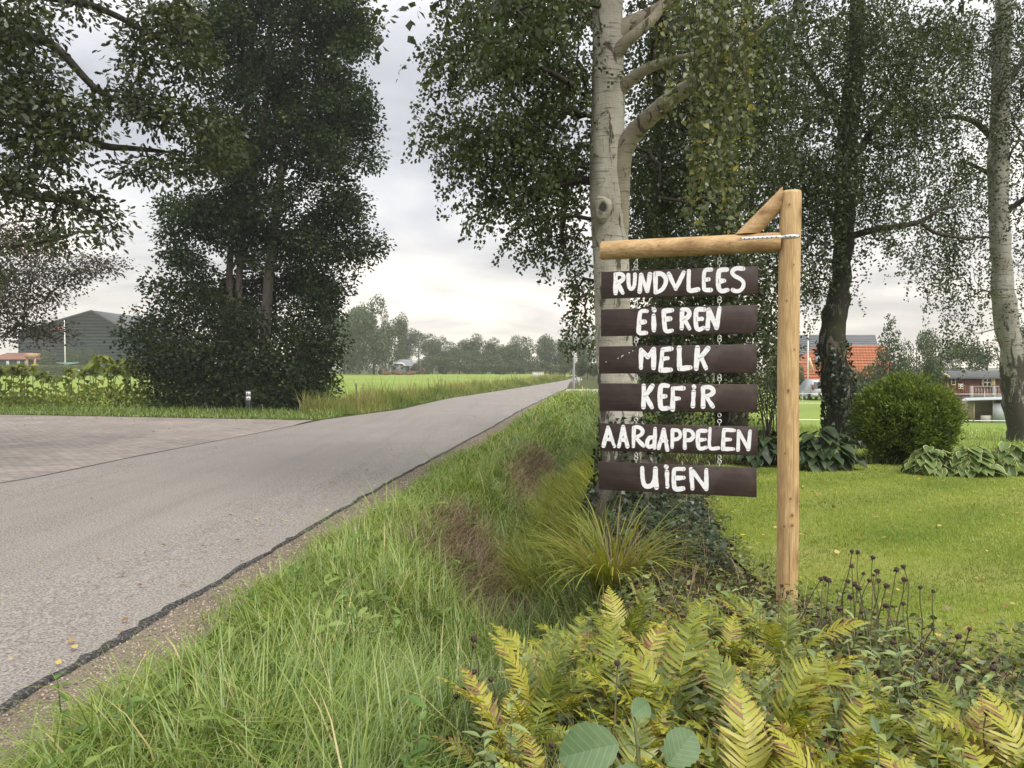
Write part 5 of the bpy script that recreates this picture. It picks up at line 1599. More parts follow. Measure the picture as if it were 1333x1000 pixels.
# alder sapling with two big toothed leaves
M_bigleaf = None
t = NT('alder_sapling_leaf')
v = t.coord()
wv = t.n('ShaderNodeTexWave', wave_type='BANDS', bands_direction='X'); wv.inputs['Scale'].default_value = 23; wv.inputs['Distortion'].default_value = .6
sp_ = t.n('ShaderNodeSeparateXYZ'); t.l(v, sp_.inputs[0])
cx_ = t.n('ShaderNodeCombineXYZ'); t.l(t.math('SUBTRACT', sp_.outputs[0], t.math('MULTIPLY', t.math('ABSOLUTE', sp_.outputs[1]), .75)), cx_.inputs[0])
t.l(cx_.outputs[0], wv.inputs['Vector'])
c = t.ramp(t.noise(v, 40, 4), [(.3, (.065, .135, .042)), (.7, (.10, .18, .055))])
c = t.mix(t.ramp(wv.outputs[0], [(.88, 0.0), (.98, .4)]), c, (.19, .28, .10))
M_bigleaf = t.leaf(c, .3, .07)
big = leaf_mesh('leaf', BROAD, .105, .28, M_bigleaf, .5, serr=.045, cup=.30)
sp = at(820, 1120, 1.22); sap = thing('alder_sapling', 'young alder shoot with broad toothed green leaves in front of the ferns', 'sapling', (sp[0], 1.30, H(sp[0], 1.3)))
bs = np.array([sp[0], 1.30, 0.0])
tops = [(at(806, 972, 1.22), at(730, 985, 1.20), 1.0), (at(868, 1000, 1.22), at(905, 955, 1.24), .95), (at(822, 935, 1.34), at(846, 915, 1.36), .62), (at(840, 1010, 1.25), at(800, 1040, 1.2), .9)]
Pm, rm = smooth_path([bs, bs * .5 + at(830, 1010, 1.26) * .5 + [.02, 0, 0], at(832, 1000, 1.27), at(822, 930, 1.33)], [.006, .005, .004, .002], 12)
MB().tube(Pm, rm, 6).build('stem', M_stem, sap)
for a_, b__, scl in tops:
    o = link('leaf', big, None, sap)
    dv = Vector(b__ - a_); L_ = dv.length
    X = dv.normalized(); Zr = Vector((.1, -.75, .65)); Y = Zr.cross(X).normalized(); Z = X.cross(Y)
    mt = Matrix((X, Y, Z)).transposed()
    o.rotation_euler = mt.to_euler(); o.location = Vector(a_ - bs); q = L_ / .105; o.scale = (q, q, q)
    st = Pm[np.argmin(np.linalg.norm(Pm - a_, axis=1))]
    MB().tube([st, (st + a_) / 2 + [0, 0, .004], a_], .0014, 4).build('leaf_stalk', M_stem, sap)

# day lily clump: arching strap leaves
dl = gnd(798, 752, 0.0); dlb = np.array([dl[0], dl[1], H(dl[0], dl[1])])
lily = thing('day_lily', 'clump of arching yellow-green strap leaves between ditch and sign boards', 'plant', dlb)
n = 260
a = U(0, 6.28, n); P = dlb + np.stack([.13 * np.cos(a) * R(n), .13 * np.sin(a) * R(n), np.zeros(n)], 1)
b = MB(); blades(b, P, U(.45, .90, n), U(.012, .020, n), a + rng.normal(size=n) * .3, U(.1, .5, n), U(.8, 2.0, n), 7, np.clip(.35 + .62 * R(n), 0, 1), .45)
tag(b.build('leaves', M_sedge, lily), kind='stuff')
n = 50
b = MB(); blades(b, dlb + rng.normal(size=(n, 3)) * np.array([.12, .12, 0]), U(.5, .85, n), U(.004, .006, n), U(0, 6.28, n), U(.0, .5, n), U(0, .4, n), 3)
tag(b.build('dead_stems', M_dry, lily), kind='stuff')

# ---------------------------------------------------------------- hostas, thuja, upright shrub by the lawn's end
M_hosta = leafmat('hosta_dark_leaf', [(0, (0.022, 0.040, 0.018)), (1, (0.060, 0.095, 0.035))], .2, .04)
M_hostav = leafmat('hosta_rimmed_leaf', [(0, (0.085, 0.14, 0.040)), (1, (0.15, 0.22, 0.065))], .22, .03, (0.42, 0.46, 0.20), (.4, .6))
hd = [leaf_mesh('leaf', HOSTA, .26, .35, M_hosta, q, cup=.2) for q in (.1, .4, .7, 1)]
hv = [leaf_mesh('leaf', HOSTA, .20, .3, M_hostav, q, margin=.16, cup=.2) for q in (.1, .4, .7, 1)]
hst = {}


def hosta(label, u, v, wpx, hpx, leaves, group, nl, sc):
    g = gnd(u, v); d = g[1]; w = wpx / FPX * d / 2; hh = hpx / FPX * d
    th = thing('hosta', label, 'hosta', (g[0], d + w * .3, H(g[0], d + w * .3)), group)
    for k in range(nl):
        f = R(); a = U(0, 6.28) if R() < .4 else U(PI, 2 * PI)
        r_ = w * math.sqrt(f) * .95
        o = link('leaf', leaves[rng.integers(4)], None, th)
        z = hh * (1 - .75 * f) * U(.7, 1.0)
        o.location = (r_ * math.cos(a) * 1.0, r_ * math.sin(a) * .75, max(z, .06))
        o.rotation_euler = (U(-.3, .3), U(.0, .75), a + U(-.5, .5)); q = sc * U(.75, 1.15); o.scale = (q, q, q)
    b = MB()
    for k in range(14):
        a = U(0, 6.28); r_ = w * .6
        p = BASE[th.name]
        b.tube([p, p + [r_ * .3 * math.cos(a), r_ * .3 * math.sin(a), hh * .5], p + [r_ * math.cos(a), r_ * math.sin(a), hh * .75]], .006, 4)
    tag(b.build('leaf_stalks', M_stem, th), kind='stuff')


hosta('broad dark green hosta clump left of the clipped thuja ball', 1075, 612, 84, 56, hd, 'dark hostas', 110, 1.0)
hosta('dark green hosta half hidden behind the timber post', 998, 606, 60, 52, hd, 'dark hostas', 70, .95)
hosta('cream-edged hosta at the right foot of the thuja ball', 1215, 618, 64, 38, hv, 'rimmed hostas', 80, .95)
hosta('cream-edged hosta in the middle of the rimmed hosta row', 1268, 620, 64, 42, hv, 'rimmed hostas', 80, 1.0)
hosta('cream-edged hosta under the banded white birch', 1320, 618, 60, 44, hv, 'rimmed hostas', 80, 1.05)

tg = gnd(1183, 610); td = tg[1] + .75
tx = (1181 - CX) / FPX * td; tw = 63 / FPX * td
thj = thing('thuja_ball', 'bright green thuja clipped into a rounded ball at the end of the lawn', 'shrub', (tx, td, H(tx, td)))
thc = np.array([tx, td, H(tx, td)])
th_h = at(1183, 492, td)[2] - thc[2]
MB().tube([thc - [0, 0, .05], thc + [0, 0, .7]], [.06, .05], 8).build('stem', M_branch, thj)
nc = 520; q = rand_unit(nc); per_ = 76
lump = 1 + .20 * (vnoise(q[:, 0] * 3 + 5, q[:, 2] * 3 + 3 * q[:, 1], 1.6) - .5) - .22 * R(nc) ** 2
ctr = np.array([0, 0, th_h * .50]) + q * np.array([tw * .93, tw * .93, th_h * .47]) * lump[:, None]
ax_ = unit(q * .9 + np.array([0, 0, .65]) + rng.normal(size=(nc, 3)) * .25)
C_ = np.repeat(ctr, per_, 0); X_ = np.repeat(ax_, per_, 0); n = nc * per_
pos = thc + C_ + X_ * U(-.12, .07, n)[:, None] + rng.normal(size=(n, 3)) * .05
pos[:, 2] = np.maximum(pos[:, 2], thc[2] + .04)
b = MB(); leaf_quads(b, pos, X_ + rng.normal(size=(n, 3)) * .45, rand_unit(n) + np.repeat(q, per_, 0) * .8, U(.035, .085, n), U(.012, .028, n), np.clip(.5 * R(n) + .5 * np.repeat(R(nc), per_), 0, 1), .02)
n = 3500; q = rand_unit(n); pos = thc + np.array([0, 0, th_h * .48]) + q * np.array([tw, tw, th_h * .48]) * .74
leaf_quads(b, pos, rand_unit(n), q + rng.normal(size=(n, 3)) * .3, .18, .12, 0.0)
b.build('foliage', M_thuja, thj)

sb = gnd(1000, 600); sb = np.array([sb[0], 11.6, H(sb[0] * 11.6 / sb[1], 11.6)]); sb[0] = (1000 - CX) / FPX * 11.6
shr = thing('upright_shrub', 'loose shrub with many thin upright dark stems behind the timber post', 'shrub', sb)
w = MB(); A = []
for k in range(16):
    tp = at(U(978, 1030), U(400, 500), 11.6 + U(-.5, .5))
    p0 = sb + [U(-.15, .15), U(-.1, .1), -.02]
    Pm, rm = smooth_path([p0, p0 * .5 + tp * .5 + [U(-.08, .08), U(-.08, .08), .1], tp], [.014, .009, .004], 8)
    w.tube(Pm, rm, 5); A += [Pm[4], Pm[5], Pm[6], Pm[7]]
w.build('stems', M_branch, shr)
b = MB(); tufts(b, np.array(A), 26, .26, .05, .03, None, .3)
b.build('foliage', M_birchleaf, shr)

# ---------------------------------------------------------------- sunflowers beyond the side road
M_sunleaf = leafmat('sunflower_leaf', [(0, (0.13, 0.19, 0.032)), (.5, (0.23, 0.30, 0.055)), (.85, (0.34, 0.39, 0.09)), (1, (0.36, 0.27, 0.10))], .38, .04)
M_sunstem = plain('sunflower_stem', (0.24, 0.27, 0.10), .7, .25, 8)
M_sunhead = plain('faded_sunflower_head', (0.30, 0.24, 0.11), .8, .4, 14, bump=.5)
protos = []
for k in range(5):
    b = MB(); hgt = 1.45
    Pm, rm = smooth_path([[0, 0, -.05], [U(-.08, .08), U(-.05, .05), hgt * .5], [U(-.15, .15), 0, hgt * .95], [.10, -.06, hgt * 1.0], [.16, -.10, hgt * .95]], [.018, .015, .011, .009, .008], 16)
    b.tube(Pm, rm, 6); ms = b.mesh('stem'); ms.materials.append(M_sunstem)
    n = 26; i = rng.integers(2, 13, n); a = U(0, 6.28, n)
    pos = Pm[i] + np.stack([.09 * np.cos(a), .09 * np.sin(a), U(-.02, .05, n)], 1)
    b = MB(); shaped_leaves(b, [(0, 0), (.03, .30), (.22, .44), (.5, .34), (.8, .14), (1, 0)], pos, np.stack([np.cos(a), np.sin(a), U(-.9, .0, n)], 1), np.stack([.5 * np.cos(a), .5 * np.sin(a) - .2, np.ones(n)], 1), U(.16, .30, n), R(n), .3)
    ml = b.mesh('leaves'); ml.materials.append(M_sunleaf)
    b = MB(); m_ = 12; V = []
    for r_, z_ in [(.01, .035), (.06, .03), (.085, .0), (.07, -.015), (.0, -.02)]:
        for a in np.arange(m_) * 2 * PI / m_:
            V.append([r_ * math.cos(a) * (1 + .1 * rng.normal()), r_ * math.sin(a), z_])
    b.add(V, [[q * m_ + s_, q * m_ + (s_ + 1) % m_, (q + 1) * m_ + (s_ + 1) % m_, (q + 1) * m_ + s_] for q in range(4) for s_ in range(m_)], .5)
    mh = b.mesh('flower_head'); mh.materials.append(M_sunhead)
    protos.append((ms, ml, mh, Pm[-1]))
sun_u = list(np.linspace(-46, 232, 44) + U(-4, 4, 44))
for k, u in enumerate(sun_u):
    hp = float(np.interp(u, [-50, 0, 30, 60, 95, 112, 128, 150, 165, 185, 200, 235], [46, 52, 50, 42, 46, 48, 66, 58, 62, 50, 54, 50])) * U(.80, 1.08)
    d = float(np.interp(u, [-50, 232], [29.6, 28.0])) + U(-.5, .5)
    g = at(u, 520, d); ms, ml, mh, tipp = protos[rng.integers(5)]
    z = hp / FPX * d / 1.45
    th = thing('sunflower', 'faded drooping sunflower in the row beyond the side road', 'sunflower', (g[0], d, 0), 'row of faded sunflowers', U(0, 6.28))
    th.scale = (z * 1.05, z * 1.05, z)
    link('stem', ms, None, th); tag(link('leaves', ml, None, th), kind='stuff')
    o = link('flower_head', mh, None, th, True); o.location = Vector(tipp); o.rotation_euler = (U(1.6, 2.4), U(-.4, .4), U(0, 1))
n = 5200
x = U(-22, -10.2, n); y = 27.9 - (x + 10) * .10 + U(-1.0, .6, n)
b = MB(); leaf_quads(b, np.stack([x, y, U(.02, .62, n) * (.4 + vnoise(x, y, .9))], 1), rng.normal(size=(n, 3)) + np.array([0, 0, .3]), rand_unit(n) + np.array([0, -.4, .6]), U(.06, .16, n), U(.04, .09, n), R(n))
tag(b.build('weeds', M_sunleaf), 'low weeds growing between the sunflower stems', 'weeds', kind='stuff')

# ---------------------------------------------------------------- marker post with two plates
M_postdark = plain('dark_recycled_post', (0.035, 0.036, 0.042), .7, .3, 10)
M_plate = plain('white_plate', (0.72, 0.72, 0.72), .5, .05, 20)
M_black = plain('black_print', (0.02, 0.02, 0.02), .6, .1)
mp = gnd(323.4, 538.5); k_ = mp[1] / FPX
mk = thing('marker_post', 'short dark marker post with two small white plates before the alder clump', 'marker post', (mp[0], mp[1], -.02))
hgt = (538.5 - 508.5) * k_
b = MB(); b.box(mp + [0, 0, hgt / 2 - .02], (6.0 * k_, 6.0 * k_, hgt)); b.box(mp + [0, 0, hgt - .005], (5.4 * k_, 5.4 * k_, .03), taper=.8)
b.build('post', M_postdark, mk)
for q, vc in enumerate((512.6, 518.8)):
    c = at(323.2, vc, mp[1] - 3.1 * k_)
    s5 = 5.4 * k_
    pl = MB().box(c, (s5, .008, 4.9 * k_)).build('plate', M_plate, mk)
    b = MB()
    f = c + np.array([0, -.0062, 0])
    if q == 0:
        b.box(f + [-s5 * .14, 0, 0], (s5 * .17, .003, s5 * .5)); b.box(f + [-s5 * .02, 0, -s5 * .17], (s5 * .10, .003, s5 * .12)); b.box(f + [-s5 * .02, 0, s5 * .17], (s5 * .10, .003, s5 * .12)); b.box(f + [s5 * .24, 0, 0], (s5 * .10, .003, s5 * .5))
    else:
        b.add([f + np.array([px_, 0, pz]) * s5 for px_, pz in [(-.26, -.16), (-.06, -.16), (.12, -.02), (.12, -.12), (.28, .1), (.30, .26), (.10, .24), (.02, .16), (.06, .08), (-.14, -.04), (-.26, -.04)]], [list(range(11))], .5)
    b.build('symbol', M_black, pl)

# ---------------------------------------------------------------- fence posts and dock stems along the pasture
M_greywood = plain('weathered_fence_wood', (0.12, 0.11, 0.095), .9, .35, 12, bump=.5)
for u, vt, vb in [(463.5, 500.5, 518), (579, 496.5, 506), (630, 494, 499.5), (663.4, 493, 498), (692.5, 490, 494), (421, 505, 524)]:
    g = gnd(u, vb); k_ = g[1] / FPX
    fp = thing('fence_post', 'thin grey wooden fence post in the roadside grass by the pasture', 'fence post', (g[0], g[1], -.05), 'fence posts along the pasture')
    hh = (vb - vt) * k_ + .05
    b = MB(); b.tube([g - [0, 0, .1], g + [.01, 0, hh * .6], g + [.03 * U(-1, 1), 0, hh]], [.045, .042, .038], 8); b.build('post', M_greywood, fp)
    MB().tube([g + [0, -.045, hh * .8], g + [0, -.075, hh * .8]], .008, 5).build('insulator', M_black, fp)
M_dock = plain('rusty_dock_seed', (0.16, 0.085, 0.045), .9, .4, 30)
for u, vt, vb in [(472.5, 499, 515), (558, 492, 512), (574, 493, 514), (456, 514, 522), (447, 520, 527), (608, 496, 507), (650, 494, 500), (540, 498, 516)]:
    g = gnd(u, vb + 1); k_ = g[1] / FPX; hh = (vb - vt) * k_
    dk = thing('dock_plant', 'withered rusty dock stem in the roadside grass by the pasture', 'weed', (g[0], g[1], 0), 'dock stems by the pasture')
    MB().tube([g, g + [.02, 0, hh * .5], g + [.05 * U(-1, 1), 0, hh]], [.010, .008, .004], 5).build('stem', M_dock, dk)
    n = 90; f = R(n); p = g + np.stack([rng.normal(size=n) * .05, rng.normal(size=n) * .05, hh * (.35 + .65 * f)], 1)
    b = MB(); leaf_quads(b, p, rng.normal(size=(n, 3)) + [0, 0, 1], rand_unit(n), .05, .035, R(n)); tag(b.build('seeds', M_dry, dk), kind='stuff')

# ---------------------------------------------------------------- street lamp, white cabinet
M_zinc = plain('galvanised_pole', (0.46, 0.48, 0.50), .45, .08, 5, metal=.3)
lg = gnd(747, 508); k_ = lg[1] / FPX
lamp = thing('street_lamp', 'slim grey street lamp with curved arm beside the narrow road', 'street lamp', (lg[0], lg[1], -.02))
zt = at(749.5, 421.5, lg[1])[2]
MB().tube([lg, [lg[0] + .01, lg[1], zt * .5], [lg[0] + .10, lg[1], zt]], [.075, .06, .045], 10).build('pole', M_zinc, lamp, True)
arm, ra = smooth_path([[lg[0] + .10, lg[1], zt - .05], at(748, 420.5, lg[1]), at(742, 418.5, lg[1]), at(737, 418, lg[1])], [.04, .035, .03, .03], 10)
MB().tube(arm, ra, 8).build('arm', M_zinc, lamp, True)
hd0, hd1 = at(738, 418, lg[1]), at(727, 417.2, lg[1])
b = MB(); b.box((hd0 + hd1) / 2, (abs(hd1 - hd0)[0], .22, .07), taper=.7); b.build('lamp_head', M_zinc, lamp)
M_cab = plain('white_cabinet_paint', (0.62, 0.62, 0.60), .5, .08, 1)
cg = gnd(700.5, 493.2); k_ = cg[1] / FPX
cab = thing('utility_cabinet', 'white utility cabinet with flat dark roof by the roadside grass', 'cabinet', (cg[0], cg[1], 0))
W_, Hh_ = 15.6 * k_, 10 * k_
MB().box(cg + [0, .5, Hh_ / 2], (W_, 1.0, Hh_)).build('body', M_cab, cab)
MB().box(cg + [-.2, .5, Hh_ + .05], (W_ * 1.25, 1.3, .10)).build('roof', M_black, cab)
for sx in (-.25, .25):
    MB().box(cg + [W_ * sx, -.012, Hh_ * .5], (W_ * .46, .024, Hh_ * .92)).build('door', M_cab, cab)

# ---------------------------------------------------------------- far trees
def far_mesh(blobs, n, size, seed_squash=1.0):
    b = MB()
    w_ = np.array([q[3] ** 2 for q in blobs]); w_ = w_ / w_.sum()
    for q, f in zip(blobs, w_):
        k = max(20, int(n * f)); d = rand_unit(k); rr = q[3] * (.62 + .42 * R(k))
        pos = np.array(q[:3]) + d * rr[:, None] * np.array([1, 1, seed_squash])
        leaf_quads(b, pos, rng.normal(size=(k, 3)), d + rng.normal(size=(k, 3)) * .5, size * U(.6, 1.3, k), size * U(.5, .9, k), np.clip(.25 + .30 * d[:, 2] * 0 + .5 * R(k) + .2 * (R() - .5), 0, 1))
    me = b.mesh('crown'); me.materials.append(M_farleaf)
    return me


def lobes(kind):
    o = []
    if kind == 'round':
        for k in range(22):
            a = U(0, 6.28); z = U(.14, .88); r_ = .34 * math.sqrt(max(.05, 1 - ((z - .5) / .48) ** 2)); o.append((r_ * math.cos(a), r_ * math.sin(a), z, U(.12, .19)))
    elif kind == 'tall':
        for k in range(15):
            a = U(0, 6.28); z = U(.12, .92); r_ = .19 * math.sqrt(max(.05, 1 - ((z - .55) / .45) ** 2)); o.append((r_ * math.cos(a), r_ * math.sin(a), z, U(.08, .14)))
    elif kind == 'bush':
        for k in range(12):
            a = U(0, 6.28); z = U(.15, .75); r_ = .55 * math.sqrt(max(.05, 1 - (z / .95) ** 2)); o.append((r_ * math.cos(a), r_ * math.sin(a), z, U(.18, .30)))
    else:
        for k in range(20):
            z = k / 20 * .85 + .10; a = k * 2.4; r_ = .22 * (1 - z) + .02; o.append((r_ * math.cos(a), r_ * math.sin(a), z, .20 * (1.08 - z)))
    return o


trunk_b = MB(); trunk_b.tube([[0, 0, -.02], [.01, 0, .3], [0, .01, .7]], [.022, .017, .006], 7)
trunk_me = trunk_b.mesh('trunk'); trunk_me.materials.append(M_alderbark)
FAR = {'round': [far_mesh(lobes('round'), 9000, .030) for _ in range(3)], 'tall': [far_mesh(lobes('tall'), 4500, .028) for _ in range(3)], 'bush': [far_mesh(lobes('bush'), 4500, .06, .8) for _ in range(2)], 'cone': [far_mesh(lobes('cone'), 5000, .030) for _ in range(2)]}


def far_tree(name, label, u, vt, vb, wpx, d, kind, group=None, z0=None):
    g = at(u, vb, d); z0 = (0.0 if z0 is None else z0)
    top = at(u, vt, d)[2]; hgt = top - z0; w = wpx / FPX * d
    base_w = {'round': .95, 'tall': .58, 'bush': 1.6, 'cone': .55}[kind]
    th = thing(name, label, 'bush' if kind == 'bush' else 'tree', (g[0], d, z0), group, U(0, 6.28))
    sx = w / base_w
    th.scale = (sx, sx, hgt / 1.02)
    o = link('trunk', trunk_me, None, th); o.scale = (.8, .8, 1)
    link('crown', FAR[kind][rng.integers(len(FAR[kind]))], None, th)
    return th


G1 = 'hazy trees behind the pasture'
for u, vt, wpx, d, kd, lab in [
    (487, 382, 84, 150, 'round', 'largest rounded tree standing at the pasture edge beside the alder clump'), (448, 390, 66, 158, 'round', None), (510, 398, 44, 158, 'round', None), (468, 396, 60, 162, 'round', None),
    (545, 428, 64, 190, 'round', None), (572, 436, 50, 185, 'round', None), (598, 440, 54, 178, 'round', None), (628, 434, 40, 180, 'tall', None), (655, 438, 56, 176, 'round', None), (676, 437, 30, 182, 'tall', None), (668, 446, 26, 178, 'cone', None),
    (700, 434, 50, 176, 'round', None), (724, 440, 50, 170, 'round', None), (744, 430, 40, 160, 'round', None), (770, 432, 40, 150, 'round', None), (640, 450, 64, 170, 'round', None), (682, 450, 54, 166, 'round', None), (610, 452, 60, 168, 'round', None), (795, 425, 44, 140, 'round', None)]:
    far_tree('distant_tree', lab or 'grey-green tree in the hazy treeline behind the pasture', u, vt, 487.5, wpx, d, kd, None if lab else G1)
for u, vt, wpx, d in [(563, 462, 44, 158), (592, 460, 40, 157), (618, 465, 40, 156), (646, 466, 40, 154), (672, 467, 34, 150), (545, 472, 26, 156), (716, 468, 40, 140), (742, 466, 40, 120), (765, 462, 40, 100), (800, 458, 60, 90), (850, 456, 60, 90), (900, 458, 60, 90)]:
    far_tree('distant_bush', 'rounded dark bush at the foot of the hazy treeline', u, vt, 488, wpx, d, 'bush', 'bushes under the treeline')
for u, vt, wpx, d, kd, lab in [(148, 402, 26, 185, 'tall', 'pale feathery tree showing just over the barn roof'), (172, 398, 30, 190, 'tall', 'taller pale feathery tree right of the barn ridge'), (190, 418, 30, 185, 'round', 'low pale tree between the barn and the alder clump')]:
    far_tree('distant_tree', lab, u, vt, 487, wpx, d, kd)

# ---------------------------------------------------------------- barn side: hedge, barn, small house, flagpole
M_hedge = leafmat('hedge_leaf', [(0, (0.040, 0.062, 0.018)), (.5, (0.085, 0.115, 0.030)), (1, (0.14, 0.17, 0.045))], .25)
dh = 132.0
h0, h1 = at(-60, 489, dh), at(181, 489, dh)
hz = at(60, 477.2, dh)[2]
hg = thing('clipped_hedge', 'long low clipped green hedge in front of the dark barn', 'hedge', ((h0[0] + h1[0]) / 2, dh, 0))
n = 16000
px_ = U(h0[0], h1[0], n); fc = R(n)
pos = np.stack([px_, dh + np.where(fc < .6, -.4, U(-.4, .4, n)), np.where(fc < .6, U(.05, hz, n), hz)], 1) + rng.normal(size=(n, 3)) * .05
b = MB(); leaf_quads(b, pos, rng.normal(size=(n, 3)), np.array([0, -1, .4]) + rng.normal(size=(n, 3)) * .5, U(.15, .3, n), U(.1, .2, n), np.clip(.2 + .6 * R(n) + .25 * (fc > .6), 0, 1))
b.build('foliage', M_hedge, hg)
b = MB()
for x in np.arange(h0[0], h1[0], 1.5):
    b.tube([[x, dh, 0], [x, dh, hz * .8]], .04, 4)
tag(b.build('stems', M_branch, hg), kind='stuff')
for u in (103, 185):
    g = at(u, 489.5, dh - 1.5); fp = thing('hedge_post', 'short pale post standing beside the clipped hedge', 'post', (g[0], dh - 1.5, 0), 'posts by the hedge')
    MB().tube([[g[0], g[1], -.1], [g[0], g[1], 1.05]], [.09, .085], 8).build('post', M_zinc, fp); MB().tube([[g[0], g[1], 1.05], [g[0], g[1], 1.10]], [.10, .05], 8).build('cap', M_zinc, fp)

M_clad = plain('slate_grey_cladding', (0.040, 0.050, 0.076), .6, .12, .6)
M_trim = plain('barn_trim', (0.026, 0.028, 0.034), .6, .1)
M_roofbarn = plain('barn_roof_sheet', (0.05, 0.054, 0.062), .5, .1, .5)
db = 150.0
pt = lambda u, v, d=db: at(u, v, d)
barn = thing('barn', 'large dark slate-grey barn with wide asymmetric gable behind the hedge', 'barn', (pt(122, 480)[0], db, 0))
Lx, Rx, Ax = pt(24, 450)[0], pt(184, 450)[0], pt(121, 404)[0]
Az, Lz, Rz = pt(121, 405)[2], pt(24, 433)[2], pt(184, 441)[2]
roofz = lambda x: np.where(x < Ax, Lz + (Az - Lz) * (x - Lx) / (Ax - Lx), Az + (Rz - Az) * (x - Ax) / (Rx - Ax))
# lapped horizontal cladding strips, each clipped to the gable
strip = .62; z = 0.0
while z < Az - .05:
    z1 = min(z + strip, Az - .02)
    def span(zz):
        a = Lx if zz <= Lz else Lx + (Ax - Lx) * (zz - Lz) / (Az - Lz); c = Rx if zz <= Rz else Rx - (Rx - Ax) * (zz - Rz) / (Az - Rz)
        return a, c
    a0, c0_ = span(z); a1, c1 = span(z1)
    b = MB()
    b.add([[a0, db - .16, z], [c0_, db - .16, z], [c1, db, z1], [a1, db, z1], [a0, db + .1, z], [c0_, db + .1, z]], [[0, 1, 2, 3], [4, 5, 1, 0]], .5)
    b.build('cladding_strip', M_clad, barn)
    z = z1
ov = .5; DP = 30
for q, (xa, za, xb, zb) in enumerate([(Lx - 1.0, Lz - .3, Ax, Az), (Ax, Az, Rx + 1.0, Rz - .55)]):
    b = MB()
    b.add([[xa, db - ov, za + .12], [xb, db - ov, zb + .12], [xb, db + DP, zb + .12], [xa, db + DP, za + .12], [xa, db - ov, za - .05], [xb, db - ov, zb - .05], [xb, db + DP, zb - .05], [xa, db + DP, za - .05]], [[0, 1, 2, 3], [7, 6, 5, 4], [0, 4, 5, 1], [1, 5, 6, 2], [2, 6, 7, 3], [3, 7, 4, 0]], .5)
    rf = b.build('roof', M_roofbarn, barn)
    b = MB(); b.add([[xa, db - ov - .06, za - .28], [xb, db - ov - .06, zb - .28], [xb, db - ov - .06, zb + .2], [xa, db - ov - .06, za + .2], [xa, db - ov - .01, za - .28], [xb, db - ov - .01, zb - .28], [xb, db - ov - .01, zb + .2], [xa, db - ov - .01, za + .2]], [[0, 1, 2, 3], [3, 2, 6, 7], [4, 5, 1, 0]], .5)
    b.build('verge_board', M_trim, rf)
for xx in (Lx, Rx):
    zz_ = float(roofz(xx))
    MB().add([[xx, db, 0], [xx, db + DP, 0], [xx, db + DP, zz_], [xx, db, zz_]], [[0, 1, 2, 3]], .5).build('side_wall', M_clad, barn)
M_brown_tile = plain('brown_red_tile', (0.20, 0.085, 0.06), .8, .3, 2)
M_timber = plain('light_timber', (0.42, 0.26, 0.15), .8, .2, 3)
M_blackwall = plain('black_timber_wall', (0.03, 0.032, 0.036), .8, .2, 1)
d2 = 143.0
hs = thing('small_house', 'low black-walled house with reddish tiled roof beside the barn', 'house', (at(18, 480, d2)[0], d2, 0))
q0, q1 = at(-14, 467, d2), at(39, 467, d2); zt_ = at(0, 459, d2)[2]; ze = at(0, 468, d2)[2]
MB().box([(q0[0] + q1[0]) / 2, d2 + 3, ze / 2], (q1[0] - q0[0], 6, ze)).build('wall', M_blackwall, hs)
b = MB(); b.add([[q0[0] - .4, d2 - .4, ze], [q1[0] + .3, d2 - .4, ze], [q1[0] - 1.4, d2 + 3, zt_], [q0[0] + 1.4, d2 + 3, zt_], [q1[0] + .3, d2 + 6.4, ze], [q0[0] - .4, d2 + 6.4, ze]], [[0, 1, 2, 3], [3, 2, 4, 5]], .5); b.add([[q1[0] + .3, d2 - .4, ze], [q1[0] + .3, d2 + 6.4, ze], [q1[0] - 1.4, d2 + 3, zt_]], [[0, 1, 2]], .5)
b.build('roof', M_brown_tile, hs)
for u in (10, 24, 34):
    c = at(u, 472.5, d2 - .05); MB().box(c, (.55, .06, .8)).build('window', M_plate if u == 10 else M_zinc, hs)
op = thing('timber_lean_to', 'open pale timber lean-to between the small house and the barn', 'lean-to', (at(44, 480, d2 - 1)[0], d2 - 1, 0))
a0, a1 = at(37, 463, d2 - 1), at(49, 463, d2 - 1)
MB().box((a0 + a1) / 2 + [0, 0, 0], (a1[0] - a0[0], 2, .9)).build('fascia', M_timber, op)
for xx in (a0[0] + .15, a1[0] - .15):
    MB().box([xx, d2 - 1.6, a0[2] / 2], (.28, .28, a0[2])).build('post', M_timber, op)
fg = at(85, 489, 133); fl = thing('flagpole', 'white flagpole with a hanging red-tinged pennant before the barn', 'flagpole', (fg[0], 133.0, 0))
zf = at(84.5, 417, 133)[2]
MB().tube([[fg[0], 133, 0], [fg[0], 133, zf * .55], [fg[0] - .05, 133, zf]], [.13, .10, .06], 8).build('pole', M_plate, fl, True)
M_pen = plain('faded_red_pennant', (0.45, 0.16, 0.15), .8, .2, 2)
p0, p1 = at(83.5, 424, 133), at(65, 430, 133)
b = MB()
for k in range(8):
    f0, f1 = k / 8, (k + 1) / 8
    e0, e1 = p0 + (p1 - p0) * f0 + [0, .25 * math.sin(f0 * 7), 0], p0 + (p1 - p0) * f1 + [0, .25 * math.sin(f1 * 7), 0]
    w0, w1 = .55 * (1 - f0 * .8), .55 * (1 - f1 * .8)
    b.add([e0 - [0, 0, w0], e1 - [0, 0, w1], e1, e0], [[0, 1, 2, 3]], .5)
b.build('pennant', M_pen, fl)
ry_ = thing('rotary_dryer', 'pale turquoise rotary clothes dryer standing by the flagpole', 'clothes dryer', (at(88, 480, 134)[0], 134, 0))
M_teal = plain('turquoise_metal', (0.35, 0.52, 0.50), .5, .1, 3)
rc = at(88, 474.5, 134)
MB().tube([[rc[0], 134, 0], rc], .05, 6).build('pole', M_zinc, ry_)
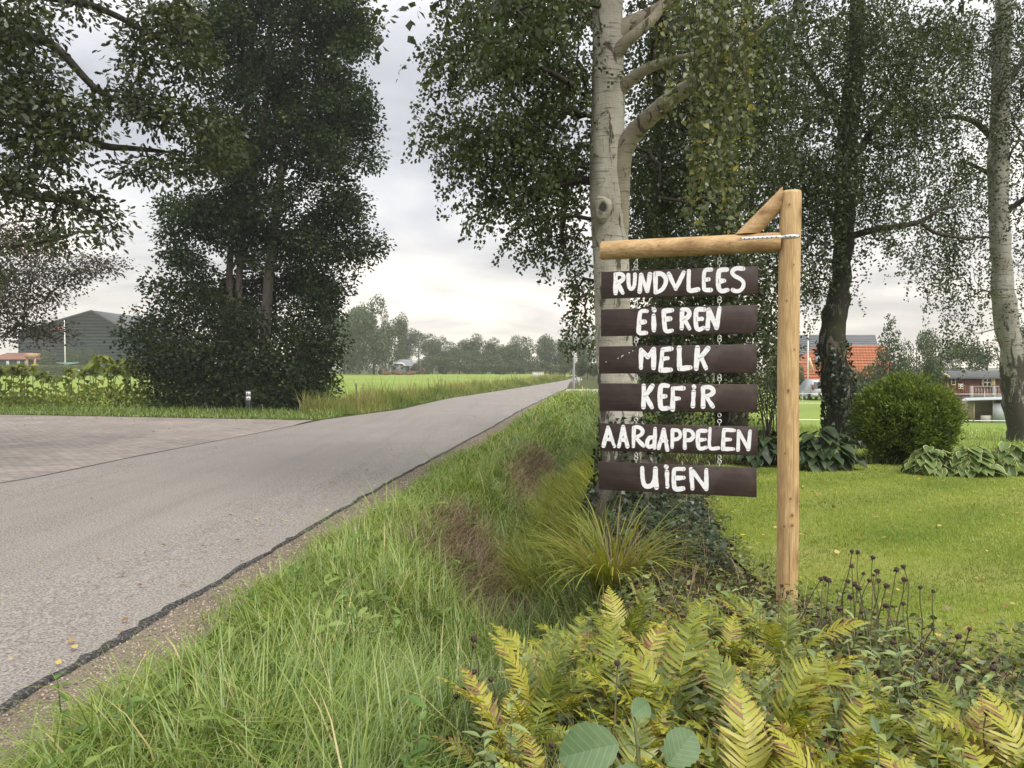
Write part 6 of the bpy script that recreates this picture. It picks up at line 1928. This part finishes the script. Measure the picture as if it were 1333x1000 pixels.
for k in range(4):
    a = k * PI / 2 + .4
    MB().tube([rc, rc + [1.75 * math.cos(a), 1.75 * math.sin(a), .32]], [.07, .05], 5).build('arm', M_teal, ry_)
b = MB()
for rr in (.6, 1.0, 1.4, 1.7):
    q = [rc + [rr * math.cos(k * PI / 2 + .4), rr * math.sin(k * PI / 2 + .4), .32 * rr / 1.75] for k in range(5)]
    b.tube(q, .025, 4)
tag(b.build('washing_line', M_teal, ry_), kind='stuff')
M_yellow = leafmat('yellow_shrub_leaf', [(0, (.42, .36, .03)), (1, (.62, .52, .05))], .3)
yc = at(45, 478, 134); ys_ = thing('golden_shrub', 'small bright yellow shrub behind the hedge by the small house', 'shrub', (yc[0], 134, 0))
n = 900; p = yc * [1, 1, 0] + [0, 0, 1.25] + rand_unit(n) * np.array([1.1, .7, .75]) * (.7 + .3 * R(n)[:, None])
b = MB(); leaf_quads(b, p, rng.normal(size=(n, 3)), rand_unit(n) + [0, -.3, .6], .25, .16, R(n)); b.build('foliage', M_yellow, ys_)
MB().tube([yc * [1, 1, 0], yc * [1, 1, 0] + [0, 0, 1.2]], .06, 6).build('stem', M_branch, ys_)
far_tree('barn_shrub', 'rounded grey-green shrub before the barn, right of the flagpole', 97, 448, 480, 28, 137, 'bush')
far_tree('barn_shrub', 'outermost rounded grey-green shrub before the barn', 119, 450, 480, 30, 138, 'bush')
far_tree('barn_shrub', 'darker shrub left of the flagpole under the copper beech', 68, 452, 480, 34, 137, 'bush')

# house and cattle at the far edge of the pasture
M_slate = plain('grey_slate_roof', (0.20, 0.21, 0.23), .7, .15, .8)
M_greywall = plain('grey_blue_wall', (0.15, 0.16, 0.19), .8, .2, .8)
d3 = 149.0; k3 = d3 / FPX
fh = thing('far_house', 'small grey house with white-edged half-hipped roof across the pasture', 'house', (at(517, 487, d3)[0], d3, 0))
A_ = lambda u, v, dd=0: at(u, v, d3 + dd)
MB().box([A_(518, 480)[0], d3 + 4, (A_(518, 476)[2]) / 2], (15.5 * k3, 8, A_(518, 476)[2])).build('wall', M_greywall, fh)
b = MB()
e0, e1, g0, g1 = A_(509.5, 476.6), A_(527.5, 476.6), A_(513.5, 473.2), A_(524, 473.2)
r0, r1 = A_(520, 467.8, 3), A_(531, 467.8, 3)
r0[1] = d3 + 3; r1[1] = d3 + 9
b.add([e0, g0, r0, [e0[0], d3 + 9, e0[2]], g1, e1, r1, [e1[0] + 1, d3 + 9, e1[2]]], [[0, 1, 2, 3], [4, 5, 7, 6], [4, 6, 2, 1]], .5)
rf = b.build('roof', M_slate, fh)
for p, q in ((e0, g0), (g0, g1), (g1, e1)):
    MB().tube([p - [0, .15, 0], q - [0, .15, 0]], .14, 5).build('verge_board', M_plate, rf)
for u, w_ in ((514.2, 3.2), (523.5, 3.2)):
    MB().box(A_(u, 479) - [0, .05, 0], (w_ * k3, .08, 2.6 * k3)).build('window', M_black, fh)
M_cow = plain('red_brown_hide', (0.13, 0.05, 0.028), .8, .3, 1.5)


def animal(name, me_name, verts, edges, radii, mat, parent):
    me = bpy.data.meshes.new(me_name)
    me.from_pydata(verts, edges, [])
    o = bpy.data.objects.new(me_name, me); COL.objects.link(o)
    o.parent = parent
    o.modifiers.new('skin', 'SKIN'); o.modifiers.new('sub', 'SUBSURF').levels = 1
    o.modifiers['sub'].render_levels = 1
    for k, r_ in enumerate(radii):
        me.skin_vertices[0].data[k].radius = r_ if isinstance(r_, tuple) else (r_, r_)
    me.skin_vertices[0].data[0].use_root = True
    me.materials.append(mat)
    return o


COWV = [(0, 0, 1.0), (.55, 0, 1.05), (-.65, 0, 1.08), (.95, 0, 1.2), (1.25, 0, 1.25), (1.55, 0, 1.0),
        (.5, .2, .6), (.5, .2, .05), (.5, -.2, .6), (.5, -.2, .05), (-.7, .2, .65), (-.78, .2, .4), (-.7, .2, .05), (-.7, -.2, .65), (-.78, -.2, .4), (-.7, -.2, .05), (-.92, 0, 1.1), (-1.0, 0, .6)]
COWE = [(0, 1), (0, 2), (1, 3), (3, 4), (4, 5), (1, 6), (6, 7), (1, 8), (8, 9), (2, 10), (10, 11), (11, 12), (2, 13), (13, 14), (14, 15), (2, 16), (16, 17)]
COWR = [.36, .33, .32, .2, .17, .10, .11, .06, .11, .06, .15, .08, .06, .15, .08, .06, .05, .03]
LIEV = [(x_, y_ * 1.5, (z_ - .62) if z_ > .7 else .12) for x_, y_, z_ in COWV]
for u, v, lie, rz in [(503, 487, 1, .3), (519, 487.2, 1, 2.9), (535, 487.3, 1, .2), (551, 487.2, 0, 1.7)]:
    d = 143.0; g = at(u, v, d)
    cw = thing('cow', 'red-brown cow standing upright at the far side of the pasture' if not lie else 'red-brown cow lying down at the far side of the pasture', 'cow', (g[0], d, 0), None if not lie else 'cows lying in the pasture', rz)
    animal('cow', 'body', LIEV if lie else COWV, COWE, COWR, M_cow, cw)
wg = at(500.5, 487, 150); wgn = thing('feed_trailer', 'small pale trailer parked left of the far grey house', 'trailer', (wg[0], 150, 0))
MB().box([wg[0], 150, 1.7], (1.9, 2, 1.4)).build('body', M_plate, wgn); MB().box([wg[0] + .6, 150, 2.45], (2.6, 2.2, .12)).build('roof', M_slate, wgn)
for sx in (-.6, .6):
    MB().tube([[wg[0] + sx, 148.9, .5], [wg[0] + sx, 149.1, .5]], .5, 10).build('wheel', M_black, wgn)

# ---------------------------------------------------------------- right: red-roofed house, van, shed, coop
ZP = -1.25
M_orange = None
t = NT('orange_pantile')
v = t.coord()
bk = t.n('ShaderNodeTexBrick'); t.l(t.coord((1, 1, 1)), bk.inputs['Vector'])
rot = t.n('ShaderNodeMapping'); rot.inputs['Rotation'].default_value = (math.radians(90), 0, 0); t.l(v, rot.inputs[0]); t.l(rot.outputs[0], bk.inputs['Vector'])
bk.inputs['Scale'].default_value = 1; bk.inputs['Brick Width'].default_value = .3; bk.inputs['Row Height'].default_value = .34; bk.inputs['Mortar Size'].default_value = .03
bk.inputs['Color1'].default_value = (.50, .17, .075, 1); bk.inputs['Color2'].default_value = (.40, .13, .06, 1); bk.inputs['Mortar'].default_value = (.17, .05, .03, 1)
M_orange = t.pbr(t.mix(t.ramp(t.noise(v, 1.1, 5), [(.4, 0.0), (.75, .4)]), bk.outputs['Color'], (.30, .12, .06)), .8)
M_darktile = plain('dark_grey_tile', (0.105, 0.115, 0.135), .6, .25, 1.2, stretch=(.3, .3, 6))
M_brick = plain('brown_brick', (0.17, 0.13, 0.105), .9, .2, 3)
M_cream = plain('cream_paint', (0.62, 0.52, 0.30), .6, .08, 3)
M_glass = plain('window_glass', (0.03, 0.035, 0.04), .15, .1, 1, spec=.6)


def roof_rows(name, mat, parent, p_ridge0, p_ridge1, p_eave0, p_eave1, rows, th=.05):
    """tile courses lapped one over the next"""
    for k in range(rows):
        f0, f1 = k / rows, (k + 1) / rows
        a0, a1 = p_eave0 + (p_ridge0 - p_eave0) * f0, p_eave1 + (p_ridge1 - p_eave1) * f0
        c0, c1 = p_eave0 + (p_ridge0 - p_eave0) * f1, p_eave1 + (p_ridge1 - p_eave1) * f1
        up = np.array([0, -th, th])
        b = MB(); b.add([a0 + up, a1 + up, c1 + up * .2, c0 + up * .2, a0, a1], [[0, 1, 2, 3], [4, 5, 1, 0]], .5); b.build('tile_course', mat, parent)


d4 = 72.0; W4 = lambda u, v, dd=0: at(u, v, d4 + dd)
oh = thing('orange_roof_house', 'brown brick house with bright orange tiled roof behind the paddock', 'house', (W4(1105, 515)[0], d4, ZP))
ze = W4(1100, 496)[2]; zr = W4(1100, 448)[2]
el, er = W4(1040, 496), W4(1168, 496)
el[1] = er[1] = d4 - .4
rl = np.array([W4(1064, 448, 4)[0], d4 + 4, zr]); rr_ = np.array([W4(1150, 448, 4)[0], d4 + 4, zr])
rf = MB().add([el, er, rr_, rl, [er[0], d4 + 8.5, ze], [el[0], d4 + 8.5, ze]], [[3, 2, 4, 5]], .5).add([el, er, rr_, rl, [er[0], d4 + 8.5, ze], [el[0], d4 + 8.5, ze]], [[1, 4, 2], [5, 0, 3]], .5).build('roof', M_orange, oh)
roof_rows('c', M_orange, rf, rl, rr_, el, er, 13)
MB().box([(el[0] + er[0]) / 2, d4 + 4, (ze + ZP) / 2], (er[0] - el[0] - .6, 8, ze - ZP)).build('wall', M_brick, oh)
MB().tube([W4(1053.5, 466, -.6), W4(1059, 484, -.6)], .10, 5).build('verge_board', M_cream, oh)
c = W4(1119.5, 501, -.08)
wd = MB().box(c, (11 * d4 / FPX, .12, 17 * d4 / FPX)).build('door', M_glass, oh)
for sx in (-6, 6):
    MB().box(c + [sx * d4 / FPX, -.04, 0], (.16, .16, 17 * d4 / FPX)).build('door_frame', M_cream, wd)
c = W4(1070.5, 466.5, 1.0); MB().box([c[0], d4 + 1.35, c[2]], (.9, .3, 1.0)).build('roof_window', M_zinc, rf)
dbn = thing('dark_roof_barn', 'long dark grey tiled roof rising behind the orange-roofed house', 'barn', (at(1090, 500, 92)[0], 92, ZP))
a0, a1 = at(1030, 462, 90), at(1146, 462, 90); b0, b1 = at(1034, 436, 95), at(1139, 436, 95)
rfd = MB().add([b0, b1, [a1[0], 100, a1[2]], [a0[0], 100, a0[2]]], [[0, 1, 2, 3]], .5).build('roof', M_darktile, dbn)
roof_rows('c', M_darktile, rfd, b0, b1, a0, a1, 11)
MB().box([(a0[0] + a1[0]) / 2, 95, (a0[2] + ZP) / 2], (a1[0] - a0[0] - .5, 8, a0[2] - ZP)).build('wall', M_brick, dbn)
fp2 = at(1052, 440, 68); ppl = thing('white_pole', 'thin white pole standing before the dark and orange roofs', 'pole', (fp2[0], 68, ZP))
MB().tube([[fp2[0], 68, ZP], fp2 + [0, 0, .6]], [.07, .05], 7).build('pole', M_plate, ppl); MB().tube([fp2 + [0, 0, .6], fp2 + [0, 0, .72]], [.09, .03], 7).build('cap', M_plate, ppl)

# silver hatchback van, rear towards us
M_car = plain('silver_car_paint', (0.52, 0.55, 0.60), .3, .04, 2, metal=.3)
M_red = plain('tail_lamp_red', (0.28, 0.02, 0.025), .3, .1)
M_orpl = plain('yellow_number_plate', (0.65, 0.36, 0.06), .5, .05)
M_tyre = plain('tyre_rubber', (0.02, 0.02, 0.02), .9, .1)
dv = 62.0; kv = dv / FPX; vc = at(1071.5, 508, dv)
van = thing('parked_van', 'silver-white compact van parked tail-on beyond the paddock', 'car', (vc[0], dv, ZP))
o3 = np.array([vc[0], dv, ZP]); WV, HV = 1.72, 1.68
prof = [(.25, .86, .30), (.30, .88, .80), (.34, .86, .95), (.55, .70, 1.58), (.80, .64, 1.68), (2.2, .64, 1.70), (2.9, .70, 1.30), (3.9, .82, 1.0), (4.2, .80, .35)]
b = MB(); V = []
for y_, hw_, z_ in prof:
    V += [[-hw_, y_, z_], [hw_, y_, z_]]
for y_, hw_, z_ in prof:
    V += [[-.84, y_, .28], [.84, y_, .28]]
k = len(prof); F = [[2 * q, 2 * q + 1, 2 * q + 3, 2 * q + 2] for q in range(k - 1)]
F += [[2 * q, 2 * q + 2, 2 * k + 2 * q + 2, 2 * k + 2 * q] for q in range(k - 1)] + [[2 * q + 3, 2 * q + 1, 2 * k + 2 * q + 1, 2 * k + 2 * q + 3] for q in range(k - 1)]
b.add(np.array(V) + o3, F, .5); b.build('body', M_car, van)
nrm = np.array([0, -.93, .31])
b = MB(); b.add(o3 + np.array([[-.66, .325, 1.0], [.66, .325, 1.0], [.56, .515, 1.52], [-.56, .515, 1.52]]) + [0, -.012, 0], [[0, 1, 2, 3]], .5); b.build('rear_window', M_glass, van)
for sx in (-1, 1):
    MB().box(o3 + [sx * .74, .31, 1.10], (.14, .12, .42)).build('tail_lamp', M_red, van)
    for y_ in (.75, 3.3):
        MB().tube([o3 + [sx * .70, y_, .31], o3 + [sx * .86, y_, .31]], .31, 14).build('wheel', M_tyre, van)
MB().box(o3 + [0, .26, .72], (.52, .03, .12)).build('number_plate', M_orpl, van)
MB().box(o3 + [0, .24, .45], (1.70, .16, .24)).build('bumper', M_car, van)

# electric fence tapes
M_tape = plain('white_fence_tape', (0.7, 0.7, 0.68), .6, .05)
pf = thing('paddock_fence', 'white electric fence tapes on thin posts across the paddock', 'fence', (at(1150, 540, 30)[0], 30, ZP))
for vv in (512, 524, 546):
    dd = 46.0 if vv < 530 else 26.0
    a0, a1 = at(930, vv - (0 if vv < 540 else 1), dd), at(1420, vv + (2 if vv > 520 else 1), dd)
    b = MB(); m_ = 12
    for q in range(m_):
        p, r_ = a0 + (a1 - a0) * q / m_, a0 + (a1 - a0) * (q + 1) / m_
        p, r_ = p - [0, 0, .02 * math.sin(q / m_ * PI)], r_ - [0, 0, .02 * math.sin((q + 1) / m_ * PI)]
        b.add([p - [0, 0, .012], r_ - [0, 0, .012], r_ + [0, 0, .012], p + [0, 0, .012], p + [0, .01, .012], r_ + [0, .01, .012]], [[0, 1, 2, 3], [3, 2, 5, 4]], .5)
    b.build('tape', M_tape, pf)
for u, dd in ((965, 46), (1045, 46), (1140, 46), (1282, 46), (1000, 26), (1150, 26)):
    g = at(u, 500, dd); zb_ = float(H(g[0], dd)); zt_ = at(u, 509 if dd > 30 else 543, dd)[2]
    MB().tube([[g[0], dd, zb_], [g[0], dd, zt_]], .012, 5).build('post', M_tape, pf)

# red shed with veranda rail
d5 = 51.0; k5 = d5 / FPX; Q = lambda u, v, dd=0: at(u, v, d5 + dd)
M_redwood = plain('red_brown_boards', (0.165, 0.050, 0.042), .8, .25, 2, stretch=(6, 6, .4))
M_felt = plain('grey_felt_roof', (0.085, 0.088, 0.092), .9, .2, 2)
M_rail = plain('pale_grey_rail', (0.27, 0.25, 0.24), .7, .1, 3)
shd = thing('garden_shed', 'red-brown wooden shed with grey felt roof and yellow-framed window', 'shed', (Q(1290, 530)[0], d5, ZP))
x0, x1 = Q(1228, 500)[0], Q(1352, 500)[0]; zw = Q(1290, 491)[2]
nb = 46; bw = (x1 - x0) / nb
bme = MB().box([0, 0, 0], (bw * .94, .05, zw - ZP)).mesh('wall_board'); bme.materials.append(M_redwood)
for k in range(nb):
    o = link('wall_board', bme, None, shd); o.location = Vector((x0 + (k + .5) * bw - BASE[shd.name][0], U(-.006, .006), (zw - ZP) / 2))
MB().box([(x0 + x1) / 2, d5 + 1.55, (zw + ZP) / 2], (x1 - x0 - .05, 3, zw - ZP - .02)).build('wall', M_redwood, shd)
zr_ = Q(1290, 484.5, 1.5)[2]
b = MB(); b.add([[x0 - .2, d5 - .35, zw], [x1 + .2, d5 - .35, zw], [x1 + .2, d5 + 1.6, zr_ + .1], [x0 - .2, d5 + 1.6, zr_ + .1], [x0 - .2, d5 - .35, zw - .10], [x1 + .2, d5 - .35, zw - .10], [x1 + .2, d5 + 3.5, zw], [x0 - .2, d5 + 3.5, zw]], [[0, 1, 2, 3], [4, 5, 1, 0], [3, 2, 6, 7]], .5)
b.build('roof', M_felt, shd)


def window(par, u, v, wpx, hpx, frame, mull, dd=-.06):
    c = Q(u, v, dd); w_, h_ = wpx * k5, hpx * k5
    wn_ = MB().box(c, (w_, .06, h_)).build('window', M_glass, par)
    for sx in (-1, 1):
        MB().box(c + [sx * w_ / 2, -.03, 0], (frame * k5, .08, h_ + .08)).build('frame', M_cream, wn_)
    MB().box(c + [0, -.035, -h_ / 2], (w_ * 1.1, .08, .07)).build('sill', M_cream, wn_)
    if mull:
        MB().box(c + [0, -.04, 0], (.07, .05, h_)).build('glazing_bar', M_plate, wn_); MB().box(c + [0, -.045, 0], (w_, .05, .07)).build('glazing_bar', M_plate, wn_)
        MB().box(c + [0, -.042, h_ / 2 - .03], (w_, .05, .08)).build('glazing_bar', M_plate, wn_)


window(shd, 1284.5, 498, 11.5, 11, 2.2, True)
MB().box(Q(1293.5, 498, -.12), (3.6 * k5, .05, 11.5 * k5)).build('shutter', M_cream, shd)
window(shd, 1240.5, 497.5, 5, 7, 1.0, False)
window(shd, 1250, 503, 6, 6, .5, True)
pr = Q(1221, 482, -1.2)
for u_ in (1206, 1236):
    MB().tube([pr, Q(u_, 491, -1.2)], .075, 5).build('porch_verge', M_cream, shd)
MB().add([pr, Q(1206, 491, -1.2), Q(1206, 491, 0) * [1, 1, 1], Q(1221, 482, 0), Q(1236, 491, -1.2), Q(1236, 491, 0)], [[0, 1, 2, 3], [0, 3, 5, 4]], .5).build('porch_roof', M_felt, shd)
rl_ = thing('veranda_rail', 'pale grey picket railing in front of the red shed', 'railing', (Q(1287, 517)[0], d5 - 2, ZP))
xa, xb = at(1263, 510, d5 - 2), at(1345, 510, d5 - 2); zt_, zb_ = at(1287, 503.5, d5 - 2)[2], at(1287, 517, d5 - 2)[2]
for zz_ in (zt_, zb_ + .08):
    MB().box([(xa[0] + xb[0]) / 2, d5 - 2, zz_], (xb[0] - xa[0], .06, .08)).build('rail', M_rail, rl_)
for xx in np.arange(xa[0] + .2, xb[0], .185):
    MB().box([xx, d5 - 1.97, (zt_ + zb_) / 2], (.05, .03, zt_ - zb_ - .1)).build('picket', M_rail, rl_)
for u_ in (1264, 1293, 1340):
    g = at(u_, 510, d5 - 2); MB().box([g[0], d5 - 2.05, (zt_ + ZP) / 2 + .05], (.17, .12, zt_ - ZP)).build('post', M_rail, rl_)
MB().box([(xa[0] + xb[0]) / 2, d5 - 1.2, zb_ - .06], (xb[0] - xa[0], 1.7, .1)).build('deck', M_greywood, rl_)
# coop
d6 = 37.5; k6 = d6 / FPX; Y6 = lambda u, v, dd=0: at(u, v, d6 + dd)
M_tan = plain('tan_plywood', (0.30, 0.25, 0.17), .85, .2, 3)
M_pale = plain('pale_blue_panel', (0.34, 0.375, 0.40), .6, .12, 2)
M_offw = plain('offwhite_panel', (0.38, 0.38, 0.34), .8, .12, 2)
cp = thing('animal_shelter', 'small patched animal shelter with pale sheet roof in the paddock', 'shelter', (Y6(1290, 551)[0], d6, ZP))
zc_ = Y6(1290, 521)[2]
xa, xb = Y6(1266, 540)[0], Y6(1316, 540)[0]
MB().box([(xa + xb) / 2, d6 + 1, (zc_ + ZP) / 2], (xb - xa, .08, zc_ - ZP)).build('back_wall', M_tan, cp)
for xx in (xa, xb):
    MB().box([xx, d6 + .5, (zc_ + ZP) / 2], (.06, 1.0, zc_ - ZP)).build('side_wall', M_tan, cp)
b = MB(); b.add([Y6(1252, 521, -.3), Y6(1320, 518.5, -.3), Y6(1320, 516, 1.3), Y6(1256, 518, 1.3), Y6(1252, 521.8, -.3), Y6(1320, 520, -.3)], [[0, 1, 2, 3], [4, 5, 1, 0]], .5); b.build('roof', M_pale, cp)
c = Y6(1301.5, 538.5, -.05); MB().box([c[0], d6 - .05, (Y6(1300, 525)[2] + ZP) / 2], (19 * k6, .05, Y6(1300, 525)[2] - ZP)).build('panel', M_pale, cp)
MB().box([Y6(1284, 545)[0], d6, (Y6(1284, 541)[2] + ZP) / 2], (15 * k6, .05, Y6(1284, 541)[2] - ZP)).build('panel', M_offw, cp)
MB().box([Y6(1291.5, 540)[0], d6 - .07, (zc_ + ZP) / 2], (.06, .06, zc_ - ZP)).build('post', M_rail, cp)
MB().box([Y6(1267, 540)[0], d6 - .02, (zc_ + ZP) / 2], (.07, .07, zc_ - ZP)).build('post', M_tan, cp)
# small dark pony, mostly behind the thuja
M_pony = plain('black_brown_coat', (0.025, 0.020, 0.018), .7, .3, 3)
pp = at(1262, 536, 45.5); pony = thing('pony', 'small black pony beside the patched shelter in the paddock', 'pony', (pp[0] - .35, 45.5, ZP), None, PI + .35)
po = animal('pony', 'body', [(x_ * .62, y_ * .6, z_ * .72) for x_, y_, z_ in COWV], COWE, [r_ * .6 for r_ in COWR], M_pony, pony)
# trees on the right
for u, vt, vb, wpx, d, kd, lab in [(1158, 398, 512, 50, 46, 'cone', 'feathery light green conifer-like tree left of the red shed'), (1192, 422, 515, 62, 44, 'round', 'loose light green tree between the thuja ball and the red shed'), (1130, 470, 514, 60, 50, 'bush', 'low green bush in front of the orange-roofed house'),
                               (1285, 428, 500, 84, 62, 'round', 'rounded light green tree behind the red shed roof'), (1345, 420, 500, 60, 60, 'round', 'green tree right of the banded white birch'), (1040, 474, 520, 22, 66, 'bush', 'dark bush beside the parked van'), (1228, 436, 500, 50, 110, 'round', 'dim grey-green tree far behind the red shed'), (1020, 455, 515, 50, 64, 'bush', 'dark bush hidden behind the timber post')]:
    far_tree('garden_tree' if kd != 'bush' else 'garden_bush', lab, u, vt, vb, wpx, d, kd, None, ZP)
wp = at(752, 497, 60); wpl = thing('white_flower', 'small white-flowered weed beside the street lamp', 'plant', (wp[0], 60, 0))
n = 60; p = np.array([wp[0], 60, .45]) + rng.normal(size=(n, 3)) * np.array([.22, .1, .14])
b = MB(); leaf_quads(b, p, rng.normal(size=(n, 3)), rand_unit(n), .10, .08, R(n)); b.build('petals', M_plate, wpl)
MB().tube([[wp[0], 60, 0], [wp[0], 60, .45]], .02, 5).build('stem', M_stem, wpl)

# ---------------------------------------------------------------- parts too small to pick apart
for o in COL.objects:
    if o.parent is not None and o.name.split('.')[0] in ('branches', 'crown', 'foliage', 'leaves', 'hanging_twigs', 'hanging_leaves', 'stems', 'strap_hole', 'petals', 'seeds'):
        o['kind'] = 'stuff'

# ---------------------------------------------------------------- haze
hzb = MB().box([0, 330, 11], (760, 700, 27))
m = bpy.data.materials.new('haze_air'); m.use_nodes = True
nt = m.node_tree; nt.nodes.clear()
vo = nt.nodes.new('ShaderNodeVolumePrincipled'); vo.inputs['Density'].default_value = 0.0007; vo.inputs['Color'].default_value = (.92, .94, .98, 1); vo.inputs['Anisotropy'].default_value = 0.2
ou = nt.nodes.new('ShaderNodeOutputMaterial'); nt.links.new(vo.outputs[0], ou.inputs['Volume'])
tag(hzb.build('haze', m), 'thin pale haze in the air', 'haze', kind='stuff')
